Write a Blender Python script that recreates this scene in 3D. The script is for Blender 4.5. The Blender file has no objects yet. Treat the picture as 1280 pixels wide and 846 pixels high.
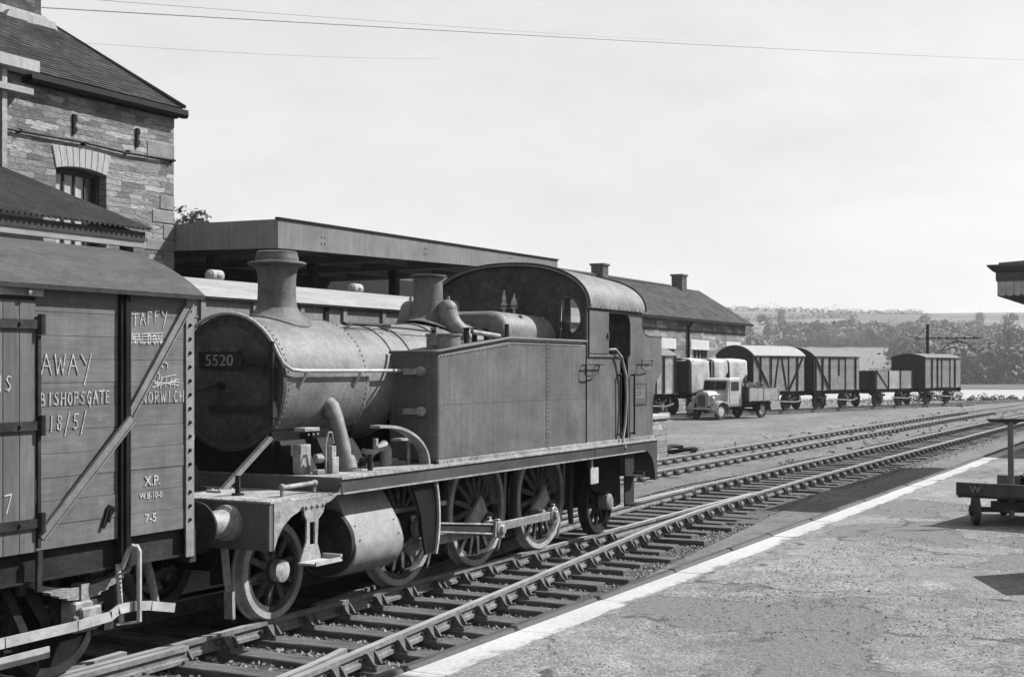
import bpy, bmesh, math, random
from mathutils import Vector, Matrix, noise
random.seed(7)
PI = math.pi
scene = bpy.context.scene
COL = scene.collection
R_ = math.radians
THETA = R_(27.633)
CT, ST = math.cos(THETA), math.sin(THETA)
YC = 9.035                      # centre line of the engine's track

# ---------------------------------------------------------------- materials
def new_mat(name):
    m = bpy.data.materials.new(name); m.use_nodes = True
    nt = m.node_tree
    b = nt.nodes['Principled BSDF']
    return m, nt, b

def nd(nt, t, **kw):
    n = nt.nodes.new(t)
    for k, v in kw.items():
        setattr(n, k, v)
    return n

def math_n(nt, op, a, b=None, clamp=False):
    n = nd(nt, 'ShaderNodeMath', operation=op); n.use_clamp = clamp
    for i, v in enumerate((a, b)):
        if v is None: continue
        if isinstance(v, (int, float)): n.inputs[i].default_value = v
        else: nt.links.new(v, n.inputs[i])
    return n.outputs[0]

def noise_n(nt, vec, scale, detail=5, rough=.6):
    n = nd(nt, 'ShaderNodeTexNoise'); n.inputs['Scale'].default_value = scale
    n.inputs['Detail'].default_value = detail; n.inputs['Roughness'].default_value = rough
    if vec is not None: nt.links.new(vec, n.inputs['Vector'])
    return n.outputs['Fac']

def maprange(nt, v, a, b, c, d):
    n = nd(nt, 'ShaderNodeMapRange')
    nt.links.new(v, n.inputs[0])
    for i, x in enumerate((a, b, c, d)): n.inputs[i+1].default_value = x
    return n.outputs[0]

def mapping(nt, sc, loc=(0,0,0)):
    tc = nd(nt, 'ShaderNodeTexCoord'); mp = nd(nt, 'ShaderNodeMapping')
    mp.inputs['Scale'].default_value = sc; mp.inputs['Location'].default_value = loc
    nt.links.new(tc.outputs['Object'], mp.inputs['Vector'])
    return mp.outputs['Vector']

def mix_val(nt, fac, a, b):
    n = nd(nt, 'ShaderNodeMix', data_type='FLOAT')
    for i, v in ((0, fac), (2, a), (3, b)):
        if isinstance(v, (int, float)): n.inputs[i].default_value = v
        else: nt.links.new(v, n.inputs[i])
    return n.outputs[0]

def set_grey(nt, bsdf, val):
    c = nd(nt, 'ShaderNodeCombineColor')
    for i in range(3): nt.links.new(val, c.inputs[i])
    nt.links.new(c.outputs[0], bsdf.inputs['Base Color'])

def bump(nt, bsdf, h, strength, dist):
    b = nd(nt, 'ShaderNodeBump'); b.inputs['Strength'].default_value = strength
    b.inputs['Distance'].default_value = dist
    nt.links.new(h, b.inputs['Height']); nt.links.new(b.outputs[0], bsdf.inputs['Normal'])

def mat(name, v, var=.3, sc=(1,1,1), big=2.0, fine=45, fvar=.15, rough=.7, metal=0.0,
        bmp=.25, bd=.004, streak=0, spec=.16, blotch=None, mid=9.0, mvar=.2, spots=0.0):
    m, nt, b = new_mat(name)
    vec = mapping(nt, sc, (3.1, 1.7, 5.3))
    n1 = noise_n(nt, vec, big, 6, .62)
    val = maprange(nt, n1, .3, .7, v*(1-var), v*(1+var))
    n2 = noise_n(nt, vec, fine, 4, .7)
    val = math_n(nt, 'MULTIPLY', val, maprange(nt, n2, .3, .7, 1-fvar, 1+fvar))
    n4 = noise_n(nt, vec, mid, 7, .72)
    val = math_n(nt, 'MULTIPLY', val, maprange(nt, n4, .32, .68, 1-mvar, 1+mvar))
    if spots:                        # chips, splashes and specks of rust with hard edges
        f = maprange(nt, noise_n(nt, mapping(nt, sc, (11.3, 4.1, 2.2)), 17, 6, .75), .60, .64, 0, spots)
        val = mix_val(nt, f, val, v*1.9)
        f = maprange(nt, noise_n(nt, mapping(nt, sc, (1.3, 14.1, 6.2)), 13, 6, .75), .60, .65, 0, spots*1.4)
        val = mix_val(nt, f, val, v*.45)
    if streak:                       # rain streaks: noise drawn out vertically
        v2 = mapping(nt, (7, 7, .55), (9, 2, 1))
        val = math_n(nt, 'MULTIPLY', val, maprange(nt, noise_n(nt, v2, 2.2, 5, .65), .35, .7, 1-streak, 1+streak))
    if blotch:                       # (value, coverage 0..1, scale)
        bv, cov, bs = blotch
        f = maprange(nt, noise_n(nt, vec, bs, 7, .7), 1-cov-.06, 1-cov+.06, 0, 1)
        val = mix_val(nt, f, val, bv)
    set_grey(nt, b, val)
    b.inputs['Metallic'].default_value = metal
    b.inputs['Specular IOR Level'].default_value = spec
    rr = maprange(nt, n1, .3, .7, max(.05, rough-.1), min(1, rough+.1))
    nt.links.new(rr, b.inputs['Roughness'])
    if bmp: bump(nt, b, math_n(nt, 'ADD', n2, n4), bmp, bd*1.5)
    return m

def plank_mat(name, v, pitch, axis='z', var=.25, rough=.8, grain=(1, 8, 8)):
    """painted or bare boards: every board its own tone, grain along it"""
    m, nt, b = new_mat(name)
    tc = nd(nt, 'ShaderNodeTexCoord'); sx = nd(nt, 'ShaderNodeSeparateXYZ')
    nt.links.new(tc.outputs['Object'], sx.inputs[0])
    q = math_n(nt, 'FLOOR', math_n(nt, 'MULTIPLY', sx.outputs['xyz'.index(axis)], 1/pitch))
    wn = nd(nt, 'ShaderNodeTexWhiteNoise', noise_dimensions='1D'); nt.links.new(q, wn.inputs['W'])
    val = maprange(nt, wn.outputs['Value'], 0, 1, v*(1-var*.6), v*(1+var*.6))
    vec = mapping(nt, grain, (1, 2, 3))
    n1 = noise_n(nt, vec, 3, 7, .65)
    val = math_n(nt, 'MULTIPLY', val, maprange(nt, n1, .3, .7, 1-var, 1+var))
    n3 = noise_n(nt, mapping(nt, (1, 1, 1), (4, 4, 1)), 1.6, 6, .65)
    val = math_n(nt, 'MULTIPLY', val, maprange(nt, n3, .3, .7, 1-var*.9, 1+var*.9))
    n5 = noise_n(nt, mapping(nt, (6, 6, .8), (3, 1, 8)), 1.5, 6, .7)                      # run-down stains
    val = math_n(nt, 'MULTIPLY', val, maprange(nt, n5, .35, .65, 1-var*.8, 1+var*.6))
    g = tuple(min(q, 3) for q in grain)
    f = maprange(nt, noise_n(nt, mapping(nt, g, (8, 8, 2)), 7, 7, .75), .61, .66, 0, .55)  # scrapes down to bare wood
    val = mix_val(nt, f, val, v*1.7)
    f = maprange(nt, noise_n(nt, mapping(nt, grain, (5, 1, 9)), 2.2, 7, .75), .63, .67, 0, .8)  # splits
    val = mix_val(nt, f, val, v*.35)
    set_grey(nt, b, val)
    b.inputs['Roughness'].default_value = rough; b.inputs['Specular IOR Level'].default_value = .15
    bump(nt, b, n1, .3, .004)
    return m

def stone_mat(name, v, width=.42, row=.15, joint=.6, var=.5, pale=.10, wob=.10):
    """coursed rubble masonry; u runs along the wall (x+y), v is height"""
    m, nt, b = new_mat(name)
    tc = nd(nt, 'ShaderNodeTexCoord'); sx = nd(nt, 'ShaderNodeSeparateXYZ')
    nt.links.new(tc.outputs['Object'], sx.inputs[0])
    u0 = math_n(nt, 'ADD', sx.outputs[0], sx.outputs[1])
    def wobble(scale, amt, off):
        return math_n(nt, 'MULTIPLY', math_n(nt, 'SUBTRACT', noise_n(nt, mapping(nt, (scale, scale, scale*2.2), off), 1.0, 3), .5), amt)
    u = math_n(nt, 'ADD', u0, wobble(1.9, row*2.6*wob*10, (1,2,3)))
    z = math_n(nt, 'ADD', math_n(nt, 'ADD', sx.outputs[2], wobble(1.1, row*wob*9, (7,2,5))), wobble(5, row*wob*4, (2,9,5)))
    # per-course jitter of the stone lengths
    cv = nd(nt, 'ShaderNodeCombineXYZ'); nt.links.new(u, cv.inputs[0]); nt.links.new(z, cv.inputs[1])
    def brick(w_, r_, off):
        br = nd(nt, 'ShaderNodeTexBrick'); mp = nd(nt, 'ShaderNodeMapping'); mp.inputs['Location'].default_value = off
        nt.links.new(cv.outputs[0], mp.inputs[0]); nt.links.new(mp.outputs[0], br.inputs['Vector'])
        br.offset = .37; br.offset_frequency = 2; br.squash = 1.7; br.squash_frequency = 3
        br.inputs['Scale'].default_value = 1; br.inputs['Brick Width'].default_value = w_; br.inputs['Row Height'].default_value = r_
        br.inputs['Mortar Size'].default_value = row*.055; br.inputs['Mortar Smooth'].default_value = .4; br.inputs['Bias'].default_value = 0
        br.inputs['Color1'].default_value = (0,0,0,1); br.inputs['Color2'].default_value = (1,1,1,1); br.inputs['Mortar'].default_value = (.5,.5,.5,1)
        q = nd(nt, 'ShaderNodeRGBToBW'); nt.links.new(br.outputs['Color'], q.inputs[0]); return q.outputs[0], br.outputs['Fac']
    c1, f1 = brick(width, row, (0,0,0)); c2, f2 = brick(width*1.9, row*2, (.13,row*.5,0))
    sel = maprange(nt, noise_n(nt, mapping(nt, (.9,.9,1.6), (4,4,4)), 1.4, 2), .60, .62, 0, 1)        # here and there two courses make one big stone
    rnd_ = mix_val(nt, sel, c1, c2); jt = mix_val(nt, sel, f1, f2)
    val = maprange(nt, rnd_, 0, 1, v*(1-var), v*(1+var))
    val = math_n(nt, 'ADD', val, math_n(nt, 'MULTIPLY', maprange(nt, rnd_, .86, .9, 0, 1), pale))
    n2 = noise_n(nt, mapping(nt, (1, 1, 2.5)), 9, 7, .72)
    val = math_n(nt, 'MULTIPLY', val, maprange(nt, n2, .3, .7, .62, 1.38))
    n3 = noise_n(nt, mapping(nt, (1, 1, 1)), .8, 5, .6)
    val = math_n(nt, 'MULTIPLY', val, maprange(nt, n3, .3, .7, .72, 1.28))
    val = mix_val(nt, jt, val, v*joint)
    set_grey(nt, b, val); b.inputs['Roughness'].default_value = .9; b.inputs['Specular IOR Level'].default_value = .1
    hh = math_n(nt, 'SUBTRACT', math_n(nt, 'MULTIPLY', n2, 1.0), math_n(nt, 'MULTIPLY', jt, .8))
    bump(nt, b, hh, .9, .05)
    return m

def slate_mat(name, v, pitch=.22):
    """each slate is a piece of mesh; this gives every one its own tone"""
    m, nt, b = new_mat(name)
    gi = nd(nt, 'ShaderNodeNewGeometry')
    val = maprange(nt, gi.outputs['Random Per Island'], 0, 1, v*.72, v*1.28)
    n1 = noise_n(nt, mapping(nt, (1,1,1)), .7, 6, .65)
    val = math_n(nt, 'MULTIPLY', val, maprange(nt, n1, .3, .7, .65, 1.35))
    n2 = noise_n(nt, mapping(nt, (2,2,2)), 9, 6, .7)
    val = math_n(nt, 'MULTIPLY', val, maprange(nt, n2, .3, .7, .75, 1.25))
    f = maprange(nt, noise_n(nt, mapping(nt, (1,1,1), (3,8,1)), 3.1, 6, .7), .63, .66, 0, .6)   # lichen and repairs
    val = mix_val(nt, f, val, v*2.2)
    set_grey(nt, b, val); b.inputs['Roughness'].default_value = .85; b.inputs['Specular IOR Level'].default_value = .06
    bump(nt, b, n2, .4, .01)
    return m

def glass_mat(name):
    m, nt, b = new_mat(name)
    out = nt.nodes['Material Output']
    g = nd(nt, 'ShaderNodeBsdfGlossy'); g.inputs['Roughness'].default_value = .06; g.inputs['Color'].default_value = (.8,.8,.8,1)
    t = nd(nt, 'ShaderNodeBsdfTransparent'); t.inputs['Color'].default_value = (.93,.93,.93,1)
    mx = nd(nt, 'ShaderNodeMixShader'); mx.inputs[0].default_value = .07
    nt.links.new(t.outputs[0], mx.inputs[1]); nt.links.new(g.outputs[0], mx.inputs[2]); nt.links.new(mx.outputs[0], out.inputs['Surface'])
    return m

def leaf_mat(name, v, var=.35):
    m, nt, b = new_mat(name)
    n1 = noise_n(nt, mapping(nt, (1,1,1)), .35, 4, .6)
    val = maprange(nt, n1, .3, .7, v*(1-var), v*(1+var))
    val = math_n(nt, 'MULTIPLY', val, maprange(nt, noise_n(nt, mapping(nt, (1,1,1), (5,2,1)), .06, 4, .65), .36, .64, .38, 1.65))
    gi = nd(nt, 'ShaderNodeNewGeometry')
    val = math_n(nt, 'MULTIPLY', val, maprange(nt, gi.outputs['Random Per Island'], 0, 1, .7, 1.3))
    set_grey(nt, b, val); b.inputs['Roughness'].default_value = .75; b.inputs['Specular IOR Level'].default_value = .15
    return m

M = {}
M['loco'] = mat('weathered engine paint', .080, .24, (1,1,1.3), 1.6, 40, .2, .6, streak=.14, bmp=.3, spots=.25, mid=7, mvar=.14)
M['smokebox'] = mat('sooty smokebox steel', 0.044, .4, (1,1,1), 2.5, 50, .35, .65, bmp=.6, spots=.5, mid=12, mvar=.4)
M['boiler'] = mat('faded boiler cladding', 0.118, .28, (1,1,1), 1.9, 60, .25, .55, bmp=.4, blotch=(.066,.32,2.6), spots=.4, mid=10, mvar=.3)
M['loco_strap'] = mat('grey strap iron', 0.12, .2, (1,1,1), 4, 50, .15, .6)
M['corner_paint'] = mat('light corner iron', 0.15, .2, (1,1,1), 4, 50, .15, .7)
M['black'] = mat('greasy black iron', 0.008, .5, (1,1,1), 4, 50, .3, .55, spec=.07)
M['frame'] = mat('dirty frame iron', 0.024, .5, (1,1,1), 3, 40, .3, .65, spec=.07)
M['footplate'] = mat('worn footplate steel', 0.2, .4, (1,1,1), 3, 45, .3, .6, spots=.6, mid=12, mvar=.35)
M['valance'] = mat('dark valance paint', .042, .25, (1,1,1.4), 1.8, 40, .15, .55)
M['solebar'] = mat('grimy solebar', .02, .5, (.4,1,1), 3, 40, .35, .8, spec=.07)
M['cylinder_clad'] = mat('dull cylinder cladding', .165, .25, (1,1,1), 1.9, 60, .2, .55, bmp=.3, blotch=(.11,.3,2.6), spots=.3, mid=9, mvar=.2)
M['steel'] = mat('bright rod steel', .20, .35, (1,1,1), 5, 60, .3, .42, metal=.35, spots=.6, mid=14, mvar=.35)
M['wheel'] = mat('oily wheel iron', 0.055, .5, (1,1,1), 5, 60, .4, .6, spec=.07, spots=.7, mid=14, mvar=.5)
M['lit_iron'] = mat('grey worn and lit iron', 0.185, .35, (1,1,1), 4, 50, .3, .6, spots=.5, mid=14, mvar=.3)  # also the paler copy of iron for parts shown as sunlit
M['pale'] = mat('pale painted iron', 0.27, .2, (1,1,1), 4, 50, .15, .6)
M['chimney'] = mat('chimney iron', .082, .35, (1,1,1), 3, 60, .25, .6, streak=.18, bmp=.4, spots=.35, mid=11, mvar=.25)
M['copper'] = mat('dull cap metal', 0.085, .3, (1,1,1), 5, 50, .15, .45, metal=.3)
M['rail'] = mat('rusty rail side', 0.12, .35, (1,1,1), 6, 60, .3, .75)
M['railtop'] = mat('polished rail head', 0.3, .22, (.4,6,1), 4, 60, .15, .4, metal=.3, mvar=.15)
M['chair'] = mat('cast iron chair', 0.085, .4, (1,1,1), 6, 60, .3, .8)
M['sleeper'] = mat('oiled sleeper timber', 0.088, .5, (7,.7,7), 3, 30, .4, .85, bmp=.8, bd=.012, spots=.5, mid=4, mvar=.4)
M['van'] = plank_mat('van side boards', 0.09, .178, 'z', .2, .75, (1.2, 9, 9))
M['van_door'] = plank_mat('van door boards', 0.086, .155, 'x', .2, .75, (9, 9, 1.2))
M['van_end'] = plank_mat('van end boards', 0.06, .178, 'z', .22, .8, (9, 1.2, 9))
M['van_far'] = plank_mat('far van boards', 0.145, .2, 'z', .25, .8, (1.2, 9, 9))
M['van_far2'] = plank_mat('bleached van boards', 0.22, .2, 'z', .3, .8, (1.2, 9, 9))
M['van_brown'] = plank_mat('dark van boards', 0.1, .2, 'z', .25, .8, (1.2, 9, 9))
M['van_shaded_end'] = mat('shaded van end', 0.025, .4, (1,1,1), 3, 40, .2, .8)  # dark colour puts shade on the ends of the far wagons
M['van_roof'] = mat('canvas van roof', 0.046, .35, (1,2.5,1), 1.5, 50, .25, .85, blotch=(.06,.3,3), spots=.4, mid=8, mvar=.25)
M['white_roof'] = mat('white roof canvas', 0.21, .15, (1,2,1), 1.5, 40, .12, .8)
M['grey_roof'] = mat('grey roof canvas', 0.11, .2, (1,2,1), 1.5, 40, .12, .8)
M['sheet'] = mat('pale wagon sheet', 0.31, .25, (1,1,1), 1.8, 20, .2, .9, bmp=.6, bd=.03, mid=5, mvar=.2, spots=.3)
M['chalk'] = mat('white chalk', .30, .35, (1,1,1), 30, 120, .5, .95, bmp=0, mvar=.3, blotch=(.11,.25,34))
M['paint_white'] = mat('stencil paint', 0.32, .2, (1,1,1), 20, 90, .3, .8, bmp=0)
M['stone'] = stone_mat('coursed rubble stone', 0.17, .34, .095, .5, .42, .035, .13)
M['stone_far'] = stone_mat('yard building stone', .145, .7, .24, .75, .4, .06)
M['dock_stone'] = stone_mat('dock wall stone', .21, .4, .17, .6, .25, .05)
M['lintel'] = mat('dressed lintel stone', 0.24, .18, (3,3,.5), 2.5, 40, .15, .9, bmp=.4)
M['lintel_dirty'] = mat('weathered quoin stone', 0.135, .3, (2,2,2), 1.6, 40, .2, .9, bmp=.4)
M['lintel_white'] = mat('whitened lintel', 0.34, .12, (1,1,1), 2.5, 40, .1, .9)
M['valance_white'] = mat('grimy white valance', 0.3, .15, (1,1,1), 2, 40, .1, .8)
M['fascia_pale'] = mat('pale fascia board', 0.17, .2, (.4,2,2), 2, 40, .15, .85)
M['slate'] = slate_mat('slate roof', .036)
M['slate_far'] = slate_mat('weathered slate roof', 0.042, .3)
M['brick'] = stone_mat('stack brick', .075, .24, .085, .8, .3, .02, .02)
M['corrug'] = mat('rusty corrugated iron', .036, .3, (2,.5,1), 2, 40, .3, .8, blotch=(.10,.12,6), mid=8, mvar=.3)
M['timber'] = mat('dark timber', 0.03, .4, (4,4,1), 3, 40, .3, .85)
M['pale_timber'] = mat('pale timber', 0.22, .25, (.6,4,4), 3, 40, .2, .85)
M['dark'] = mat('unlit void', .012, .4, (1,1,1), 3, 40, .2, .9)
M['fascia'] = mat('painted steel fascia', 0.118, .16, (1,1,1), 1.2, 50, .14, .65, streak=.14, mid=6, mvar=.1, spots=.15)
M['fascia_end'] = mat('lightened end fascia', .17, .2, (1,1,1), 1.2, 50, .15, .65, streak=.14, mid=6, mvar=.12)  # paler copy of the fascia paint, lifting the shaded end face
M['coach'] = mat('grey coach side', 0.135, .15, (1,1,1), 1.2, 40, .1, .6, streak=.1)
M['coach_roof'] = mat('pale coach roof', .19, .2, (.4,2,1), 1.5, 40, .15, .7, streak=.1, mid=7, mvar=.15)
M['white'] = mat('white paint', 0.3, .12, (1,1,1), 3, 40, .1, .7)
M['lorry'] = mat('pale lorry paint', 0.28, .15, (1,1,1), 2, 50, .1, .5, mid=6, mvar=.12, spots=.2)
M['lorry_wing'] = mat('light wing paint', 0.26, .12, (1,1,1), 2, 50, .08, .4)
M['lorry_board'] = plank_mat('lorry dropside boards', .21, .2, 'z', .25, .8, (1.2,9,9))
M['tyre'] = mat('dusty tyre rubber', 0.04, .3, (1,1,1), 5, 60, .2, .85)
M['chrome'] = mat('bright metal', 0.5, .1, (1,1,1), 4, 60, .1, .25, metal=.8)
M['coal'] = mat('lump coal', 0.03, .5, (1,1,1), 9, 40, .4, .6, bmp=.5, bd=.02)
M['trolley'] = plank_mat('trolley boards', 0.055, .2, 'y', .25, .8, (9, 1.2, 9))
M['trolley_iron'] = mat('trolley iron', 0.03, .4, (1,1,1), 5, 50, .3, .7)
M['pole_wood'] = mat('grey pole timber', 0.1, .3, (8,8,.8), 3, 40, .25, .85)
M['glass'] = glass_mat('window glass')
M['darkglass'] = mat('dark window pane', .015, .3, (1,1,1), 1, 20, .1, .15, spec=.2, bmp=0)
M['blind'] = mat('window blind', 0.26, .2, (5,5,.5), 2, 40, .1, .8)
M['leaf'] = leaf_mat('foliage', 0.06)
M['leaf_dark'] = leaf_mat('dark foliage', 0.036)
M['leaf_pale'] = leaf_mat('pale foliage', 0.085)
M['hedge_leaf'] = leaf_mat('hedge foliage', .028)
M['bark'] = mat('bark', 0.06, .3, (4,4,1), 3, 30, .3, .9)
M['wire'] = mat('telephone wire', 0.22, .1, bmp=0)
M['stones'] = mat('ballast stone', 0.15, .5, (1,1,1), 9, 30, .2, .9)
M['pebble'] = mat('gravel', 0.12, .6, (1,1,1), 7, 30, .2, .9)

# ---------------------------------------------------------------- mesh builder
class MB:
    def __init__(self, off=(0,0,0), rot=0.0):
        self.v = []; self.f = []; self.mi = []; self.cur = 0
        self.off = Vector(off)
    def add(self, vs, fs):
        n = len(self.v); self.v += [tuple(p) for p in vs]
        for f in fs:
            self.f.append([n+i for i in f]); self.mi.append(self.cur)
    def box(self, x0, x1, y0, y1, z0, z1):
        x0, x1 = sorted((x0, x1)); y0, y1 = sorted((y0, y1)); z0, z1 = sorted((z0, z1))
        vs = [(x,y,z) for z in (z0,z1) for y in (y0,y1) for x in (x0,x1)]
        self.add(vs, [(0,2,3,1),(4,5,7,6),(0,1,5,4),(2,6,7,3),(0,4,6,2),(1,3,7,5)])
    def bar(self, p0, p1, w, t, up=(0,0,1), w1=None, t1=None):
        p0 = Vector(p0); p1 = Vector(p1); d = (p1-p0).normalized(); up = Vector(up)
        s = d.cross(up)
        if s.length < 1e-4: s = d.cross(Vector((1,0,0)))
        s.normalize(); u = s.cross(d)
        w1 = w if w1 is None else w1; t1 = t if t1 is None else t1
        vs = []
        for p, a, b in ((p0,w,t),(p1,w1,t1)):
            for i, j in ((-1,-1),(1,-1),(1,1),(-1,1)): vs.append(p+s*(a/2*i)+u*(b/2*j))
        self.add(vs, [(3,2,1,0),(4,5,6,7),(0,1,5,4),(1,2,6,5),(2,3,7,6),(3,0,4,7)])
    def tube(self, p0, p1, r, n=10, r1=None, caps=True):
        self.path([p0, p1], [r, r if r1 is None else r1], n, caps)
    def path(self, pts, r, n=8, caps=True, closed=False):
        pts = [Vector(p) for p in pts]; m = len(pts)
        if not isinstance(r, (list, tuple)): r = [r]*m
        d0 = (pts[1]-pts[0]).normalized()
        a = Vector((0,0,1)) if abs(d0.z) < .9 else Vector((1,0,0))
        s = d0.cross(a).normalized(); vs = []; prev = d0
        for i, p in enumerate(pts):
            if i == 0: d = d0
            elif i == m-1: d = (pts[i]-pts[i-1]).normalized()
            else: d = ((pts[i+1]-pts[i]).normalized()+(pts[i]-pts[i-1]).normalized()).normalized()
            s = (s - d*s.dot(d)).normalized(); u = d.cross(s)
            for k in range(n):
                t = 2*PI*k/n; vs.append(p+(s*math.cos(t)+u*math.sin(t))*r[i])
        fs = [(i*n+k, i*n+(k+1)%n, (i+1)*n+(k+1)%n, (i+1)*n+k) for i in range(m-1) for k in range(n)]
        if caps: fs += [tuple(range(n-1,-1,-1)), tuple(range((m-1)*n, m*n))]
        self.add(vs, fs)
    def lathe(self, prof, c, axis='z', n=32, a0=0, a1=2*PI, close=False):
        c = Vector(c); full = abs(a1-a0) > 6.28; k_n = n if full else n+1; vs = []
        for (r, h) in prof:
            for k in range(k_n):
                t = a0+(a1-a0)*k/n; p, q = r*math.cos(t), r*math.sin(t)
                vs.append(c+Vector({'z':(p,q,h),'x':(h,p,q),'y':(p,h,q)}[axis]))
        fs = []; m = len(prof)
        rng = range(m) if close else range(m-1)
        for i in rng:
            j = (i+1) % m
            for k in range(n):
                k2 = (k+1) % k_n
                fs.append((i*k_n+k, i*k_n+k2, j*k_n+k2, j*k_n+k))
        if full and not close:
            if prof[0][0] > 1e-4: fs.append(tuple(range(k_n)))
            if prof[-1][0] > 1e-4: fs.append(tuple(range((m-1)*k_n, m*k_n)))
        if close and not full:
            fs.append(tuple(i*k_n for i in range(m))); fs.append(tuple(i*k_n+n for i in range(m)))
        self.add(vs, fs)
    def prism(self, poly, axis, d0, d1):
        """polygon in the plane across axis, pulled from d0 to d1. x:(y,z) y:(x,z) z:(x,y)"""
        def P(a, b, d): return {'x':(d,a,b),'y':(a,d,b),'z':(a,b,d)}[axis]
        n = len(poly); vs = [P(a,b,d0) for a,b in poly]+[P(a,b,d1) for a,b in poly]
        self.add(vs, [tuple(range(n)), tuple(range(2*n-1,n-1,-1))]+[(i,(i+1)%n,n+(i+1)%n,n+i) for i in range(n)])
    def ball(self, c, r, n=6, m=4, sz=1.0):
        self.lathe([(max(1e-5, r*math.sin(PI*i/m)), -r*sz*math.cos(PI*i/m)) for i in range(m+1)], c, 'z', n)
    def quad(self, a, b, c, d): self.add([a,b,c,d], [(0,1,2,3)])
    def build(self, name, mats, parent=None, smooth=None, bevel=0, weld=True):
        me = bpy.data.meshes.new(name)
        o = self.off
        me.from_pydata([(x-o.x, y-o.y, z-o.z) for x,y,z in self.v], [], self.f)
        if not isinstance(mats, (list, tuple)): mats = [mats]
        for q in mats: me.materials.append(q)
        if len(mats) > 1: me.polygons.foreach_set('material_index', self.mi)
        if weld:
            bm = bmesh.new(); bm.from_mesh(me)
            bmesh.ops.remove_doubles(bm, verts=bm.verts, dist=1e-5)
            bmesh.ops.recalc_face_normals(bm, faces=bm.faces)
            bm.to_mesh(me); bm.free()
        if smooth:
            me.shade_smooth(); me.set_sharp_from_angle(angle=R_(smooth))
        ob = bpy.data.objects.new(name, me); COL.objects.link(ob)
        if parent: ob.parent = parent
        else: ob.location = o if False else (0,0,0)
        if bevel:
            md = ob.modifiers.new('edge wear', 'BEVEL'); md.width = bevel; md.segments = 1
            md.limit_method = 'ANGLE'; md.angle_limit = R_(40)
        return ob

def slates(mb, x0, x1, e, r, course, wid, rnd, th=.014, lift=.03):
    """courses of lapped slates on the slope from eaves e=(y,z) to ridge r=(y,z)"""
    E = Vector((0, e[0], e[1])); Rg = Vector((0, r[0], r[1])); up = (Rg-E); L = up.length; up /= L
    nrm = Vector((1,0,0)).cross(up); nrm = nrm if nrm.z > 0 else -nrm
    n_ = int(L/course); c = L/n_
    for j in range(n_):
        x = x0-(wid*.5 if j % 2 else 0)
        while x < x1:
            a = max(x0, x+.004); b = min(x1, x+wid-.004); x += wid
            if b-a < .03: continue
            d = rnd.uniform(-.012,.012)*course/.2; t = rnd.uniform(0,.006)
            lo = E+up*(c*j-.03+d)+nrm*(lift+t); hi = E+up*(c*(j+1))+nrm*.006
            vs_ = [Vector((q,0,0))+p for p in (lo, hi) for q in (a, b)]
            vs_ += [v-nrm*th for v in vs_]
            mb.add(vs_, [(0,1,3,2),(4,6,7,5),(0,4,5,1),(0,2,6,4),(1,5,7,3)])

def tag(o, label=None, cat=None, group=None, kind=None):
    if label: o['label'] = label
    if cat: o['category'] = cat
    if group: o['group'] = group
    if kind: o['kind'] = kind
    return o

def empty(name, loc=(0,0,0), rz=0):
    o = bpy.data.objects.new(name, None); COL.objects.link(o)
    o.location = loc; o.rotation_euler = (0,0,rz); o.empty_display_size = .3
    return o

def thing(name, label, cat, loc=(0,0,0), rz=0, group=None):
    return tag(empty(name, loc, rz), label, cat, group)

def copy_tree(o, parent=None):
    c = o.copy(); COL.objects.link(c)
    if parent: c.parent = parent
    for ch in list(o.children): copy_tree(ch, c)
    return c

def text_mesh(body, size, name, m, parent, loc, rot, ext=.002, sx=1.0, align='LEFT'):
    cu = bpy.data.curves.new(name, 'FONT'); cu.body = body; cu.size = size; cu.extrude = ext; cu.align_x = align
    cu.resolution_u = 3
    tmp = bpy.data.objects.new(name, cu); COL.objects.link(tmp)
    dg = bpy.context.evaluated_depsgraph_get(); dg.update()
    me = bpy.data.meshes.new_from_object(tmp.evaluated_get(dg))
    bpy.data.objects.remove(tmp); me.name = name
    me.materials.clear(); me.materials.append(m)
    o = bpy.data.objects.new(name, me); COL.objects.link(o)
    o.parent = parent; o.location = loc; o.rotation_euler = rot; o.scale = (sx,1,1)
    return o

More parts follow.
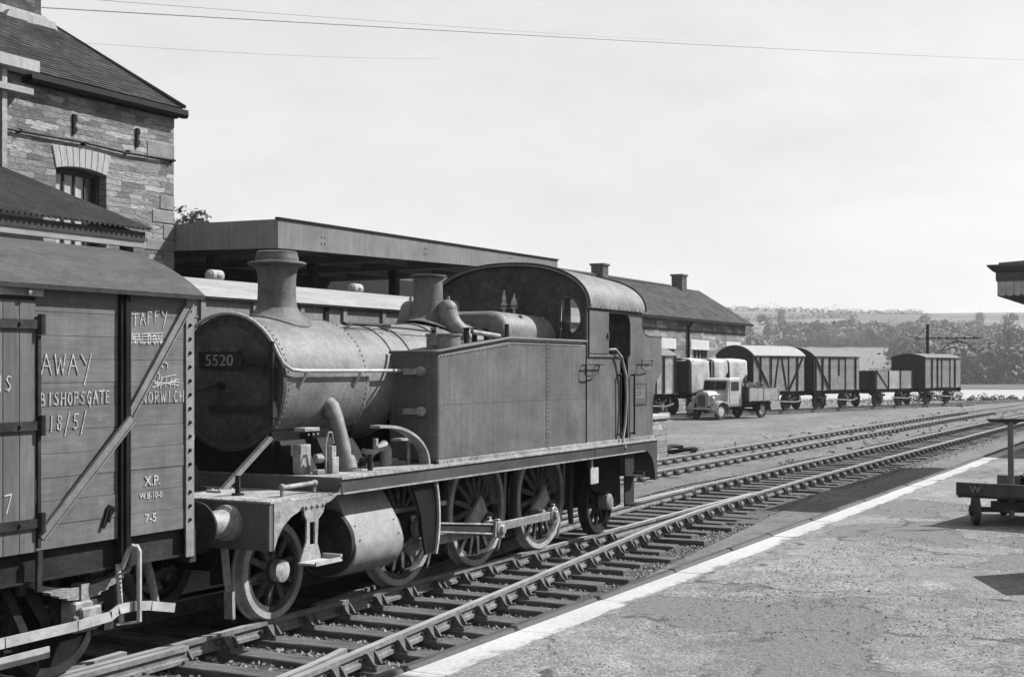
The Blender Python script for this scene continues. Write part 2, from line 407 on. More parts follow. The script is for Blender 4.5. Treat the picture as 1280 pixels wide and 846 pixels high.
RB = random.Random(5)
STROKES = {
 'A':[[(0,0),(.45,1),(.95,0)],[(.2,.4),(.8,.42)]], 'W':[[(0,1),(.22,0),(.5,.75),(.75,0),(1,1)]],
 'Y':[[(0,1),(.45,.5)],[(1,1.05),(.3,-.55)]], 'B':[[(0,0),(.08,1),(.6,.85),(.55,.55),(.1,.5),(.75,.4),(.7,.08),(0,0)]],
 'I':[[(.4,0),(.45,1)]], 'S':[[(.8,.9),(.4,1),(.1,.75),(.45,.52),(.75,.3),(.4,.02),(0,.12)]],
 'H':[[(.05,0),(.1,1)],[(.8,0),(.85,1)],[(.08,.5),(.82,.52)]], 'O':[[(.45,0),(.05,.4),(.3,.95),(.75,.85),(.85,.35),(.45,0)]],
 'P':[[(.1,0),(.15,1),(.75,.9),(.7,.55),(.15,.48)]], 'G':[[(.85,.85),(.45,1),(.08,.55),(.35,.02),(.8,.2),(.8,.48),(.5,.47),(.75,.4),(.6,-.35)]],
 'T':[[(0,.95),(.95,1.02)],[(.5,1),(.42,0)]], 'E':[[(.75,.97),(.12,.95),(.08,.0),(.75,.05)],[(.1,.5),(.6,.52)]],
 '1':[[(.4,0),(.5,1)]], '8':[[(.7,.9),(.3,.95),(.2,.7),(.65,.4),(.55,.03),(.2,.08),(.15,.35),(.6,.65),(.7,.9)]],
 '/':[[(0,-.35),(.75,1.15)]], '5':[[(.8,1),(.25,.98),(.2,.55),(.6,.55),(.7,.2),(.4,0),(.1,.1)]],
 'F':[[(.1,0),(.12,1),(.85,1.02)],[(.1,.55),(.65,.56)]], 'N':[[(.05,0),(.1,1),(.8,0),(.85,1)]],
 'R':[[(.08,0),(.12,1),(.7,.92),(.65,.55),(.12,.5),(.85,0)]], 'C':[[(.85,.85),(.4,1),(.08,.5),(.4,.02),(.85,.15)]],
 'D':[[(.1,0),(.12,1),(.6,.9),(.85,.5),(.6,.08),(.1,0)]], 'M':[[(0,0),(.1,1),(.45,.35),(.8,1),(.95,0)]],
 'L':[[(.15,1),(.1,0),(.75,.05)]], '7':[[(.05,.95),(.85,1),(.3,-.1)]],
}
def chalk_text(mb, text, x0, z0, x1, h, w, y, slope=0.0):
    n = len(text); adv = (x1-x0)/n
    for i, ch in enumerate(text):
        if ch not in STROKES: continue
        bx = x0+i*adv; bz = z0+slope*(i*adv)
        lines = [[(bx+px*adv*.78, bz+pz*h) for px, pz in ln] for ln in STROKES[ch]]
        for ln in lines:
            for a, b in zip(ln[:-1], ln[1:]):
                ribbon(mb, a, b, w, y)
def ribbon(mb, a, b, w, y, t=None):
    t = RB.uniform(.002, .005)
    d = Vector((b[0]-a[0], 0, b[1]-a[1])); L = d.length
    if L < 1e-6: return
    d /= L; s = Vector((-d.z, 0, d.x))*(w/2)
    A = Vector((a[0], y, a[1]))-d*w*.4; B = Vector((b[0], y, b[1]))+d*w*.4; q = Vector((0,-t,0))
    vs = [A-s, B-s, B+s, A+s]
    mb.add(vs+[p+q for p in vs], [(0,1,2,3),(7,6,5,4),(0,4,5,1),(1,5,6,2),(2,6,7,3),(3,7,4,0)])
# ---------------------------------------------------------------- camera, sky, sun
cam = bpy.data.cameras.new('camera'); cam_o = bpy.data.objects.new('camera', cam); COL.objects.link(cam_o)
cam_o.location = (0, 0, 2.45); cam_o.rotation_euler = (PI/2, 0, THETA-PI/2)
cam.sensor_width = 36; cam.lens = 36*1700/1280; cam.shift_y = 38/1280; cam.clip_start = .1; cam.clip_end = 8000
scene.camera = cam_o

SUN_EL = R_(42); SH = Vector((.76, -.648)).normalized()
w = bpy.data.worlds.new('World'); scene.world = w; w.use_nodes = True
nt = w.node_tree; bg = nt.nodes['Background']
sky = nd(nt, 'ShaderNodeTexSky', sky_type='NISHITA'); sky.sun_disc = False
sky.sun_elevation = SUN_EL; sky.sun_rotation = math.atan2(SH.x, SH.y)
sky.air_density = 1.0; sky.dust_density = 3.0; sky.ozone_density = 1.0
bw = nd(nt, 'ShaderNodeRGBToBW'); nt.links.new(sky.outputs[0], bw.inputs[0])   # black and white photograph: a grey sky
tc = nd(nt, 'ShaderNodeTexCoord'); mp = nd(nt, 'ShaderNodeMapping'); mp.inputs['Scale'].default_value = (2.2, 2.2, 7)
nt.links.new(tc.outputs['Generated'], mp.inputs['Vector'])
cl = noise_n(nt, mp.outputs[0], 2.2, 8, .68)
thin = maprange(nt, cl, .3, .7, .925, 1.055)                                       # thin high cloud
val = math_n(nt, 'MULTIPLY', bw.outputs[0], thin)
# hazy bright sky: cloud veil evens out the difference between horizon and zenith
veil = mix_val(nt, .85, val, 3.8)
val2 = math_n(nt, 'MULTIPLY', veil, thin)
cc = nd(nt, 'ShaderNodeCombineColor')
for i in range(3): nt.links.new(val2, cc.inputs[i])
nt.links.new(cc.outputs[0], bg.inputs['Color']); bg.inputs['Strength'].default_value = .1

sl = bpy.data.lights.new('sun', 'SUN'); sl.energy = 5.0; sl.angle = R_(.53); sl.color = (1, 1, 1)
so = bpy.data.objects.new('sun', sl); COL.objects.link(so)
sd = Vector((SH.x*math.cos(SUN_EL), SH.y*math.cos(SUN_EL), math.sin(SUN_EL)))
so.rotation_euler = (-sd).to_track_quat('-Z', 'Y').to_euler(); so.location = (0, -30, 40)
vs = scene.view_settings; vs.view_transform = 'Standard'; vs.look = 'None'; vs.exposure = 1.1; vs.gamma = 1; vs.use_curve_mapping = False
scene.render.engine = 'CYCLES'
scene.cycles.max_bounces = 6; scene.cycles.diffuse_bounces = 3; scene.cycles.transparent_max_bounces = 8

# ---------------------------------------------------------------- terrain (one sheet to the horizon)
def sstep(a, b, x):
    t = max(0, min(1, (x-a)/(b-a))); return t*t*(3-2*t)
HP = [(0,-.2),(118,-.2),(150,-3.4),(240,-3.6),(342,-3.6),(352,-2.6),(420,-1.6),(500,1.5),(600,7),(700,13),(800,22),(900,36),(1000,46),(1400,46),(2600,24)]
def profile(d):
    for (a, za), (b, zb) in zip(HP[:-1], HP[1:]):
        if d <= b: return za+(zb-za)*max(0, (d-a)/(b-a))
    return HP[-1][1]
def gz(X, Y):
    d = X*CT+Y*ST; r = X*ST-Y*CT
    z = profile(max(0, d))
    if d > 420:
        k = 1.03-.00024*r
        z = z*k + noise.noise((d*.006, r*.006, 3))*4*sstep(450, 700, d)
    if d < 118:
        z = -.10+.03*noise.noise((X*.15, Y*.15, 1))
        dip = sstep(1, 3, Y)*(1-sstep(14.6, 16.4, Y))*(1-sstep(97, 101, X))
        z = z*(1-dip)-.27*dip
        z = z+(-.2-z)*sstep(100, 118, d)
    return z
ds = list(range(-260, 0, 40))+[x*2.0 for x in range(0, 60)]+list(range(120, 360, 6))+list(range(360, 1050, 15))+list(range(1050, 2700, 150))
rs = list(range(-1500, -200, 100))+list(range(-200, -40, 10))+[x*2.0 for x in range(-20, 31)]+list(range(64, 420, 8))+list(range(420, 1600, 90))
vsx = []; fs = []; mi = []
for d in ds:
    for r in rs:
        X = d*CT+r*ST; Y = d*ST-r*CT
        vsx.append((X, Y, gz(X, Y)))
def field_kind(d, r):
    if d < 118: return 0
    if d < 425: return 1
    px = 640+1700*r/d
    if d < 690 and 945 < px < 1130: return 2
    # upper fields: a patchwork, each field pale hay or darker pasture
    c = noise.cell(Vector((math.floor(d/70+.2*math.sin(r*.02)), math.floor((r+.3*d)/55), 3)))
    return 2 if c > -.35 else 1
n = len(rs)
for i in range(len(ds)-1):
    for j in range(n-1):
        fs.append((i*n+j, i*n+j+1, (i+1)*n+j+1, (i+1)*n+j)); mi.append(field_kind((ds[i]+ds[i+1])/2, (rs[j]+rs[j+1])/2))
me = bpy.data.meshes.new('ground'); me.from_pydata(vsx, [], fs)
M['yard'] = mat('trodden yard earth', .105, .32, (.35,1,1), .45, 9, .25, .95, bmp=.4, bd=.03, blotch=(.06,.3,.6), mid=2.2, mvar=.25, spots=.5)
M['grass'] = mat('rough grass', .065, .3, (1,1,1), .08, 1.5, .25, .95, bmp=.5, bd=.2)
M['field'] = mat('pale hay field', .098, .15, (1,1,1), .03, 1.0, .12, .95, bmp=.3, bd=.2)
for q in ('yard','grass','field'): me.materials.append(M[q])
me.polygons.foreach_set('material_index', mi); me.shade_smooth()
g = bpy.data.objects.new('ground', me); COL.objects.link(g); tag(g, kind='structure')

# river
mb = MB()
vv = []
for d in (150, 356):
    for r in (40, 900): vv.append((d*CT+r*ST, d*ST-r*CT, -2.9))
mb.add(vv, [(0,1,3,2)])
M['water'], wn, wb = new_mat('river water')
wb.inputs['Base Color'].default_value = (.22,.22,.22,1); wb.inputs['Roughness'].default_value = .4; wb.inputs['Specular IOR Level'].default_value = 1.0
bump(wn, wb, noise_n(wn, mapping(wn, (1,1,1)), .8, 4), .06, .05)
tag(mb.build('river', M['water']), kind='structure')

# ---------------------------------------------------------------- ballast beds between the rails
M['ballast'] = mat('oily ballast', .07, .45, (1,1,1), .9, 26, .45, .95, bmp=1.0, bd=.04, blotch=(.028,.32,.45), mid=8, mvar=.4, spots=.5)
M['far_ballast'] = mat('dusty ballast', .09, .35, (1,1,1), .9, 26, .35, .95, bmp=1.0, bd=.04, blotch=(.05,.22,.35))
M['cinder'] = mat('pale cinders', .115, .25, (1,1,1), .7, 30, .3, .95, bmp=.8, bd=.03, blotch=(.07,.3,.8), mid=5, mvar=.35, spots=.6)
def strip(name, m, pts, z, seed, amp=.012):
    """a bed between two outlines given as (X, Ylow, Yhigh)"""
    mb = MB(); nY = 14; vs_ = []
    for X, a, b in pts:
        for k in range(nY+1):
            y = a+(b-a)*k/nY
            vs_.append((X, y, z+amp*noise.noise((X*2.1, y*2.1, seed))))
    fs_ = [(i*(nY+1)+k, i*(nY+1)+k+1, (i+1)*(nY+1)+k+1, (i+1)*(nY+1)+k) for i in range(len(pts)-1) for k in range(nY)]
    mb.add(vs_, fs_)
    return tag(mb.build(name, m, smooth=80), kind='structure')
XS = [x*.5 for x in range(-20, 160)]+list(range(80, 104, 4))
bedlo = lambda X: 6.05+max(0, X-11)*.085 if X < 30 else 7.3
strip('track_bed', M['ballast'], [(X, bedlo(X), 10.75+.12*math.sin(X*.7)) for X in XS if X <= 22.6], -.226, 2)
strip('track_bed', M['far_ballast'], [(X, bedlo(X), 10.75+.12*math.sin(X*.7)) for X in XS if 22.5 <= X <= 100], -.1985, 2)
strip('cinder_path', M['cinder'], [(X, 3.9, bedlo(X)+.05) for X in XS if X <= 100], -.193, 5, .010)
strip('yard_path', M['cinder'], [(X, 10.70+.12*math.sin(X*.7), 15.3) for X in XS if X <= 100], -.176, 8, .010)

# ---------------------------------------------------------------- rails, sleepers, chairs
PROF = [(-.036,0),(.036,0),(.036,-.042),(.010,-.052),(.010,-.105),(.034,-.115),(.034,-.148),(-.034,-.148),(-.034,-.115),(-.010,-.105),(-.010,-.052),(-.036,-.042)]
def rail(pts, parent, name='rail', zoff=0.0):
    mb = MB(); m = len(pts); n = len(PROF); vs_ = []
    for i, (x, y) in enumerate(pts):
        a = pts[max(0, i-1)]; b = pts[min(m-1, i+1)]
        d = Vector((b[0]-a[0], b[1]-a[1])).normalized(); s = Vector((-d.y, d.x))
        for (p, z) in PROF: vs_.append((x+s.x*p, y+s.y*p, z+zoff))
    fs_ = []; 
    for i in range(m-1):
        for k in range(n): fs_.append((i*n+k, i*n+(k+1)%n, (i+1)*n+(k+1)%n, (i+1)*n+k))
    mb.add(vs_, fs_+[tuple(range(n)), tuple(range((m-1)*n, m*n))])
    mb.mi = [1 if (i % n == 0 and i < (m-1)*n) else 0 for i in range(len(mb.f))]
    return mb.build(name, [M['rail'], M['railtop']], parent)
def f_div(X):
    t = 26.6-X
    if t <= 0: return 0
    return t*t*.0075 if t < 8 else .48+(t-8)*.12
YA, YD = YC-.7525, YC+.7525
def lin(x0, x1, fn, step=.5):
    n = max(2, int(abs(x1-x0)/step)); return [(x0+(x1-x0)*i/n, fn(x0+(x1-x0)*i/n)) for i in range(n+1)]
def bend(X):                      # the main line swings gently to the right, far away
    return -.0011*max(0, X-58)**2
main = tag(empty('railway_track', (0,0,0)), kind='structure')
rail(lin(-12, 26.0, lambda X: YA+.004+.068*sstep(19,25.5,X)*0+ .0), main)          # straight near rail, tapering in as the blade
rail(lin(-12, 26.4, lambda X: YA-.075*sstep(20,26.4,X)*0-f_div(X)-.072), main)     # diverging near rail
rail(lin(26.4, 130, lambda X: YA-.072+.072*sstep(26.4,30,X)+bend(X), 1.0), main)
rail(lin(-12, 130, lambda X: YD+bend(X), 1.0), main)
rail(lin(11.6, 26.6, lambda X: YD-f_div(X)-.07), main)                             # diverging far rail, hidden under the engine
rail(lin(2.0, 9.35, lambda X: YA-.12-f_div(X)*.0+.005*(X-9.35)*.0+(.0)), main, 'check_rail')
rail(lin(-4.0, 9.9, lambda X: YA-f_div(X)-.072+.115+.05*sstep(9.3,9.9,X)), main, 'check_rail')
rail(lin(-6, 8.9, lambda X: YA+.085+.10*sstep(7.6,8.9,X)), main, 'wing_rail')

def sleeper_mb(L):
    mb = MB(); mb.box(-.127, .127, -L/2, L/2, -.13, 0); return mb
def chair_mb():
    mb = MB()
    mb.box(-.10, .10, -.19, .19, 0, .03)
    # outside jaw (towards -Y) with two ribs, inside jaw, and the wooden key
    for x in (-.07, .045): mb.prism([(-.16,.03),(-.045,.03),(-.045,.142),(-.075,.142)], 'x', x, x+.024)
    mb.prism([(-.10,.03),(-.044,.03),(-.044,.14),(-.066,.14)], 'x', -.068, .068)
    mb.prism([(.045,.03),(.14,.03),(.075,.10),(.045,.10)], 'x', -.055, .055)
    mb.box(-.12, .13, -.041, -.012, .055, .10)
    for x in (-.075, .075): mb.tube((x,-.165,.03),(x,-.165,.055), .018, 6)
    return mb
ch0 = chair_mb()
def lay(track, xs, yfun, rails, zs=-.148, zsl=None, limit=100, L=None, skip_sleepers=False):
    """sleepers as parts, the nearest chairs as parts, the far chairs as one stuff part"""
    protos = {}; c_n = 0; far = MB(); cp = None; rnd = random.Random(3); s_n = 0; fs_ = MB()
    for X in xs:
        a, b = yfun(X)
        L_ = round((b-a)*5)/5
        if not skip_sleepers:
            if s_n < limit:
                if L_ not in protos:
                    o = sleeper_mb(L_).build('sleeper', M['sleeper'], track, bevel=.008); protos[L_] = o
                else:
                    o = protos[L_].copy(); COL.objects.link(o)
                o.location = (X+rnd.uniform(-.03,.03), (a+b)/2+rnd.uniform(-.06,.06), zs-.012+rnd.uniform(-.012,.006)); o.rotation_euler = (rnd.uniform(-.008,.008), rnd.uniform(-.04,.04), rnd.uniform(-.035,.035)); s_n += 1
            else:
                fs_.box(X-.127, X+.127, a, b, zs-.14, zs-.012)
        for rf in rails:
            y = rf(X)
            if y is None: continue
            if c_n < limit:
                if cp is None: cp = ch0.build('chair', M['chair'], track); o = cp
                else: o = cp.copy(); COL.objects.link(o)
                o.location = (X, y, zs-.028); o.rotation_euler = (0,0,rnd.uniform(-.05,.05)); c_n += 1
            else:
                far.add([(p[0]+X, p[1]+y, p[2]+zs-.028) for p in ch0.v], ch0.f)
    if far.v: tag(far.build('chair', M['chair'], track, weld=False), kind='stuff')
    if fs_.v: tag(fs_.build('sleeper', M['sleeper'], track), kind='stuff')
def rA(X): return YA if X < 19.5 or X > 26.4 else None
def rB(X): return YA-f_div(X)-.072 if X < 26.4 else None
def rD(X): return YD+bend(X) if X < 14 or X > 26 or True else None
def rAm(X): return YA+bend(X) if X > 26.4 else rA(X)
xs = [3.6+.64*i for i in range(37)]+[27.4+.7*i for i in range(64)]
def ext(X):
    if X < 24: return (YA-f_div(X)-.072-.62-.22*((int(X/.64)) % 3 == 0), YD+.55)
    return (YA-.6+bend(X), YD+.55+bend(X))
lay(main, xs, ext, [rB, rAm, lambda X: rD(X) if X > 21 else None])

yard_line = tag(empty('railway_track', (0,0,0)), kind='structure')
E0, F0 = 13.62, 12.11
cb = lambda X: -.0007*max(0, X-62)**2
rail(lin(-8, 118, lambda X: E0+cb(X), 1.0), yard_line); rail(lin(-8, 118, lambda X: F0+cb(X), 1.0), yard_line)
lay(yard_line, [24+.78*i for i in range(76)], lambda X: (F0-.5+cb(X), E0+.5+cb(X)), [lambda X: F0+cb(X), lambda X: E0+cb(X)], zs=-.162)

# siding on which the far wagons stand
SD = Vector((17.7, -4.74)).normalized(); SP = Vector((75.4, 23.4))    # a point on its centre line
SN = Vector((-SD.y, SD.x)); S_ANG = math.atan2(SD.y, SD.x)
siding = tag(empty('railway_track', (0,0,0)), kind='structure')
for sgn in (-1, 1):
    rail([tuple(SP+SD*t+SN*(.7525*sgn)+Vector((0, .0018*max(0, t-22)**2))) for t in range(-40, 50, 2)], siding, zoff=.06)
mbs = MB()
protos = None
for i in range(70):
    t = -28+i*.85; p = SP+SD*t
    if protos is None:
        protos = sleeper_mb(2.6).build('sleeper', M['sleeper'], siding); o = protos
    else: o = protos.copy(); COL.objects.link(o)
    o.location = (p.x, p.y, -.08); o.rotation_euler = (0,0,S_ANG)

# ---------------------------------------------------------------- loose stones in the track bed
mb = MB(); rnd = random.Random(11)
def stone_at(mb, x, y, z, s):
    a = [rnd.uniform(.6,1.3)*s for _ in range(6)]
    t = rnd.uniform(0, 6.28); c_, s_ = math.cos(t), math.sin(t)
    pts = [(a[0],0,0),(0,a[1],0),(-a[2],0,0),(0,-a[3],0),(0,0,a[4]*.8),(0,0,-a[5]*.6)]
    pts = [(x+p*c_-q*s_, y+p*s_+q*c_, z+r) for p,q,r in pts]
    mb.add(pts, [(0,1,4),(1,2,4),(2,3,4),(3,0,4),(1,0,5),(2,1,5),(3,2,5),(0,3,5)])
for i in range(15000):
    X = 4+26*rnd.random()**1.5; lo = YA-f_div(X)-1.3
    Y = rnd.uniform(lo, YA+.7)
    if rnd.random() < .0: continue
    stone_at(mb, X, Y, -.220, rnd.uniform(.014,.036))
for i in range(2500):
    X = rnd.uniform(24, 60); Y = rnd.uniform(YA-1.2, YD+1.5); stone_at(mb, X, Y, -.19, rnd.uniform(.015,.04))
tag(mb.build('ballast_stones', M['stones'], weld=False), 'grey broken stone lying loose between the sleepers', 'ballast', kind='stuff')

# ---------------------------------------------------------------- platform
PZ = .85; PE = 3.90
m, nt, b = new_mat('platform asphalt')
vec = mapping(nt, (1,1,1)); n1 = noise_n(nt, vec, .55, 7, .66); n2 = noise_n(nt, vec, 20, 5, .75); n3 = noise_n(nt, vec, 60, 3, .7)
nm = noise_n(nt, mapping(nt, (1,1,1), (2,6,1)), 3.2, 7, .72)
val = maprange(nt, n1, .32, .68, .125, .20)
val = math_n(nt, 'MULTIPLY', val, maprange(nt, nm, .32, .68, .72, 1.28))
def grains(scale, off):
    vo = nd(nt, 'ShaderNodeTexVoronoi'); nt.links.new(mapping(nt, (1,1,1), off), vo.inputs['Vector']); vo.inputs['Scale'].default_value = scale
    q = nd(nt, 'ShaderNodeSeparateColor'); nt.links.new(vo.outputs['Color'], q.inputs[0]); return vo.outputs['Distance'], q.outputs[0], q.outputs[1]
# new smooth asphalt in ragged patches
p1 = noise_n(nt, mapping(nt, (.42, .5, 1), (3.4, 7.2, 0)), .95, 7, .56)
patch = maprange(nt, p1, .525, .54, 0, 1); rough_ = math_n(nt, 'SUBTRACT', 1.0, patch)
d1, r1, q1 = grains(46, (0,0,0)); d2, r2, q2 = grains(19, (4,2,0))
amt = maprange(nt, noise_n(nt, mapping(nt, (1,1,1), (8,3,0)), .5, 6, .65), .35, .62, .15, 1.0)
g1 = math_n(nt, 'MULTIPLY', math_n(nt, 'SUBTRACT', r1, .5), math_n(nt, 'MULTIPLY', amt, rough_))
val = math_n(nt, 'MULTIPLY', val, math_n(nt, 'ADD', 1.0, math_n(nt, 'MULTIPLY', g1, .95)))
spk = math_n(nt, 'MULTIPLY', maprange(nt, d2, .16, .34, 1, 0), maprange(nt, r2, .50, .56, 0, 1))
spk = math_n(nt, 'MULTIPLY', spk, math_n(nt, 'MULTIPLY', amt, rough_))
val = mix_val(nt, math_n(nt, 'MULTIPLY', spk, .7), val, .035)
val = mix_val(nt, math_n(nt, 'MULTIPLY', patch, .9), val, maprange(nt, n2, .3, .7, .095, .14))
val = math_n(nt, 'MULTIPLY', val, maprange(nt, n3, .3, .7, .72, 1.28)); val = math_n(nt, 'MULTIPLY', val, maprange(nt, n2, .3, .7, .82, 1.18))
# ragged dark scars and cracks
nn = nd(nt, 'ShaderNodeTexNoise'); nn.inputs['Scale'].default_value = 1.6; nn.inputs['Detail'].default_value = 6; nt.links.new(vec, nn.inputs['Vector'])
dv = nd(nt, 'ShaderNodeVectorMath', operation='ADD'); nt.links.new(vec, dv.inputs[0]); nt.links.new(nn.outputs['Color'], dv.inputs[1])
ve = nd(nt, 'ShaderNodeTexVoronoi', feature='DISTANCE_TO_EDGE'); ve.inputs['Scale'].default_value = .3; nt.links.new(dv.outputs[0], ve.inputs['Vector'])
crack = math_n(nt, 'MULTIPLY', maprange(nt, ve.outputs['Distance'], .004, .013, 1, 0), maprange(nt, nm, .48, .54, 0, 1))
val = mix_val(nt, math_n(nt, 'MULTIPLY', crack, .75), val, .025)
rim = math_n(nt, 'MULTIPLY', maprange(nt, math_n(nt, 'ABSOLUTE', math_n(nt, 'SUBTRACT', p1, .532)), .003, .010, 1, 0), maprange(nt, nm, .45, .52, 0, .6))
val = mix_val(nt, rim, val, .03)
set_grey(nt, b, val); b.inputs['Roughness'].default_value = .92; b.inputs['Specular IOR Level'].default_value = .12
hh = math_n(nt, 'ADD', math_n(nt, 'MULTIPLY', n3, .6), math_n(nt, 'ADD', n2, math_n(nt, 'MULTIPLY', math_n(nt, 'MULTIPLY', d1, rough_), -.35)))
hh = math_n(nt, 'SUBTRACT', hh, math_n(nt, 'MULTIPLY', patch, .4))
bump(nt, b, hh, .9, .022)
M['platform'] = m
pf = tag(empty('platform', (0,0,0)), kind='structure')
mb = MB(); mb.box(-12, 96, -14, PE-.313, -.3, PZ)
mb.build('platform_surface', M['platform'], pf)
m, nt, b = new_mat('worn edge paint')
tc = nd(nt, 'ShaderNodeTexCoord'); sx = nd(nt, 'ShaderNodeSeparateXYZ'); nt.links.new(tc.outputs['Object'], sx.inputs[0])
nw = noise_n(nt, mapping(nt, (.8, 1.6, 1)), 3.0, 8, .72); nf = noise_n(nt, mapping(nt, (1,1,1)), 26, 5, .75)
val = maprange(nt, noise_n(nt, mapping(nt, (.6, 1, 1), (3,3,3)), 1.2, 6, .65), .3, .7, .25, .34)
edge_d = maprange(nt, sx.outputs[1], PE-.31, PE-.085, .27, -.14)
wear = maprange(nt, math_n(nt, 'ADD', math_n(nt, 'ADD', nw, math_n(nt, 'MULTIPLY', math_n(nt, 'SUBTRACT', nf, .5), .35)), edge_d), .70, .80, 0, 1)
val = mix_val(nt, wear, val, maprange(nt, nf, .3, .7, .09, .17))
val = math_n(nt, 'MULTIPLY', val, maprange(nt, nf, .3, .7, .82, 1.15))
set_grey(nt, b, val); b.inputs['Roughness'].default_value = .9; b.inputs['Specular IOR Level'].default_value = .12
bump(nt, b, nf, .4, .008)
M['edge_paint'] = m
rnd = random.Random(4)
mbw = MB(); mbe = MB(); x = -12.0
while x < 96:                                             # coping slabs, each a touch out of line
    L = rnd.uniform(1.1, 1.5); j = rnd.uniform(-.006,.006)
    mbw.box(x+.007, x+L-.007, PE-.31, PE-.085+j, .55, PZ+.004+rnd.uniform(-.002,.003))
    mbe.box(x+.003, x+L-.003, PE-.082+j, PE+.02+j, .62, PZ+.022+rnd.uniform(-.003,.004))
    x += L
mbw.build('platform_edge_line', M['edge_paint'], pf); 
M['nosing'] = mat('worn dark nosing', .04, .4, (.5,3,1), 4, 40, .3, .7)
mbe.build('platform_nosing', M['nosing'], pf, bevel=.028)
mb = MB(); mb.box(-12, 96, PE-.30, PE-.10, -.3, .545); mb.build('platform_wall', M['dock_stone'], pf)
# gravel on the platform
mb = MB(); rnd = random.Random(21)
for i in range(9000):
    X = 6+12*rnd.random(); Y = rnd.uniform(-1.5, 3.2)
    q = noise.noise((X*.5, Y*.5, 4))+.35*noise.noise((X*1.7, Y*1.7, 9))
    if q < .02 and rnd.random() > .05: continue
    stone_at(mb, X, Y, PZ+.001, rnd.uniform(.003,.010)*(1.9 if rnd.random() < .03 else 1))
tag(mb.build('gravel', M['pebble'], weld=False), 'loose dark grit scattered over the platform asphalt', 'gravel', kind='stuff')
# ================================================================ the tank engine
LO = (10.0, YC, 0.0)
eng = thing('steam_locomotive', 'weathered black side tank steam engine standing on the near track behind the goods van', 'steam engine', LO)
def EB(): return MB(off=LO)
def yy(a): return YC+a           # lateral position from the engine's centre line (negative = near side)
def eb(name, mb, m, parent=eng, **k): return mb.build(name, m, parent, **k)
FP = 1.385; BZ = 2.305
def rivets(mb, pts, r=.012, axis='y', side=-1):
    for (x, y, z) in pts:
        prof = [(r, 0), (r*.75, side*r*.6), (1e-5, side*r*.9)]
        mb.lathe(prof, (x, y, z), axis, 6)

# frames, stretchers and dark gear between them
mb = EB()
for s in (-1, 1): mb.box(10.0, 19.4, yy(s*.60), yy(s*.63), .42, 1.22)
for x in (10.35, 12.0, 14.0, 15.8, 17.6, 19.0): mb.box(x, x+.05, yy(-.598), yy(.598), .5, 1.2)
mb.box(13.2, 17.2, yy(-.5), yy(.5), .75, 1.9)
eb('main_frame', mb, M['black'])
mb = EB(); mb.box(15.7, 17.3, yy(-.55), yy(.55), .5, .74); eb('ashpan', mb, M['black'])

# running plate and valances
mb = EB()
mb.box(11.05, 19.46, yy(-1.36), yy(1.36), FP-.02, FP)
mb.box(9.93, 11.04, yy(-1.36), yy(1.36), 1.222, 1.24)
rv = [(x, yy(-1.33), FP) for x in [11.1+.12*i for i in range(16)]]+[(x, yy(-1.33), 1.24) for x in [9.98+.09*i for i in range(11)]]+[(9.96, yy(y), 1.24) for y in [-1.3+.13*i for i in range(21)]]
rivets(mb, rv, .011, 'z', 1)
eb('footplate', mb, M['footplate'])
for s in (-1, 1):
    mb = EB()
    a, b = sorted((yy(s*1.36), yy(s*1.335)))
    mb.prism([(11.05,FP-.022),(19.45,FP-.022),(19.45,.79),(19.36,.79),(19.33,.95),(19.24,1.10),(19.06,1.215),(11.05,1.235)], 'y', a, b)
    mb.box(17.12, 17.2, yy(s*1.366), yy(s*1.33), 1.20, FP-.03)
    vl = eb('valance', mb, M['valance'], bevel=.003)
    mb = EB(); mb.box(11.06, 18.9, yy(s*1.378), yy(s*1.30), 1.218, 1.2335); eb('valance_flange', mb, M['lit_iron'], vl)  # flange coloured pale to draw a lit line under the valance
    mb = EB(); mb.box(11.04, 19.47, yy(s*1.378), yy(s*1.361), FP-.021, FP+.001); eb('footplate_edge', mb, M['footplate'], vl)
mb = EB(); mb.box(11.03, 11.05, yy(-1.34), yy(1.34), 1.245, FP-.005)
mb.prism([(10.86,1.225),(11.0,1.25),(11.048,1.33),(11.048,FP-.024),(11.03,FP-.024),(11.03,1.245),(10.86,1.241)], 'y', yy(-1.362), yy(-1.342))
eb('riser_plate', mb, M['loco'])
for s in (-1, 1):
    mb = EB(); a, b = sorted((yy(s*1.359), yy(s*1.335)))
    mb.prism([(9.985,1.22),(10.98,1.22),(10.88,1.175),(10.75,1.145),(10.42,1.135),(10.25,1.08),(10.12,1.0),(10.04,.90),(9.985,.79)], 'y', a, b)
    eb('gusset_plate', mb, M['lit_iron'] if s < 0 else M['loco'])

# buffer beams, buffers, coupling, pipes at the front
mb = EB(); mb.box(9.925, 9.983, yy(-1.35), yy(1.35), .79, 1.222)
rivets(mb, [(9.925, yy(y), z) for y in (-1.28,-1.0,-.6,-.3,.3,.6,1.0,1.28) for z in (.86,1.15)], .016, 'x', -1)
eb('buffer_beam', mb, M['loco'])
mb = EB(); mb.box(19.47, 19.53, yy(-1.3), yy(1.3), .79, FP-.03); eb('buffer_beam', mb, M['loco'])
def buffer(x, y, z, sgn, parent, sp=1.0, mh=None, face=None):
    o_ = EB() if parent is eng else MB()
    o_.lathe([(.17*sp,0),(.165*sp,sgn*.06),(.13*sp,sgn*.09),(.125*sp,sgn*.30),(.105*sp,sgn*.31),(.10*sp,sgn*.315)], (x,y,z), 'x', 24)
    b_ = o_.build('buffer', mh or M['lit_iron'], parent, smooth=40)
    o2 = EB() if parent is eng else MB()
    o2.lathe([(.07,sgn*.29),(.07,sgn*.43),(.235*sp,sgn*.435),(.235*sp,sgn*.455),(.20*sp,sgn*.468),(1e-4,sgn*.475)], (x,y,z), 'x', 28)
    h_ = o2.build('buffer_head', face or M['frame'], b_, smooth=40)
    return b_
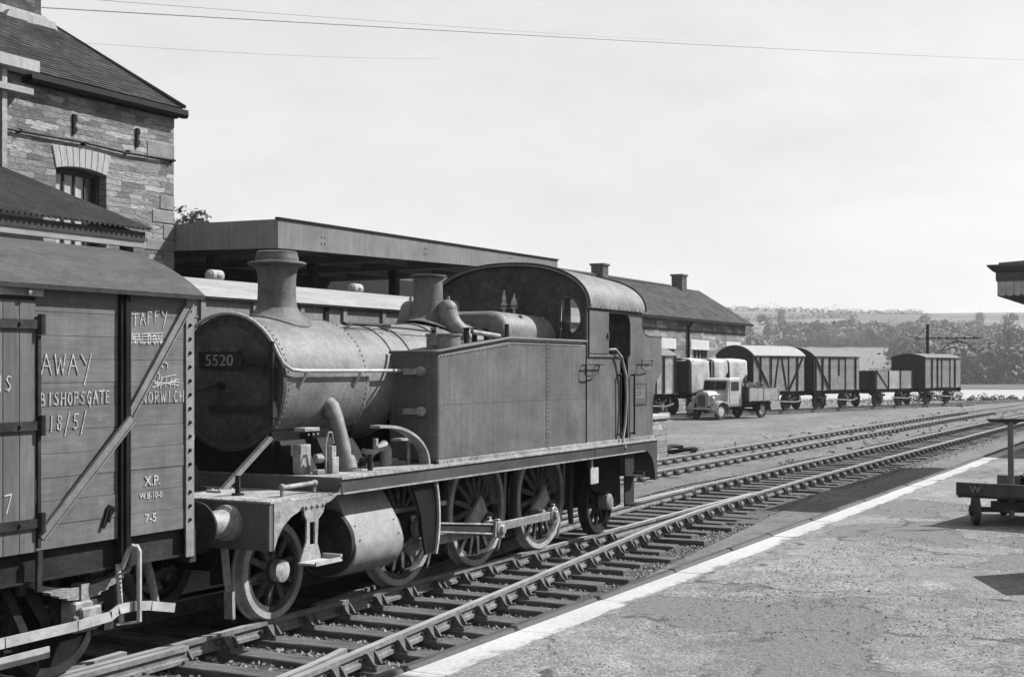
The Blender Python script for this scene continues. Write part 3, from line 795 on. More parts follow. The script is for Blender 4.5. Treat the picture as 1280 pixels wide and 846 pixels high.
for s in (-1, 1): buffer(9.925, yy(s*.88), 1.03, -1, eng); buffer(19.53, yy(s*.88), 1.03, 1, eng)
mb = EB()
mb.path([(9.92,yy(0),1.03),(9.72,yy(0),1.03),(9.66,yy(0),1.10),(9.70,yy(0),1.15)], .035, 8); eb('coupling_hook', mb, M['frame'], smooth=40)
mb = EB()
mb.path([(9.9,yy(-.38),.85),(9.80,yy(-.38),1.15),(9.78,yy(-.38),1.45),(9.73,yy(-.38),1.52),(9.66,yy(-.38),1.45),(9.60,yy(-.38),1.0),(9.68,yy(-.36),.62)], .035, 8)
eb('vacuum_hose', mb, M['black'], smooth=50)

# smokebox and boiler
mb = EB()
mb.lathe([(.685,11.05),(.69,11.07),(.69,12.55),(.672,12.56)], (0,yy(0),BZ), 'x', 64)
rivets_ = []
for x, r in ((11.10,.69),(12.50,.69)):
    for k in range(72):
        t = 2*PI*k/72
        mb.ball((x, yy(r*math.cos(t)), BZ+r*math.sin(t)), .013, 5, 3)
for k, dx in ((0,.95),(1,1.02),(2,1.22),(3,1.26)):
    mb.ball((11.05+dx, yy(-.685*math.cos(.28)), BZ-.69*math.sin(.28)+.02*k), .016, 5, 3)
eb('smokebox', mb, M['boiler'], smooth=35)
mb = EB()
mb.box(11.06, 12.5, yy(-.5), yy(.5), FP, BZ-.42)
mb.prism([(yy(-.72),FP),(yy(.72),FP),(yy(.55),1.72),(yy(-.55),1.72)], 'x', 11.12, 12.45)
sd_ = eb('smokebox_saddle', mb, M['black'])
mb = EB()
mb.lathe([(.70,11.05),(.71,11.03),(.70,10.995),(.655,10.985),(.64,11.0),(.64,11.05)], (0,yy(0),BZ), 'x', 64)
ring = eb('smokebox_ring', mb, M['smokebox'], smooth=35)
mb = EB()
mb.lathe([(.60,11.0),(.595,10.975),(.50,10.945),(.30,10.915),(1e-4,10.905)], (0,yy(0),BZ-.01), 'x', 64)
mb.lathe([(.655,10.992),(.60,10.99)], (0,yy(0),BZ), 'x', 64)
door = eb('smokebox_door', mb, M['smokebox'], smooth=35)
mb = EB()
for z, y0 in ((BZ+.23, .52), (BZ-.26, .50)):
    mb.box(10.895, 10.925, yy(-.60), yy(.18), z-.035, z+.035)
mb.tube((10.93,yy(-.61),BZ-.42),(10.93,yy(-.61),BZ+.42), .022, 8)
for z in (BZ-.26, BZ+.23): mb.box(10.90, 10.97, yy(-.64), yy(-.575), z-.08, z+.08)
eb('hinge', mb, M['frame'], door)
mb = EB()
mb.tube((10.91,yy(0),BZ-.02),(10.85,yy(0),BZ-.02), .045, 10)
mb.bar((10.86,yy(0.02),BZ-.02),(10.855,yy(.36),BZ-.10), .022, .022); mb.bar((10.84,yy(0),BZ-.0),(10.84,yy(.0),BZ-.34), .022, .022)
eb('door_handle', mb, M['frame'], door)
mb = EB(); mb.box(10.868, 10.888, yy(-.24), yy(.28), 2.455, 2.625)
mb.box(10.86, 10.89, yy(-.265), yy(-.242), 2.45, 2.64)
plate = eb('number_plate', mb, M['frame'])
text_mesh('5520', .165, 'plate_number', M['lit_iron'], plate, (10.868-10, .20, 2.483), (PI/2, 0, -PI/2), .004, 1.12)
mb = EB(); mb.tube((10.96,yy(-.59),BZ-.24),(10.96,yy(-.59),BZ+.30), .018, 8); eb('door_hinge_pin', mb, M['lit_iron'], door)

mb = EB()
mb.lathe([(.652,12.56),(.655,13.2),(.66,13.6),(.75,15.3),(.76,15.75)], (0,yy(0),BZ), 'x', 64)
for x, r in ((13.22,.662),(13.62,.668),(14.4,.713)):
    mb.lathe([(r-.02,x-.03),(r+.006,x-.028),(r+.006,x+.028),(r-.02,x+.03)], (0,yy(0),BZ), 'x', 64)
eb('boiler', mb, M['boiler'], smooth=35)

# firebox with rounded shoulders
def shoulder(w, top, rad, n=8, base=1.6):
    pts = [(yy(-w), base)]
    for k in range(n+1):
        t = PI-PI/2*k/n; pts.append((yy(-w+rad+rad*math.cos(t)), top-rad+rad*math.sin(t)))
    for k in range(n+1):
        t = PI/2-PI/2*k/n; pts.append((yy(w-rad+rad*math.cos(t)), top-rad+rad*math.sin(t)))
    pts.append((yy(w), base)); return pts
mb = EB()
secs = [(15.70,.70,3.17,.30),(15.74,.735,3.205,.30),(15.80,.75,3.215,.30),(17.16,.74,3.19,.30)]
vs_ = []
for x, w_, t_, r_ in secs: vs_ += [(x, a, z) for a, z in shoulder(w_, t_, r_)]
n_ = len(shoulder(1,3,.3))
fs_ = [(i*n_+k, i*n_+k+1, (i+1)*n_+k+1, (i+1)*n_+k) for i in range(len(secs)-1) for k in range(n_-1)]+[tuple(range(n_))]
mb.add(vs_, fs_)
for (x, z) in ((16.3,3.21),(16.95,3.2)): mb.ball((x, yy(-.63), z-.06), .035, 6, 4)
eb('firebox', mb, M['boiler'], smooth=40)

# chimney, safety valve bonnet, top feed
def saddle(prof_r, x, zlow, mbx, rb, n=48):
    """skirt flaring down on to the round boiler"""
    vs_ = []
    for (r, h) in prof_r:
        for k in range(n):
            t = 2*PI*k/n; px_, py_ = r*math.cos(t), r*math.sin(t)
            base = BZ+math.sqrt(max(.01, rb*rb-py_*py_))
            vs_.append((x+px_, yy(py_), base+h if h < .5 else h))
    m_ = len(prof_r)
    mbx.add(vs_, [(i*n+k, i*n+(k+1)%n, (i+1)*n+(k+1)%n, (i+1)*n+k) for i in range(m_-1) for k in range(n)])
mb = EB()
saddle([(.37,.004),(.37,.015),(.31,.04),(.265,.075),(.225,3.10)], 11.8, 0, mb, .69)
mb.lathe([(.2255,3.095),(.212,3.14),(.206,3.22),(.203,3.34),(.206,3.43),(.214,3.50),(.24,3.545),(.30,3.565),(.315,3.575),(.312,3.592),(.285,3.60),(.235,3.605)], (11.8,yy(0),0), 'z', 48)
chm = eb('chimney', mb, M['chimney'], smooth=40)
mb = EB(); mb.lathe([(.234,3.60),(.230,3.65),(.218,3.68),(.220,3.70),(.20,3.712),(.165,3.708),(.16,3.5)], (11.8,yy(0),0), 'z', 48)
eb('chimney_cap', mb, M['copper'], chm, smooth=40)
mb = EB()
saddle([(.39,.003),(.39,.012),(.31,.028),(.25,.055),(.226,3.13)], 14.94, 0, mb, .745)
mb.lathe([(.2265,3.125),(.208,3.18),(.196,3.27),(.188,3.40),(.187,3.54),(.19,3.61),(.215,3.622),(.235,3.628),(.235,3.645),(.20,3.65),(.17,3.64),(.165,3.45)], (14.94,yy(0),0), 'z', 48)
eb('safety_valve_bonnet', mb, M['chimney'], smooth=40)
for s in (-1, 1):
    mb = EB()
    mb.path([(14.95,yy(s*.28),3.22),(14.95,yy(s*.285),3.15),(14.95,yy(s*.30),3.07),(14.96,yy(s*.37),2.98),(14.98,yy(s*.50),2.88),(15.0,yy(s*.62),2.76),(15.02,yy(s*.70),2.6)], [.115,.138,.140,.13,.105,.085,.07], 14)
    mb.ball((14.95,yy(s*.28),3.205), .128, 12, 8)
    mb.lathe([(.022,3.27),(.022,3.36),(.012,3.38)], (14.97,yy(s*.28),0), 'z', 6)
    eb('top_feed', mb, M['boiler'], smooth=45)
# lubricator pipe run along the boiler top
mb = EB()
mb.path([(12.62,yy(-.30),2.905),(12.8,yy(-.30),2.96),(13.25,yy(-.33),2.955),(13.4,yy(-.38),2.90)], .014, 6)
mb.path([(12.7,yy(-.25),2.96),(13.6,yy(-.28),2.965)], .022, 6)
mb.path([(13.45,yy(-.30),2.94),(13.75,yy(-.42),2.93),(14.3,yy(-.48),2.9)], .012, 6)
eb('oil_pipe', mb, M['frame'], smooth=50)

# handrail round the smokebox and along the boiler
mb = EB(); pts = [(13.12,yy(-.755),2.43),(12.2,yy(-.755),2.43),(11.25,yy(-.755),2.43),(11.08,yy(-.74),2.44),(10.99,yy(-.70),2.50)]
for k in range(1, 18):
    t = PI-.28-(PI-.56)*k/17.0; pts.append((10.965, yy(.715*math.cos(t)), BZ+.715*math.sin(t)))
pts += [(10.99,yy(.70),2.50),(11.08,yy(.74),2.44),(11.25,yy(.755),2.43),(13.12,yy(.755),2.43)]
mb.path(pts, .019, 8)
for s in (-1, 1):
    for x in (11.32, 12.3):
        mb.path([(x,yy(s*.755),2.43),(x-.03,yy(s*.74),2.36),(x-.05,yy(s*.685),2.26)], [.024,.014,.016], 6)
eb('handrail', mb, M['pale'], smooth=50)

# side tanks
for s in (-1, 1):
    o_ = yy(s*1.22); i_ = yy(s*.56)
    mb = EB(); a, b = sorted((o_, i_))
    mb.prism([(13.11,FP+.003),(17.16,FP+.003),(17.16,2.815),(14.84,2.815),(13.13,2.635)], 'y', a, b)
    # angle iron along the foot, a lip along the top, riveted seams
    a, b = sorted((yy(s*1.222), yy(s*1.255)))
    rv = [(15.95, yy(s*1.221), 1.5+.055*i) for i in range(24)]+[(15.90, yy(s*1.221), 1.5+.055*i) for i in range(24)]
    rv += [(14.9+.07*i, yy(s*1.221), 2.76) for i in range(30)]+[(13.2+.069*i, yy(s*1.221), 2.59+.0064*i) for i in range(24)]
    tk = eb('side_tank', mb, M['loco'], smooth=50)
    md = tk.modifiers.new('rolled corner', 'BEVEL'); md.width = .055; md.segments = 4; md.limit_method = 'ANGLE'; md.angle_limit = R_(60)
    mb = EB(); rivets(mb, rv, .012, 'y', s)
    mb.box(15.925-.045, 15.925+.045, *sorted((yy(s*1.2205), yy(s*1.2235))), 1.45, 2.79)
    mb.box(13.25, 17.1, *sorted((yy(s*1.2205), yy(s*1.2225))), 2.045, 2.052)
    eb('riveted_seam', mb, M['loco'], tk)
    mb = EB(); mb.box(13.10, 19.58, a, b, FP+.003, FP+.045); rivets(mb, [(13.2+.08*i, yy(s*1.255), FP+.024) for i in range(79)], .010, 'y', s); eb('foot_angle', mb, M['footplate'], tk)  # angle given the pale footplate colour as a highlight line below the tank
    mb = EB()
    mb.path([(13.10,yy(s*.60),2.64),(13.10,yy(s*1.19),2.64),(13.14,yy(s*1.225),2.645),(14.84,yy(s*1.228),2.828),(17.14,yy(s*1.228),2.828)], .019, 8)
    eb('tank_rim', mb, M['loco'], tk, smooth=60)
    mb = EB(); mb.lathe([(.20,2.55),(.20,2.83),(.215,2.84),(.215,2.86),(.0001,2.87)], (13.75,yy(s*.93),0), 'z', 24)
    mb.box(13.52,13.58,yy(s*.93)-.04,yy(s*.93)+.04,2.72,2.93); mb.box(13.52,13.7,yy(s*.93)-.02,yy(s*.93)+.02,2.87,2.9)
    eb('filler_lid', mb, M['boiler'], tk, smooth=40)
    for x in (14.35,14.55,14.85):
        mb = EB(); mb.lathe([(.035,2.75),(.035,2.93),(.05,2.935),(.05,2.95)], (x,yy(s*.9),0), 'z', 8); eb('tank_vent', mb, M['frame'], tk, smooth=40)
    for x, y, z, r in ((15.3,.95,3.02,.03),(16.75,1.0,2.99,.018),(17.0,1.05,2.97,.014)):
        mb = EB(); mb.tube((x,yy(s*y),2.8),(x,yy(s*y),z), r, 8); eb('tool_pin', mb, M['frame'], tk, smooth=40)
    mb = EB(); mb.tube((14.4,yy(s*.95),2.9),(15.0,yy(s*1.0),2.86), .03, 8); eb('fire_iron', mb, M['lit_iron'], tk, smooth=40)
    if s < 0:
        for z in (2.42, 1.97):                             # fittings on the shaded tank front
            mb = EB(); mb.lathe([(.055,13.11),(.055,13.05),(.04,13.03)], (0,yy(-1.03),z), 'x', 12)
            mb.box(13.06,13.11,yy(-.99),yy(-.80),z-.035,z+.035)
            eb('washout_plug', mb, M['lit_iron'], tk, smooth=40)
    # lamp iron / hand holds on the side sheet
    for (x0, x1, z0, z1) in ((16.98,17.6,2.50,2.46),) if s < 0 else ():
        mb = EB(); y_ = yy(-1.285)
        mb.path([(x1,y_,z0+.015),(x0,y_,z0+.01),(x0-.01,y_,z0-.13),(x0+.12,y_,z0-.15),(x0+.42,y_,z0-.11),(x0+.46,y_,z0-.01)], .011, 6)
        for xx in (x0, x0+.46): mb.tube((xx,y_,z0),(xx,yy(-1.22),z0), .009, 6)
        eb('hand_hold', mb, M['frame'], tk, smooth=40)

# cab
cab_f, cab_r = 17.17, 19.12
side_poly = [(17.165,FP+.004),(18.33,FP+.004),(18.33,2.66),(17.88,2.66),(17.88,3.19),(17.95,3.25),(18.58,3.25),(18.68,3.21),(18.72,3.11),(18.72,2.66),(18.63,2.58),(18.63,FP+.004),
             (19.60,FP+.004),(19.62,1.95),(19.72,2.22),(19.92,2.36),(19.98,2.40),(19.98,2.935),(19.42,2.94),(19.27,2.98),(19.18,3.09),(19.16,3.315),(17.165,3.315)]
for s in (-1, 1):
    a, b = sorted((yy(s*1.222), yy(s*1.195)))
    mb = EB(); mb.prism(side_poly, 'y', a, b)
    rv = [(17.19+.08*i, yy(s*1.222), 3.28) for i in range(24)]+[(19.55, yy(s*1.222), 1.45+.08*i) for i in range(18)]+[(18.20, yy(s*1.222), 1.45+.08*i) for i in range(15)]
    rivets(mb, rv, .008, 'y', s)
    if s < 0:
        y_ = yy(-1.285)
        mb.path([(19.55,y_,2.60),(19.02,y_,2.595),(19.01,y_,2.46),(19.10,y_,2.44),(19.40,y_,2.47),(19.44,y_,2.59)], .010, 6)
    cs = eb('cab_side', mb, M['loco'])
    a, b = sorted((yy(s*1.225), yy(s*1.245)))
    mb = EB(); mb.box(17.20, 17.87, a, b, 2.665, 3.272); mb.box(17.19, 18.33, a, b, 2.615, 2.652); mb.box(17.80,17.83,a,sorted((yy(s*1.245),yy(s*1.27)))[0 if s<0 else 1],2.88,2.96)
    eb('cab_shutter', mb, M['loco'], cs, bevel=.004)
    mb = EB()
    for x in (18.22, 18.74):
        mb.tube((x,yy(s*1.275),1.50),(x,yy(s*1.275),2.36), .015, 8)
        for z in (1.50, 2.36): mb.ball((x,yy(s*1.275),z), .026, 8, 6); mb.tube((x,yy(s*1.275),z),(x,yy(s*1.22),z), .012, 6)
    eb('handrail', mb, M['frame'], cs, smooth=40)
    if s < 0:
        mb = EB(); mb.path([(17.95,yy(-1.20),2.72),(18.05,yy(-1.27),2.73),(18.22,yy(-1.29),2.62),(18.36,yy(-1.30),2.35),(18.38,yy(-1.30),2.0),(18.33,yy(-1.30),1.65),(18.22,yy(-1.31),1.42),(18.18,yy(-1.37),1.30)], .021, 8)
        eb('hose', mb, M['lit_iron'], cs, smooth=50)
        mb = EB(); mb.box(18.86,19.33,yy(-1.223),yy(-1.232),1.94,2.22); mb.box(18.845,19.345,yy(-1.2225),yy(-1.238),1.915,1.935); mb.box(18.845,19.345,yy(-1.2225),yy(-1.238),2.225,2.24)
        mb.box(18.845,18.857,yy(-1.2225),yy(-1.236),1.937,2.223); mb.box(19.333,19.345,yy(-1.2225),yy(-1.236),1.937,2.223)
        pl = eb('number_plate', mb, M['loco'])
        text_mesh('5520', .17, 'plate_number', M['lit_iron'], pl, (18.885-10, -1.233, 2.015), (PI/2,0,0), .004, 1.0)

def arch_pts(hw, z0, top, n=36, e=2.25):
    pts = []
    for k in range(n+1):
        t = PI*k/n; c_, s_ = math.cos(t), math.sin(t)
        pts.append((-hw*math.copysign(abs(c_)**(2/e), c_), z0+(top-z0)*abs(s_)**(2/e)))
    return pts
def plate_with_holes(mbx, outer, holes, x0, x1):
    """keyhole polygon: each hole is joined to the outline by a slit"""
    poly = list(outer)
    for h in holes:
        bi, bj, bd_ = 0, 0, 1e9
        for i, p in enumerate(poly):
            for j, q in enumerate(h):
                dd = (p[0]-q[0])**2+(p[1]-q[1])**2
                if dd < bd_: bi, bj, bd_ = i, j, dd
        hh_ = h[bj:]+h[:bj+1]
        poly = poly[:bi+1]+hh_+poly[bi:]
    from mathutils.geometry import tessellate_polygon
    tris = tessellate_polygon([[Vector((p[0], p[1], 0)) for p in outer]]+[[Vector((q[0], q[1], 0)) for q in h] for h in holes])
    allp = list(outer)
    for h in holes: allp += h
    n_ = len(allp)
    vs_ = [(x0, yy(p[0]), p[1]) for p in allp]+[(x1, yy(p[0]), p[1]) for p in allp]
    fs_ = [tuple(t) for t in tris]+[tuple(n_+i for i in reversed(t)) for t in tris]
    st = 0
    for loop in [outer]+holes:
        L = len(loop)
        fs_ += [(st+i, st+(i+1)%L, n_+st+(i+1)%L, n_+st+i) for i in range(L)]; st += L
    mbx.add(vs_, fs_)
def round_win(s, pts, rad=.06, n=5):
    out = []
    m_ = len(pts)
    for i, p in enumerate(pts):
        a = Vector(pts[i-1]); b = Vector(p); c_ = Vector(pts[(i+1)%m_])
        d0 = (a-b).normalized(); d1 = (c_-b).normalized(); r0 = min(rad, (a-b).length*.45, (c_-b).length*.45)
        p0 = b+d0*r0; p1 = b+d1*r0
        for k in range(n+1):
            t = k/n; q = (p0*(1-t)+b*t)*(1-t)+(b*(1-t)+p1*t)*t
            out.append((s*q.x, q.y))
    return out
wshape = [(.80,2.93),(1.03,2.95),(1.13,3.10),(1.10,3.30),(.98,3.45),(.82,3.44)]
wins = [round_win(-1, wshape, .12), round_win(1, wshape, .12)]
outer = [(-1.21,FP)]+arch_pts(1.21, 3.315, 3.90)+[(1.21,FP)]
for x, name in ((cab_f, 'cab_front'), (cab_r-.05, 'cab_back')):
    mb = EB(); ou = outer if x == cab_f else [(-1.19,FP+.01)]+arch_pts(1.19, 3.30, 3.84)+[(1.19,FP+.01)]
    if x != cab_f:
        bs = [(.07,2.99),(.62,2.99),(.62,3.42),(.50,3.52),(.07,3.56)]; wins = [round_win(-1, bs, .08), round_win(1, bs, .08)]
    plate_with_holes(mb, ou, [list(w_) for w_ in wins], x, x+.02)
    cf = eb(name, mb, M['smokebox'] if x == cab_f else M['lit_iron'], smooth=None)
    for s, w_ in zip((-1,1), wins):
        mb = EB(); c_ = (sum(p[0] for p in w_)/len(w_), sum(p[1] for p in w_)/len(w_))
        ring_o = [(c_[0]+(p[0]-c_[0])*1.06, c_[1]+(p[1]-c_[1])*1.06) for p in w_]
        plate_with_holes(mb, ring_o, [list(w_)], x-.012, x+.026); fr = eb('window_frame', mb, M['copper'], cf)
        mb = EB(); mb.prism([(yy(p[0]), p[1]) for p in w_], 'x', x+.006, x+.010); eb('window_pane', mb, M['glass'], cf)
mb = EB()
NA = 40
for (x, hw, z0, top) in ((17.10,1.275,3.30,3.93),(18.2,1.275,3.30,3.915),(19.22,1.275,3.30,3.865)):
    pass
vs_ = []; secs = ((17.10,1.275,3.30,3.935),(17.8,1.275,3.30,3.925),(18.5,1.275,3.30,3.905),(19.24,1.275,3.30,3.87))
for (x, hw, z0, top) in secs:
    vs_ += [(x, yy(p[0]), p[1]) for p in arch_pts(hw, z0, top, NA)]
    vs_ += [(x, yy(p[0]), p[1]) for p in reversed(arch_pts(hw-.02, z0, top-.025, NA))]
n_ = 2*(NA+1)
fs_ = [(i*n_+k, i*n_+(k+1)%n_, (i+1)*n_+(k+1)%n_, (i+1)*n_+k) for i in range(len(secs)-1) for k in range(n_)]
for b_ in (0, (len(secs)-1)*n_):
    fs_ += [(b_+k, b_+k+1, b_+n_-2-k, b_+n_-1-k) for k in range(NA)]
mb.add(vs_, fs_)
rivets(mb, [(17.2+.16*i, yy(-1.277), 3.325) for i in range(13)], .011, 'y', -1)
eb('cab_roof', mb, M['boiler'], smooth=40)
for x in (17.13, 19.2): mb = EB(); mb.path([(x, yy(p[0]), p[1]+.008) for p in arch_pts(1.28, 3.305, 3.94 if x < 18 else 3.875, NA)], .016, 6); eb('roof_beading', mb, M['frame'], smooth=60)
mb = EB(); mb.box(17.2, 19.5, yy(-1.19), yy(1.19), FP+.01, FP+.05); mb.box(17.2,17.5,yy(-.7),yy(.7),FP+.06,3.0); mb.box(18.9,19.06,yy(-1.18),yy(1.18),FP+.06,2.6)
for y in (-.3,.0,.35): mb.tube((17.5,yy(y),2.2),(17.75,yy(y),2.5), .02, 6)
eb('backhead', mb, M['black'])
mb = EB()
mb.prism([(19.14,FP+.004),(19.585,FP+.004),(19.605,1.95),(19.705,2.225),(19.905,2.365),(19.965,2.405),(19.965,2.90),(19.14,2.90)], 'y', yy(-1.193), yy(1.193))
eb('bunker', mb, M['loco'])
mb = EB(); mb.path([(19.20,yy(-1.21),3.10),(19.28,yy(-1.21),2.985),(19.43,yy(-1.21),2.945),(19.99,yy(-1.21),2.94),(19.99,yy(1.21),2.94)], .018, 6); eb('bunker_rim', mb, M['frame'], smooth=60)
# whistles in front of the cab
for (x, y, h, r) in ((16.98,-.02,3.52,.03),(17.0,-.17,3.47,.042)):
    mb = EB(); mb.lathe([(.02,3.18),(.02,3.34),(.05,3.345),(.05,3.36),(r,3.38),(r,h-.06),(r*.6,h-.03),(.012,h),(.012,h+.04)], (x,yy(y),0), 'z', 12)
    mb.box(x-.02,x+.02,yy(y)-.05,yy(y)+.05,3.30,3.32)
    eb('whistle', mb, M['pale'], smooth=40)

# wheels
def wheel(R, spokes, hub_r, x, s, parent, wide=.14, cw=None, pin=None, matw=None, tyre_mat=None):
    """one wheel of a pair, rim face at .80 from the centre line"""
    f = s*.80; b_ = s*(.80-wide)
    mb = EB() if parent is eng else MB()
    y0 = yy(0) if parent is eng else 0.0
    ri = R-.075
    mb.lathe([(ri-.055,f-s*.02),(ri,f-s*.02),(ri,b_+s*.02),(ri-.055,b_+s*.03)], (x,y0,R), 'y', 56, close=True)
    mb.lathe([(hub_r,f-s*.10),(hub_r,f+s*.005),(hub_r*.8,f+s*.02),(hub_r*.45,f+s*.022),(hub_r*.42,f+s*.045),(1e-4,f+s*.047)], (x,y0,R), 'y', 28)
    for k in range(spokes):
        t = 2*PI*(k+.35)/spokes; c_, s_ = math.cos(t), math.sin(t)
        mb.bar((x+c_*hub_r*.8, y0+f-s*.045, R+s_*hub_r*.8), (x+c_*(ri-.03), y0+f-s*.055, R+s_*(ri-.03)), .045, .075, (-s_,0,c_), .035, .05)
    if cw is not None:
        poly = []
        for k in range(13):
            t = cw-.62+1.24*k/12; poly.append((x+(ri-.02)*math.cos(t), R+(ri-.02)*math.sin(t)))
        poly += [(x+(ri*.62)*math.cos(cw+.55), R+(ri*.62)*math.sin(cw+.55)), (x+(ri*.62)*math.cos(cw-.55), R+(ri*.62)*math.sin(cw-.55))]
        a, b2 = sorted((y0+f-s*.025, y0+f-s*.09)); mb.prism(poly, 'y', a, b2)
    if pin: 
        pass
    w_ = mb.build('wheel', matw or M['wheel'], parent, smooth=35)
    mb = EB() if parent is eng else MB()
    mb.lathe([(ri+.002,f),(R-.012,f),(R,f-s*.012),(R+.005,f-s*.09),(R+.03,f-s*.105),(R+.03,b_+s*.01),(ri+.002,b_)], (x,y0,R), 'y', 72, close=True)
    mb.build('tyre', tyre_mat or M['lit_iron'], w_, smooth=35)
    if pin:
        mb = EB(); mb.bar((x-pin[0]*.35,y0+f+s*.01,R-pin[1]*.35),(x+pin[0]*1.05,y0+f+s*.01,R+pin[1]*1.05), .09, .27, (-pin[1],0,pin[0]) , .09, .19); mb.build('crank_web', M['lit_iron'], w_, bevel=.02)  # crank web coloured paler than the wheel to show sun on it
        mb = EB(); mb.lathe([(.065,f),(.065,f+s*.17),(.05,f+s*.18)], (x+pin[0],y0,R+pin[1]), 'y', 16); mb.build('crank_pin', M['steel'], w_, smooth=40)
    return w_
M['tyre_iron'] = mat('worn wheel tyre', .24, .3, (1,1,1), 5, 60, .3, .5)
PX, PZn = -.27, -.20
for s in (-1, 1):
    wheel(.4826, 10, .11, 10.72, s, eng, tyre_mat=M['tyre_iron'])
    for x, cw in ((13.06, .63), (14.82, .63), (16.6, .63)): wheel(.705, 16, .15, x, s, eng, cw=cw, pin=(PX,PZn), tyre_mat=M['tyre_iron'])
    wheel(.4826, 10, .11, 18.55, s, eng, matw=M['frame'], tyre_mat=M['frame'])
for x, r in ((10.72,.07),(13.06,.09),(14.82,.09),(16.6,.09),(18.55,.07)):
    mb = EB(); mb.tube((x,yy(-.7),.4826 if r < .08 else .705),(x,yy(.7),.4826 if r < .08 else .705), r, 12); eb('axle', mb, M['black'])
# splasher of the leading driving wheel, the curved band by the tank front
for s in (-1, 1):
    mb = EB(); a, b = yy(s*1.16), yy(s*1.03); vs_ = []
    n_ = 18
    for k in range(n_+1):
        t = PI/2*1.05-PI/2*1.05*k/n_; px_, pz_ = 12.12+.955*math.cos(t), FP+.47*math.sin(t)
        vs_ += [(px_,a,pz_),(px_,b,pz_),(px_-.03*math.cos(t),b,pz_-.03*math.sin(t)),(px_-.03*math.cos(t),a,pz_-.03*math.sin(t))]
    mb.add(vs_, [(i*4+k, i*4+(k+1)%4, i*4+4+(k+1)%4, i*4+4+k) for i in range(n_) for k in range(4)]+[(0,1,2,3),(n_*4,n_*4+1,n_*4+2,n_*4+3)])
    sp = eb('splasher', mb, M['lit_iron'], smooth=40)

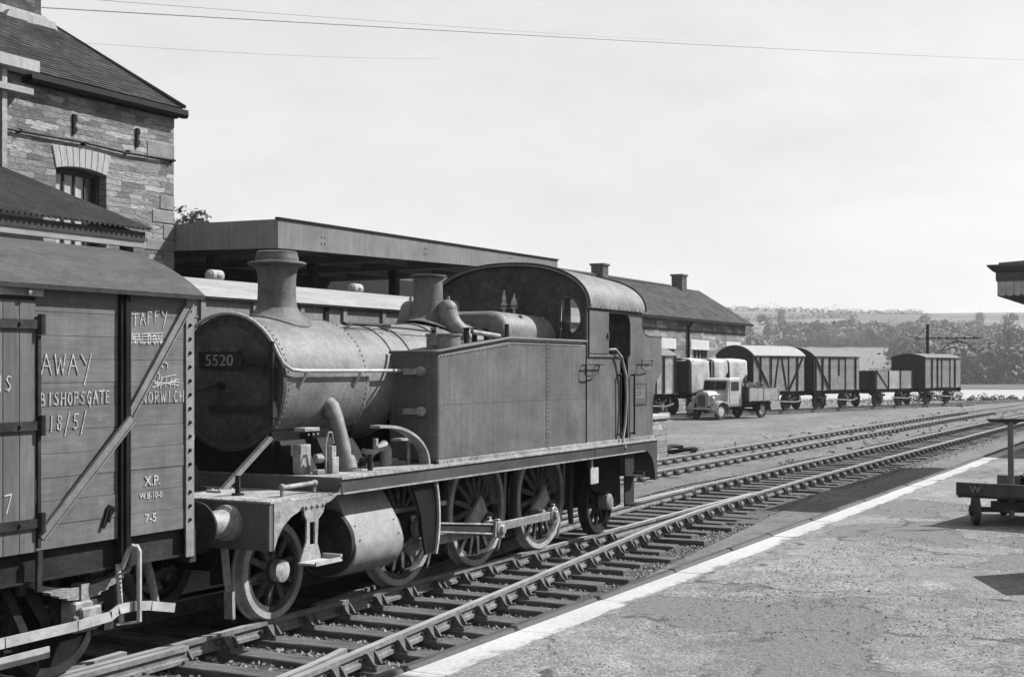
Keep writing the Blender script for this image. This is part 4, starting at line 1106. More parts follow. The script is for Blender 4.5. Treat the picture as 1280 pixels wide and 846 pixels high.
# cylinders, slide bars and rods
for s in (-1, 1):
    mb = EB()
    prof = [(.90,1.235),(1.04,1.22),(1.16,1.05),(1.27,.86),(1.325,.74),(1.345,.66),(1.33,.55),(1.27,.44),(1.16,.37),(1.02,.345),(.85,.36),(.66,.45),(.66,1.235)]
    mb.prism([(yy(s*p[0]), p[1]) for p in prof], 'x', 11.33, 12.22)
    rivets(mb, [(x, yy(s*(1.17)), 1.05) for x in (11.42,12.14)]+[(x, yy(s*1.335), .73) for x in (11.42,12.14)]+[(x,yy(s*1.27),.87) for x in (11.42,12.14)], .014, 'y', s)
    cy = eb('cylinder', mb, M['cylinder_clad'], smooth=35, bevel=.006)
    mb = EB(); mb.lathe([(.335,11.33),(.335,11.27),(.30,11.255),(.12,11.245),(.10,11.19),(1e-4,11.18)], (0,yy(s*1.0),.70), 'x', 36); eb('cylinder_cover', mb, M['frame'], cy, smooth=35); mb = EB(); mb.lathe([(.30,12.22),(.30,12.26),(.12,12.27),(.10,12.36),(.06,12.37)], (0,yy(s*1.0),.70), 'x', 24)
    for k in range(0):
        t = 2*PI*k/10; mb.tube((11.24,yy(s*1.0)+.285*math.cos(t),.70+.285*math.sin(t)),(11.27,yy(s*1.0)+.285*math.cos(t),.70+.285*math.sin(t)), .018, 6)
    eb('cylinder_cover', mb, M['frame'], cy, smooth=35)
    mb = EB()
    mb.bar((12.2,yy(s*1.06),.91),(13.55,yy(s*1.06),.91), .07, .05); mb.bar((12.2,yy(s*1.06),.53),(13.55,yy(s*1.06),.53), .07, .05)
    eb('slide_bar', mb, M['lit_iron'], bevel=.004)
    mb = EB(); mb.tube((12.2,yy(s*1.04),.72),(12.66,yy(s*1.04),.72), .038, 12); eb('piston_rod', mb, M['steel'], smooth=40)
    mb = EB(); mb.box(12.58,12.86,yy(s*.98),yy(s*1.10),.56,.885); mb.tube((12.72,yy(s*1.10),.72),(12.72,yy(s*1.25),.72), .05, 12); eb('crosshead', mb, M['frame'], bevel=.006)
    mb = EB(); a, b = sorted((yy(s*1.29), yy(s*1.315))); web = [(12.42,1.23),(12.90,1.23),(12.94,1.05),(12.955,.85),(12.945,.65),(12.90,.45),(12.72,.42),(12.66,.62),(12.62,.85),(12.52,1.05)]; mb.prism(web, 'y', a, b); mbk = eb('dark_motion_plate', mb, M['black'])  # made-up black plate that darkens the view of crosshead and rods
    mb = EB(); edge = [(12.905,1.225),(12.935,1.12),(12.96,1.0),(12.972,.85),(12.968,.70),(12.945,.56),(12.905,.42)]
    for q0, q1 in zip(edge[:-1], edge[1:]): mb.bar((q0[0],yy(s*1.31),q0[1]),(q1[0],yy(s*1.31),q1[1]+-.004), .07, .03, (1,0,0))
    eb('lit_edge_bar', mb, M['pale'], mbk)  # pale colour stands in for sunlight along the curved rim
    # fluted connecting rod to the middle driver, plain coupling rods
    p0 = Vector((12.72, yy(s*1.215), .72)); p1 = Vector((14.82+PX, yy(s*1.215), .705+PZn)); d_ = (p1-p0).normalized(); up_ = Vector((-d_.z,0,d_.x))
    mb = EB()
    for q in (-1, 1): mb.bar(p0+up_*(.045*q), p1+up_*(.058*q), .052, .02, up_)
    mb.lathe([(.10,-.035),(.10,.035)], p0, 'y', 18)
    mb.bar(p1-d_*.14, p1+d_*.11, .10, .19, up_); mb.lathe([(.105,-s*.055),(.105,s*.06),(.06,s*.07),(.055,s*.10),(1e-4,s*.105)], p1, 'y', 20)
    mb.box(p1.x-.03,p1.x+.03,p1.y-.03,p1.y+.03,p1.z+.09,p1.z+.125)
    cr_ = eb('connecting_rod', mb, M['steel'], bevel=.004)
    mb = EB(); mb.bar(p0+d_*.08, p1-d_*.12, .02, .085, up_, .02, .105); eb('rod_flute', mb, M['frame'], cr_)  # dark colour in the flute stands in for shade in the recess
    mb = EB(); yc_ = yy(s*1.10)
    for a, b in ((13.06,14.82),(14.82,16.6)):
        mb.bar((a+PX+.07,yc_,.705+PZn),(b+PX-.07,yc_,.705+PZn), .045, .105)
    for a in (13.06,14.82,16.6):
        mb.lathe([(.115,-.035),(.115,.035)], (a+PX,yc_,.705+PZn), 'y', 20); mb.lathe([(.06,s*.03),(.055,s*.075),(1e-4,s*.078)], (a+PX,yc_,.705+PZn), 'y', 12)
        mb.box(a+PX-.025,a+PX+.025,yc_-.025,yc_+.025,.705+PZn+.10,.705+PZn+.145)
    eb('coupling_rod', mb, M['steel'], bevel=.004)
    # brake hangers, blocks, sand pipes, springs in the dark behind the wheels
    for x in (13.95, 15.72, 17.45):
        mb = EB()
        mb.path([(x-.02,yy(s*.86),1.2),(x-.10,yy(s*.88),.95),(x-.13,yy(s*.88),.62),(x-.06,yy(s*.87),.28)], [.04,.05,.055,.04], 6)
        eb('brake_hanger', mb, M['frame'], smooth=50)
    for x in (13.8,15.55,17.32): mb = EB(); mb.path([(x,yy(s*.80),1.2),(x-.03,yy(s*.80),.6),(x-.18,yy(s*.78),.12)], .018, 6); eb('sand_pipe', mb, M['lit_iron'], smooth=50)
# front steps
for s in (-1, 1):
    mb = EB(); a, b = sorted((yy(s*1.365), yy(s*1.385)))
    plate_pts = [(10.40,1.16),(10.74,1.16),(10.72,1.08),(10.64,1.02),(10.62,.80),(10.68,.66),(10.70,.63),(10.34,.63),(10.37,.70),(10.44,.82),(10.45,1.02),(10.41,1.08)]
    hole = [(10.50,.79),(10.50,1.00),(10.575,1.00),(10.575,.79)]
    from mathutils.geometry import tessellate_polygon
    tr = tessellate_polygon([[Vector((p[0],p[1],0)) for p in plate_pts],[Vector((p[0],p[1],0)) for p in hole]]); al = plate_pts+hole; n_ = len(al)
    vs_ = [(p[0],a,p[1]) for p in al]+[(p[0],b,p[1]) for p in al]
    fs_ = [tuple(t) for t in tr]+[tuple(n_+i for i in reversed(t)) for t in tr]; st = 0
    for L in (len(plate_pts), len(hole)):
        fs_ += [(st+i, st+(i+1)%L, n_+st+(i+1)%L, n_+st+i) for i in range(L)]; st += L
    mb.add(vs_, fs_)
    rivets(mb, [(10.44+.09*i, yy(s*1.385), 1.15) for i in range(4)], .022, 'y', s)
    st_ = eb('step', mb, M['lit_iron'], bevel=.003)
    mb = EB(); a, b = sorted((yy(s*1.387), yy(s*1.60))); mb.box(10.30, 10.72, a, b, .625, .645); mb.box(10.30,10.72,yy(s*1.585),yy(s*1.60),.645,.665); mb.box(10.695,10.72,a,b,.645,.69)
    eb('step_tread', mb, M['pale'], st_)
    # cab steps
    mb = EB(); a, b = sorted((yy(s*1.30), yy(s*1.32))); mb.box(18.28, 18.62, a, b, .45, 1.21); mb.box(18.26,18.64,yy(s*1.322),yy(s*1.50),.47,.49); mb.box(18.26,18.64,yy(s*1.322),yy(s*1.48),.88,.90)
    mb.box(18.60,18.64,yy(s*1.322),yy(s*1.48),.90,.94)
    eb('step', mb, M['frame'])
mb = EB(); mb.box(17.12, 17.38, yy(-1.285), yy(-1.30), .86, 1.08); mb.bar((17.2,yy(-1.28),1.21),(17.2,yy(-1.28),1.06), .02, .04); eb('label_board', mb, M['pale'])
for s in (-1, 1):
    mb = EB(); mb.lathe([(.12,s*.82),(.12,s*.96),(.09,s*.98),(1e-4,s*.985)], (18.55,yy(0),.4826), 'y', 20); eb('axle_box', mb, M['lit_iron'], smooth=40)
    mb = EB(); a, b = sorted((yy(s*.925), yy(s*.945))); mb.prism([(17.70,1.215),(18.98,1.215),(18.96,.95),(19.0,.42),(18.78,.38),(18.72,.60),(18.42,.62),(18.20,.66),(17.95,.70)], 'y', a, b); eb('truck_frame', mb, M['black'])
    mb = EB(); mb.lathe([(.11,s*.82),(.11,s*.90),(.08,s*.91),(1e-4,s*.915)], (10.72,yy(0),.4826), 'y', 20); eb('axle_cap', mb, M['footplate'], smooth=40)
# guard irons in front of the pony wheel
for s in (-1, 1):
    mb = EB(); mb.path([(10.05,yy(s*.72),.85),(10.08,yy(s*.73),.5),(10.10,yy(s*.745),.36)], .05, 4); mb.bar((10.10,yy(s*.745),.36),(10.11,yy(s*.745),.10), .10, .04, (1,0,0)); eb('guard_iron', mb, M['lit_iron'])
# things on the front footplate
for s in (-1, 1):
    mb = EB(); mb.bar((10.55,yy(s*.28),1.245),(11.0,yy(s*.53),1.76), .085, .045, (0,0,1)); mb.box(10.43,10.68,yy(s*.28)-.09,yy(s*.28)+.09,1.241,1.262)
    rivets(mb, [(10.47,yy(s*.28)-.05,1.262),(10.47,yy(s*.28)+.05,1.262),(10.64,yy(s*.28)-.05,1.262),(10.64,yy(s*.28)+.05,1.262)], .018, 'z', 1)
    eb('smokebox_stay', mb, M['pale'])
mb = EB(); mb.bar((10.33,yy(-.66),1.24),(10.33,yy(-.66),1.43), .05, .02, (1,0,0)); mb.tube((10.33,yy(-.66),1.24),(10.33,yy(-.66),1.26), .06, 10); eb('lamp_iron', mb, M['frame'])
mb = EB(); mb.tube((10.38,yy(-1.13),1.325),(10.95,yy(-1.13),1.335), .022, 8)
for x in (10.40,10.92): mb.ball((x,yy(-1.13),1.33), .036, 8, 6); mb.tube((x,yy(-1.13),1.24),(x,yy(-1.13),1.33), .02, 6)
eb('hand_bar', mb, M['lit_iron'], smooth=40)
mb = EB(); mb.lathe([(.25,1.242),(.25,1.262),(.19,1.272),(.185,1.40),(.165,1.47),(.11,1.515),(1e-4,1.53)], (10.52,yy(.22),0), 'z', 28); eb('oil_pot', mb, M['smokebox'], smooth=40)
# outside steam pipe from smokebox to cylinder
for s in (-1, 1):
    mb = EB(); mb.path([(11.86,yy(s*.56),2.09),(11.86,yy(s*.66),2.03),(11.85,yy(s*.73),1.92),(11.83,yy(s*.83),1.63),(11.81,yy(s*.92),FP)], [.115,.105,.085,.088,.115], 18)
    mb.lathe([(.13,0),(.13,.03)], (11.81,yy(s*.92),FP), 'z', 18); eb('steam_pipe', mb, M['boiler'], smooth=40)
# mechanical lubricator, cocks and oil boxes on the near running plate
mb = EB(); mb.box(11.38,11.50,yy(-1.02),yy(-.92),FP,FP+.17); mb.box(11.40,11.48,yy(-1.0),yy(-.94),FP+.17,FP+.28); mb.path([(11.34,yy(-.97),FP),(11.33,yy(-.97),FP+.30),(11.38,yy(-.97),FP+.42),(11.44,yy(-.97),FP+.42),(11.47,yy(-.97),FP+.30)], .012, 6); mb.tube((11.33,yy(-.93),FP+.16),(11.25,yy(-.90),FP+.16), .05, 8); mb.box(11.20,11.33,yy(-.97),yy(-.9),FP,FP+.05)
eb('lubricator', mb, M['lit_iron'], bevel=.012)
mb = EB(); mb.tube((11.95,yy(-1.10),FP),(11.95,yy(-1.10),FP+.17), .03, 8); mb.tube((11.90,yy(-1.05),FP+.08),(11.98,yy(-1.0),FP+.06), .03, 8); mb.ball((11.92,yy(-1.03),FP+.10), .045, 8, 6); eb('drain_cock', mb, M['frame'], smooth=40)
mb = EB(); mb.path([(12.62,yy(-.86),FP),(12.62,yy(-.86),FP+.17),(12.57,yy(-.86),FP+.22),(12.48,yy(-.86),FP+.20),(12.30,yy(-.86),FP+.14)], [.07,.07,.065,.04,.03], 10)
mb.tube((12.40,yy(-.87),FP+.15),(12.40,yy(-.87),FP+.31), .03, 8); mb.tube((12.18,yy(-.86),FP+.19),(12.34,yy(-.86),FP+.13), .035, 8); mb.ball((12.28,yy(-.87),FP+.15), .055, 8, 6); mb.tube((12.22,yy(-.9),FP),(12.22,yy(-.9),FP+.06),.05,8)
eb('snifting_valve', mb, M['lit_iron'], smooth=45)
mb = EB(); mb.box(12.62,12.96,yy(-.99),yy(-.93),FP+.27,FP+.30); mb.tube((12.93,yy(-.96),FP),(12.93,yy(-.96),FP+.29), .02, 8); mb.ball((12.92,yy(-.97),FP+.25), .035, 6, 5); eb('reversing_link', mb, M['lit_iron'])
mb = EB(); mb.box(11.14,11.32,yy(-.80),yy(-.70),FP,FP+.30); mb.box(11.16,11.42,yy(-.84),yy(-.70),FP+.43,FP+.47); rivets(mb, [(11.2,yy(-.85),FP+.40),(11.28,yy(-.85),FP+.40),(11.36,yy(-.85),FP+.40)], .02, 'y', -1); eb('oil_box', mb, M['lit_iron'], bevel=.01)
# ================================================================ the near goods van, lettered in chalk
VX0, VX1 = 3.70, 9.02; VZ0, VZ1 = 1.095, 3.06
VO = (6.36, YC, 0.0)
van = thing('goods_van', 'large plank sided goods van with white chalk writing, coupled in front of the engine', 'goods van', VO)
def VB(): return MB(off=VO)
def vb(name, mb, m, parent=van, **k): return mb.build(name, m, parent, **k)
mb = VB(); mb.box(VX0+.03, VX1-.03, yy(-1.185), yy(1.185), VZ0, VZ1-.02); vb('body', mb, M['van_end'])
rnd = random.Random(8)
for s in (-1, 1):
    for (x0, x1) in ((VX0+.02, 4.47), (4.57, 5.425), (7.297, 8.15), (8.25, VX1-.01)):
        mb = VB(); z = VZ0+.003
        while z < VZ1-.05:
            z1 = min(z+.178, VZ1); j = rnd.uniform(-.003,.003)
            a, b = sorted((yy(s*1.186), yy(s*(1.222+j)))); mb.box(x0, x1, a, b, z+.0012, z1-.0012)
            z = z1
        vb('side_boards', mb, M['van'], bevel=.002)
    a, b = sorted((yy(s*1.187), yy(s*1.238)))
    for (x0, x1) in ((5.43, 6.355), (6.365, 7.29)):
        mb = VB(); n_ = 6; wd = (x1-x0)/n_
        for k in range(n_): mb.box(x0+k*wd+.0012, x0+(k+1)*wd-.0012, a, b, VZ0-.0, 2.955)
        d_ = vb('door', mb, M['van_door'], bevel=.003)
        for z in (1.31, 2.03, 2.78):
            mb = VB()
            hx0, hx1 = (x0+.25, x1+.035) if x0 > 6 else (x0-.035, x1-.25)
            c_, e_ = sorted((yy(s*1.2385), yy(s*1.262))); mb.box(hx0, hx1, c_, e_, z-.034, z+.034)
            hx = hx1 if x0 > 6 else hx0
            mb.tube((hx,yy(s*1.262),z-.075),(hx,yy(s*1.262),z+.075), .03, 8)
            for q in range(3): mb.ball((x0+.35+.2*q, yy(s*1.264), z), .018, 6, 4)
            vb('hinge', mb, M['frame'], d_)
    mb = VB(); c_, e_ = sorted((yy(s*1.224), yy(s*1.275))); mb.box(5.35, 7.33, c_, e_, 2.985, 3.04)
    for q in range(5): mb.ball((5.5+.42*q, yy(s*1.278), 3.012), .03, 6, 4)
    vb('door_rail', mb, M['lit_iron'])
    mb = VB(); mb.bar((7.31,yy(s*1.25),1.10),(7.30,yy(s*1.25),.80), .03, .045, (1,0,0)); mb.bar((7.31,yy(s*1.245),2.7),(7.31,yy(s*1.245),1.12), .02, .03, (1,0,0)); vb('door_stop', mb, M['frame'])
    # upright tee irons and diagonal straps
    for x in (8.20, 4.52):
        mb = VB(); c_, e_ = sorted((yy(s*1.19), yy(s*1.258))); mb.box(x-.049, x+.049, c_, e_, .86, VZ1-.005)
        c_, e_ = sorted((yy(s*1.258), yy(s*1.275))); mb.box(x-.012, x+.04, c_, e_, .90, VZ1-.01)
        vb('stanchion', mb, M['black'])
    for m_ in (1, -1):
        mx = lambda x: 6.36+m_*(x-6.36)
        mb = VB()
        for n_, (a, b) in enumerate((((8.945,2.985),(8.252,2.087)),((8.225,2.052),(7.325,1.20)))):
            y_ = yy(s*1.243); A = Vector((mx(a[0]), yy(s*(1.291 if n_ else 1.243)), a[1])); B = Vector((mx(b[0]),y_,b[1])); mb.bar(A, B, .030, .062)
            d_ = (B-A).normalized(); u_ = Vector((-d_.z,0,d_.x))*(.031*m_)
            mb.bar(A+u_+Vector((0,s*.016,0)), B+u_+Vector((0,s*.016,0)), .028, .012)
        vb('diagonal_strap', mb, M['lit_iron'] if False else M['loco_strap'])
    for x0, x1 in ((8.935, 9.035), (3.685, 3.785)):
        mb = VB(); c_, e_ = sorted((yy(s*1.224), yy(s*1.240))); mb.box(x0, x1, c_, e_, VZ0-.24, VZ1-.01)
        mb.box(x1-.012 if x0 > 6 else x0, x1 if x0 > 6 else x0+.012, sorted((yy(s*1.10), yy(s*1.2235)))[0], sorted((yy(s*1.10), yy(s*1.2235)))[1], VZ0-.0, VZ1-.01)
        cp_ = vb('corner_post', mb, M['corner_paint'])
        mb = VB()
        for k in range(16): mb.lathe([(.016,0),(.013,s*.014),(1e-4,s*.018)], ((x0+x1)/2-.005, yy(s*1.240), 1.17+.118*k), 'y', 8)
        vb('bolt', mb, M['black'], cp_)
    mb = VB(); c_, e_ = sorted((yy(s*1.10), yy(s*1.165))); mb.box(VX0-.02, VX1+.0, c_, e_, .875, VZ0-.002)
    c_, e_ = sorted((yy(s*1.05), yy(s*1.20))); mb.box(VX0, VX1-.03, c_, e_, .862, .876)
    vb('solebar', mb, M['solebar'])
    # springs, axle boxes, axle guards
    for x in (7.88, 4.84):
        mb = VB(); y_ = yy(s*1.09)
        for k in range(6):
            pts = []; hl = .60-.085*(5-k)
            for q in range(-4, 5): t = q/4; pts.append((x+hl*t, y_, .66+.016*k+.13*(t*hl/.6)**2+0*k))
            for a, b in zip(pts[:-1], pts[1:]): mb.bar(a, b, .085, .014)
        mb.box(x-.045, x+.045, y_-.055, y_+.055, .64, .77)
        vb('leaf_spring', mb, M['lit_iron'])
        mb = VB(); mb.box(x-.13, x+.13, yy(s*1.0), yy(s*1.16), .40, .64); mb.box(x-.11, x+.11, yy(s*1.16), yy(s*1.215), .43, .60); mb.tube((x-.16,yy(s*1.17),.52),(x+.16,yy(s*1.17),.52),.03,6)
        vb('axle_box', mb, M['lit_iron'], bevel=.015)
        mb = VB(); y_ = yy(s*.98)
        mb.bar((x-.17,y_,.88),(x-.16,y_,.38), .02, .09, (1,0,0)); mb.bar((x+.17,y_,.88),(x+.16,y_,.38), .02, .09, (1,0,0))
        mb.bar((x-.50,y_,.88),(x-.18,y_,.40), .02, .10, (1,0,0)); mb.bar((x+.50,y_,.88),(x+.18,y_,.40), .02, .10, (1,0,0))
        for q in (-1,1): mb.bar((x+q*.60,yy(s*1.09),.87),(x+q*.60,yy(s*1.09),.76), .05, .06, (1,0,0))
        vb('axle_guard', mb, M['frame'])
    mb = VB(); y_ = yy(s*1.15); mb.bar((5.2,y_,.29),(7.50,y_,.31), .016, .085); vb('tie_bar', mb, M['pale'])
# wheels on the van: plain holes spoked with the same maker as the engine's
for x in (7.88, 4.84):
    for s in (-1, 1):
        mb = VB(); f = s*.80
        mb.lathe([(.40,f-s*.02),(.40,s*.68),(.10,s*.66),(.10,f-s*.05)], (x,yy(0),.48), 'y', 36, close=True)
        w_ = vb('wheel', mb, M['black'], smooth=35)
        mb = VB(); mb.lathe([(.40,f),(.47,f),(.48,f-s*.012),(.483,f-s*.09),(.512,f-s*.105),(.512,s*.665),(.40,s*.665)], (x,yy(0),.48), 'y', 48, close=True)
        vb('tyre', mb, M['frame'], w_, smooth=35)
    mb = VB(); mb.tube((x,yy(-1.0),.48),(x,yy(1.0),.48), .07, 12); vb('axle', mb, M['black'])
mb = VB(); mb.box(VX0+.1, VX1-.1, yy(-.5), yy(.5), .8, 1.08)
for x in (4.6,5.5,6.3,7.2,8.1): mb.box(x,x+.08,yy(-1.04),yy(1.04),.88,1.07)
vb('underframe', mb, M['black'])
for x0, x1 in ((VX1-.02, VX1+.06), (VX0-.06, VX0+.02)):
    mb = VB(); mb.box(x0, x1, yy(-1.22), yy(1.22), .80, VZ0-.003); vb('headstock', mb, M['solebar'])
def vbuf(x, y, sg):
    mb = VB(); mb.lathe([(.16,0),(.15,sg*.06),(.115,sg*.09),(.11,sg*.26),(.075,sg*.27),(.07,sg*.42)], (x,y,1.03), 'x', 20); b_ = vb('buffer', mb, M['frame'], smooth=40)
    mb = VB(); mb.lathe([(.06,sg*.41),(.165,sg*.415),(.165,sg*.435),(1e-4,sg*.45)], (x,y,1.03), 'x', 24); vb('buffer_head', mb, M['lit_iron'], b_, smooth=40)
for s in (-1, 1): vbuf(VX1+.06, yy(s*.88), 1); vbuf(VX0-.06, yy(s*.88), -1)
mb = VB()
mb.path([(9.08,yy(-.42),.86),(9.2,yy(-.44),.66),(9.45,yy(-.42),.55),(9.75,yy(-.36),.60)], .04, 8); vb('brake_hose', mb, M['frame'], smooth=50); mb = VB(); mb.path([(8.72,yy(-.98),.87),(8.78,yy(-.98),.70),(8.86,yy(-.98),.42)], [.035,.04,.03], 8); vb('brake_hose', mb, M['lit_iron'], smooth=50); mb = VB()
mb.path([(8.86,yy(-.55),.87),(8.92,yy(-.55),.80),(9.05,yy(-.5),.66)], .045, 8)
vb('brake_hose', mb, M['lit_iron'], smooth=50)
mb = VB()
for k in range(3):
    mb.path([(9.08+.13*k,yy(-.03),.98-.07*k),(9.2+.13*k,yy(-.03),.93-.07*k),(9.2+.13*k,yy(.05),.91-.07*k),(9.08+.13*k,yy(.05),.98-.07*k)], .018, 6)
vb('coupling_link', mb, M['black'])
# brake lever with its upright guard, near side
mb = VB(); y_ = yy(-1.335)
lev = [(5.9,.47),(6.905,.50),(7.60,.505),(7.95,.522),(8.03,.56),(8.187,.565),(8.40,.535),(8.67,.475)]
for a, b in zip(lev[:-1], lev[1:]): mb.bar((a[0],y_,a[1]),(b[0]+.01,y_,b[1]), .016, .075)
vb('brake_lever', mb, M['pale'])
mb = VB(); y_ = yy(-1.33)
mb.path([(8.17,y_+.09,.86),(8.17,y_+.02,1.0),(8.18,y_-.02,1.045),(8.205,y_-.04,1.04),(8.225,y_-.045,1.0),(8.225,y_-.045,.44)], .022, 6)
mb.bar((8.13,y_+.09,.9),(8.13,y_+.05,.42), .02, .04, (1,0,0)); mb.bar((8.08,y_+.06,.43),(8.24,y_-.02,.43), .03, .014)
vb('lever_guard', mb, M['pale'])
mb = VB()
for k in range(12): mb.ball((8.13,y_+.065,.50+.036*k), .012, 5, 3)
vb('guard_stud', mb, M['lit_iron'])
mb = VB()                                                   # push rods and vee hanger in the dark
mb.bar((6.36,yy(-1.02),.87),(6.5,yy(-1.02),.42), .02, .06, (1,0,0)); mb.bar((6.75,yy(-1.02),.87),(6.52,yy(-1.02),.42), .02, .06, (1,0,0)); mb.bar((6.5,yy(-.95),.45),(7.5,yy(-.85),.62), .03, .05); mb.bar((7.22,yy(-1.0),.8),(7.42,yy(-1.0),.40), .03, .07, (1,0,0))
vb('brake_gear', mb, M['frame'])
for x in (7.36, 8.40):
    mb = VB(); mb.box(x-.04, x+.07, yy(-.87), yy(-.78), .30, .70); vb('brake_block', mb, M['frame'])
# roof
def roof_sheet(mbx, secs, hw, z0, top, th, yc=YC, n=32, e=2.0):
    vs_ = []
    for x in secs:
        vs_ += [(x, yc+p[0], p[1]) for p in arch_pts(hw, z0, top, n, e)]+[(x, yc+p[0], p[1]) for p in reversed(arch_pts(hw-.012, z0-.02, top-th, n, e))]
    m_ = 2*(n+1)
    fs_ = [(i*m_+k, i*m_+(k+1)%m_, (i+1)*m_+(k+1)%m_, (i+1)*m_+k) for i in range(len(secs)-1) for k in range(m_)]
    for b_ in (0, (len(secs)-1)*m_): fs_ += [(b_+k, b_+k+1, b_+m_-2-k, b_+m_-1-k) for k in range(n)]
    mbx.add(vs_, fs_)
def seg_pts(hw, z0, top, n=32):
    """a circular segment, the shape of a van roof"""
    h = top-z0; R = (hw*hw+h*h)/(2*h); a = math.asin(min(1, hw/R)); return [(R*math.sin(-a+2*a*k/n), top-R+R*math.cos(-a+2*a*k/n)) for k in range(n+1)]
def seg_roof(mbx, x0, x1, hw, z0, top, th=.035, yc=YC, n=32, steps=1):
    o_ = seg_pts(hw, z0, top, n); i_ = seg_pts(hw-.01, z0-th, top-th, n); vs_ = []
    xs_ = [x0+(x1-x0)*i/steps for i in range(steps+1)]
    for x in xs_: vs_ += [(x, yc+p[0], p[1]) for p in o_]+[(x, yc+p[0], p[1]) for p in reversed(i_)]
    m_ = 2*(n+1)
    fs_ = [(i*m_+k, i*m_+(k+1)%m_, (i+1)*m_+(k+1)%m_, (i+1)*m_+k) for i in range(steps) for k in range(m_)]
    for b_ in (0, steps*m_): fs_ += [(b_+k, b_+k+1, b_+m_-2-k, b_+m_-1-k) for k in range(n)]
    mbx.add(vs_, fs_)
mb = VB(); seg_roof(mb, VX0-.06, VX1+.06, 1.325, 3.075, 3.535); vb('roof', mb, M['van_roof'], smooth=30)
mb = VB(); mb.box(6.6, 7.95, yy(-1.30), yy(-1.10), 3.078, 3.118) if False else None
pts = seg_pts(1.325, 3.075, 3.535)
for x0, x1 in ((VX0+.02, VX0+.05), (VX1-.05, VX1-.02)):
    mb = VB(); mb.prism([(yy(-1.185),VZ1-.03)]+[(yy(p[0]*.93), p[1]-.045) for p in pts]+[(yy(1.185),VZ1-.03)], 'x', x0, x1); vb('end_boards', mb, M['van_end'])
# small things on the side: label clip with its ticket
mb = VB(); mb.bar((8.03,yy(-1.235),1.37),(8.12,yy(-1.24),1.33), .012, .025); mb.bar((8.03,yy(-1.235),1.36),(7.97,yy(-1.24),1.20), .012, .03); mb.bar((8.06,yy(-1.235),1.34),(8.03,yy(-1.24),1.24), .012, .03); vb('label_clip', mb, M['black'])
# chalk writing
ys = yy(-1.2265)
def sub_chalk(lines, w=.012):
    mb = VB()
    for ln in lines:
        for a, b in zip(ln[:-1], ln[1:]): ribbon(mb, a, b, w, ys)
    return mb
def chalk_word(fn):
    mb = VB(); fn(mb); vb('chalk_writing', mb, M['chalk'], weld=False)
chalk_word(lambda m: chalk_text(m, 'AWAY', 7.350, 2.41, 7.885, .150, .0085, ys))
chalk_word(lambda m: chalk_text(m, 'BISHOPSGATE', 7.345, 2.175, 8.075, .095, .0075, ys, .015))
chalk_word(lambda m: chalk_text(m, '18/5/', 7.42, 1.985, 7.83, .115, .008, ys, .02))
chalk_word(lambda m: chalk_text(m, 'TAFFY', 8.305, 2.80, 8.73, .095, .0075, ys, .12))
def scribble(m):
    chalk_text(m, 'MALDON', 8.295, 2.655, 8.66, .080, .0085, ys)
    for k in range(4): ribbon(m, (8.31, 2.665+.022*k), (8.66, 2.675+.024*k), .0075, ys)
chalk_word(scribble)
chalk_word(lambda m: chalk_text(m, 'NORWICH', 8.41, 2.172, 8.94, .092, .0075, ys))
def doodle(m):
    for ln in ([(8.62,2.36),(8.60,2.47),(8.55,2.44)],[(8.60,2.47),(8.66,2.51),(8.72,2.49),(8.71,2.46)],[(8.53,2.45),(8.60,2.52),(8.66,2.46)],[(8.48,2.33),(8.55,2.36),(8.60,2.31),(8.66,2.38),(8.82,2.40)],
           [(8.54,2.30),(8.84,2.36)],[(8.56,2.33),(8.86,2.34)],[(8.55,2.35),(8.85,2.31)],[(8.60,2.38),(8.60,2.29)],[(8.64,2.385),(8.63,2.29)],[(8.70,2.37),(8.69,2.30)],[(8.76,2.375),(8.75,2.30)],[(8.81,2.37),(8.80,2.29)]):
        for a, b in zip(ln[:-1], ln[1:]): ribbon(m, a, b, .008, ys)
chalk_word(doodle)
chalk_word(lambda m: chalk_text(m, '7', 6.99, 1.42, 7.09, .12, .009, yy(-1.240)))
chalk_word(lambda m: chalk_text(m, 'IS', 6.93, 2.29, 7.08, .11, .009, yy(-1.240)))
ty = -1.2265
for body, size, x, z, sx in (('X.P.', .115, 8.445, 1.495, 1.0), ('W.B-10-0', .068, 8.388, 1.390, 1.0), ('7-5', .10, 8.445, 1.195, 1.1)):
    text_mesh(body, size, 'painted_lettering', M['paint_white'], van, (x-VO[0], ty, z), (PI/2,0,0), .0015, sx)

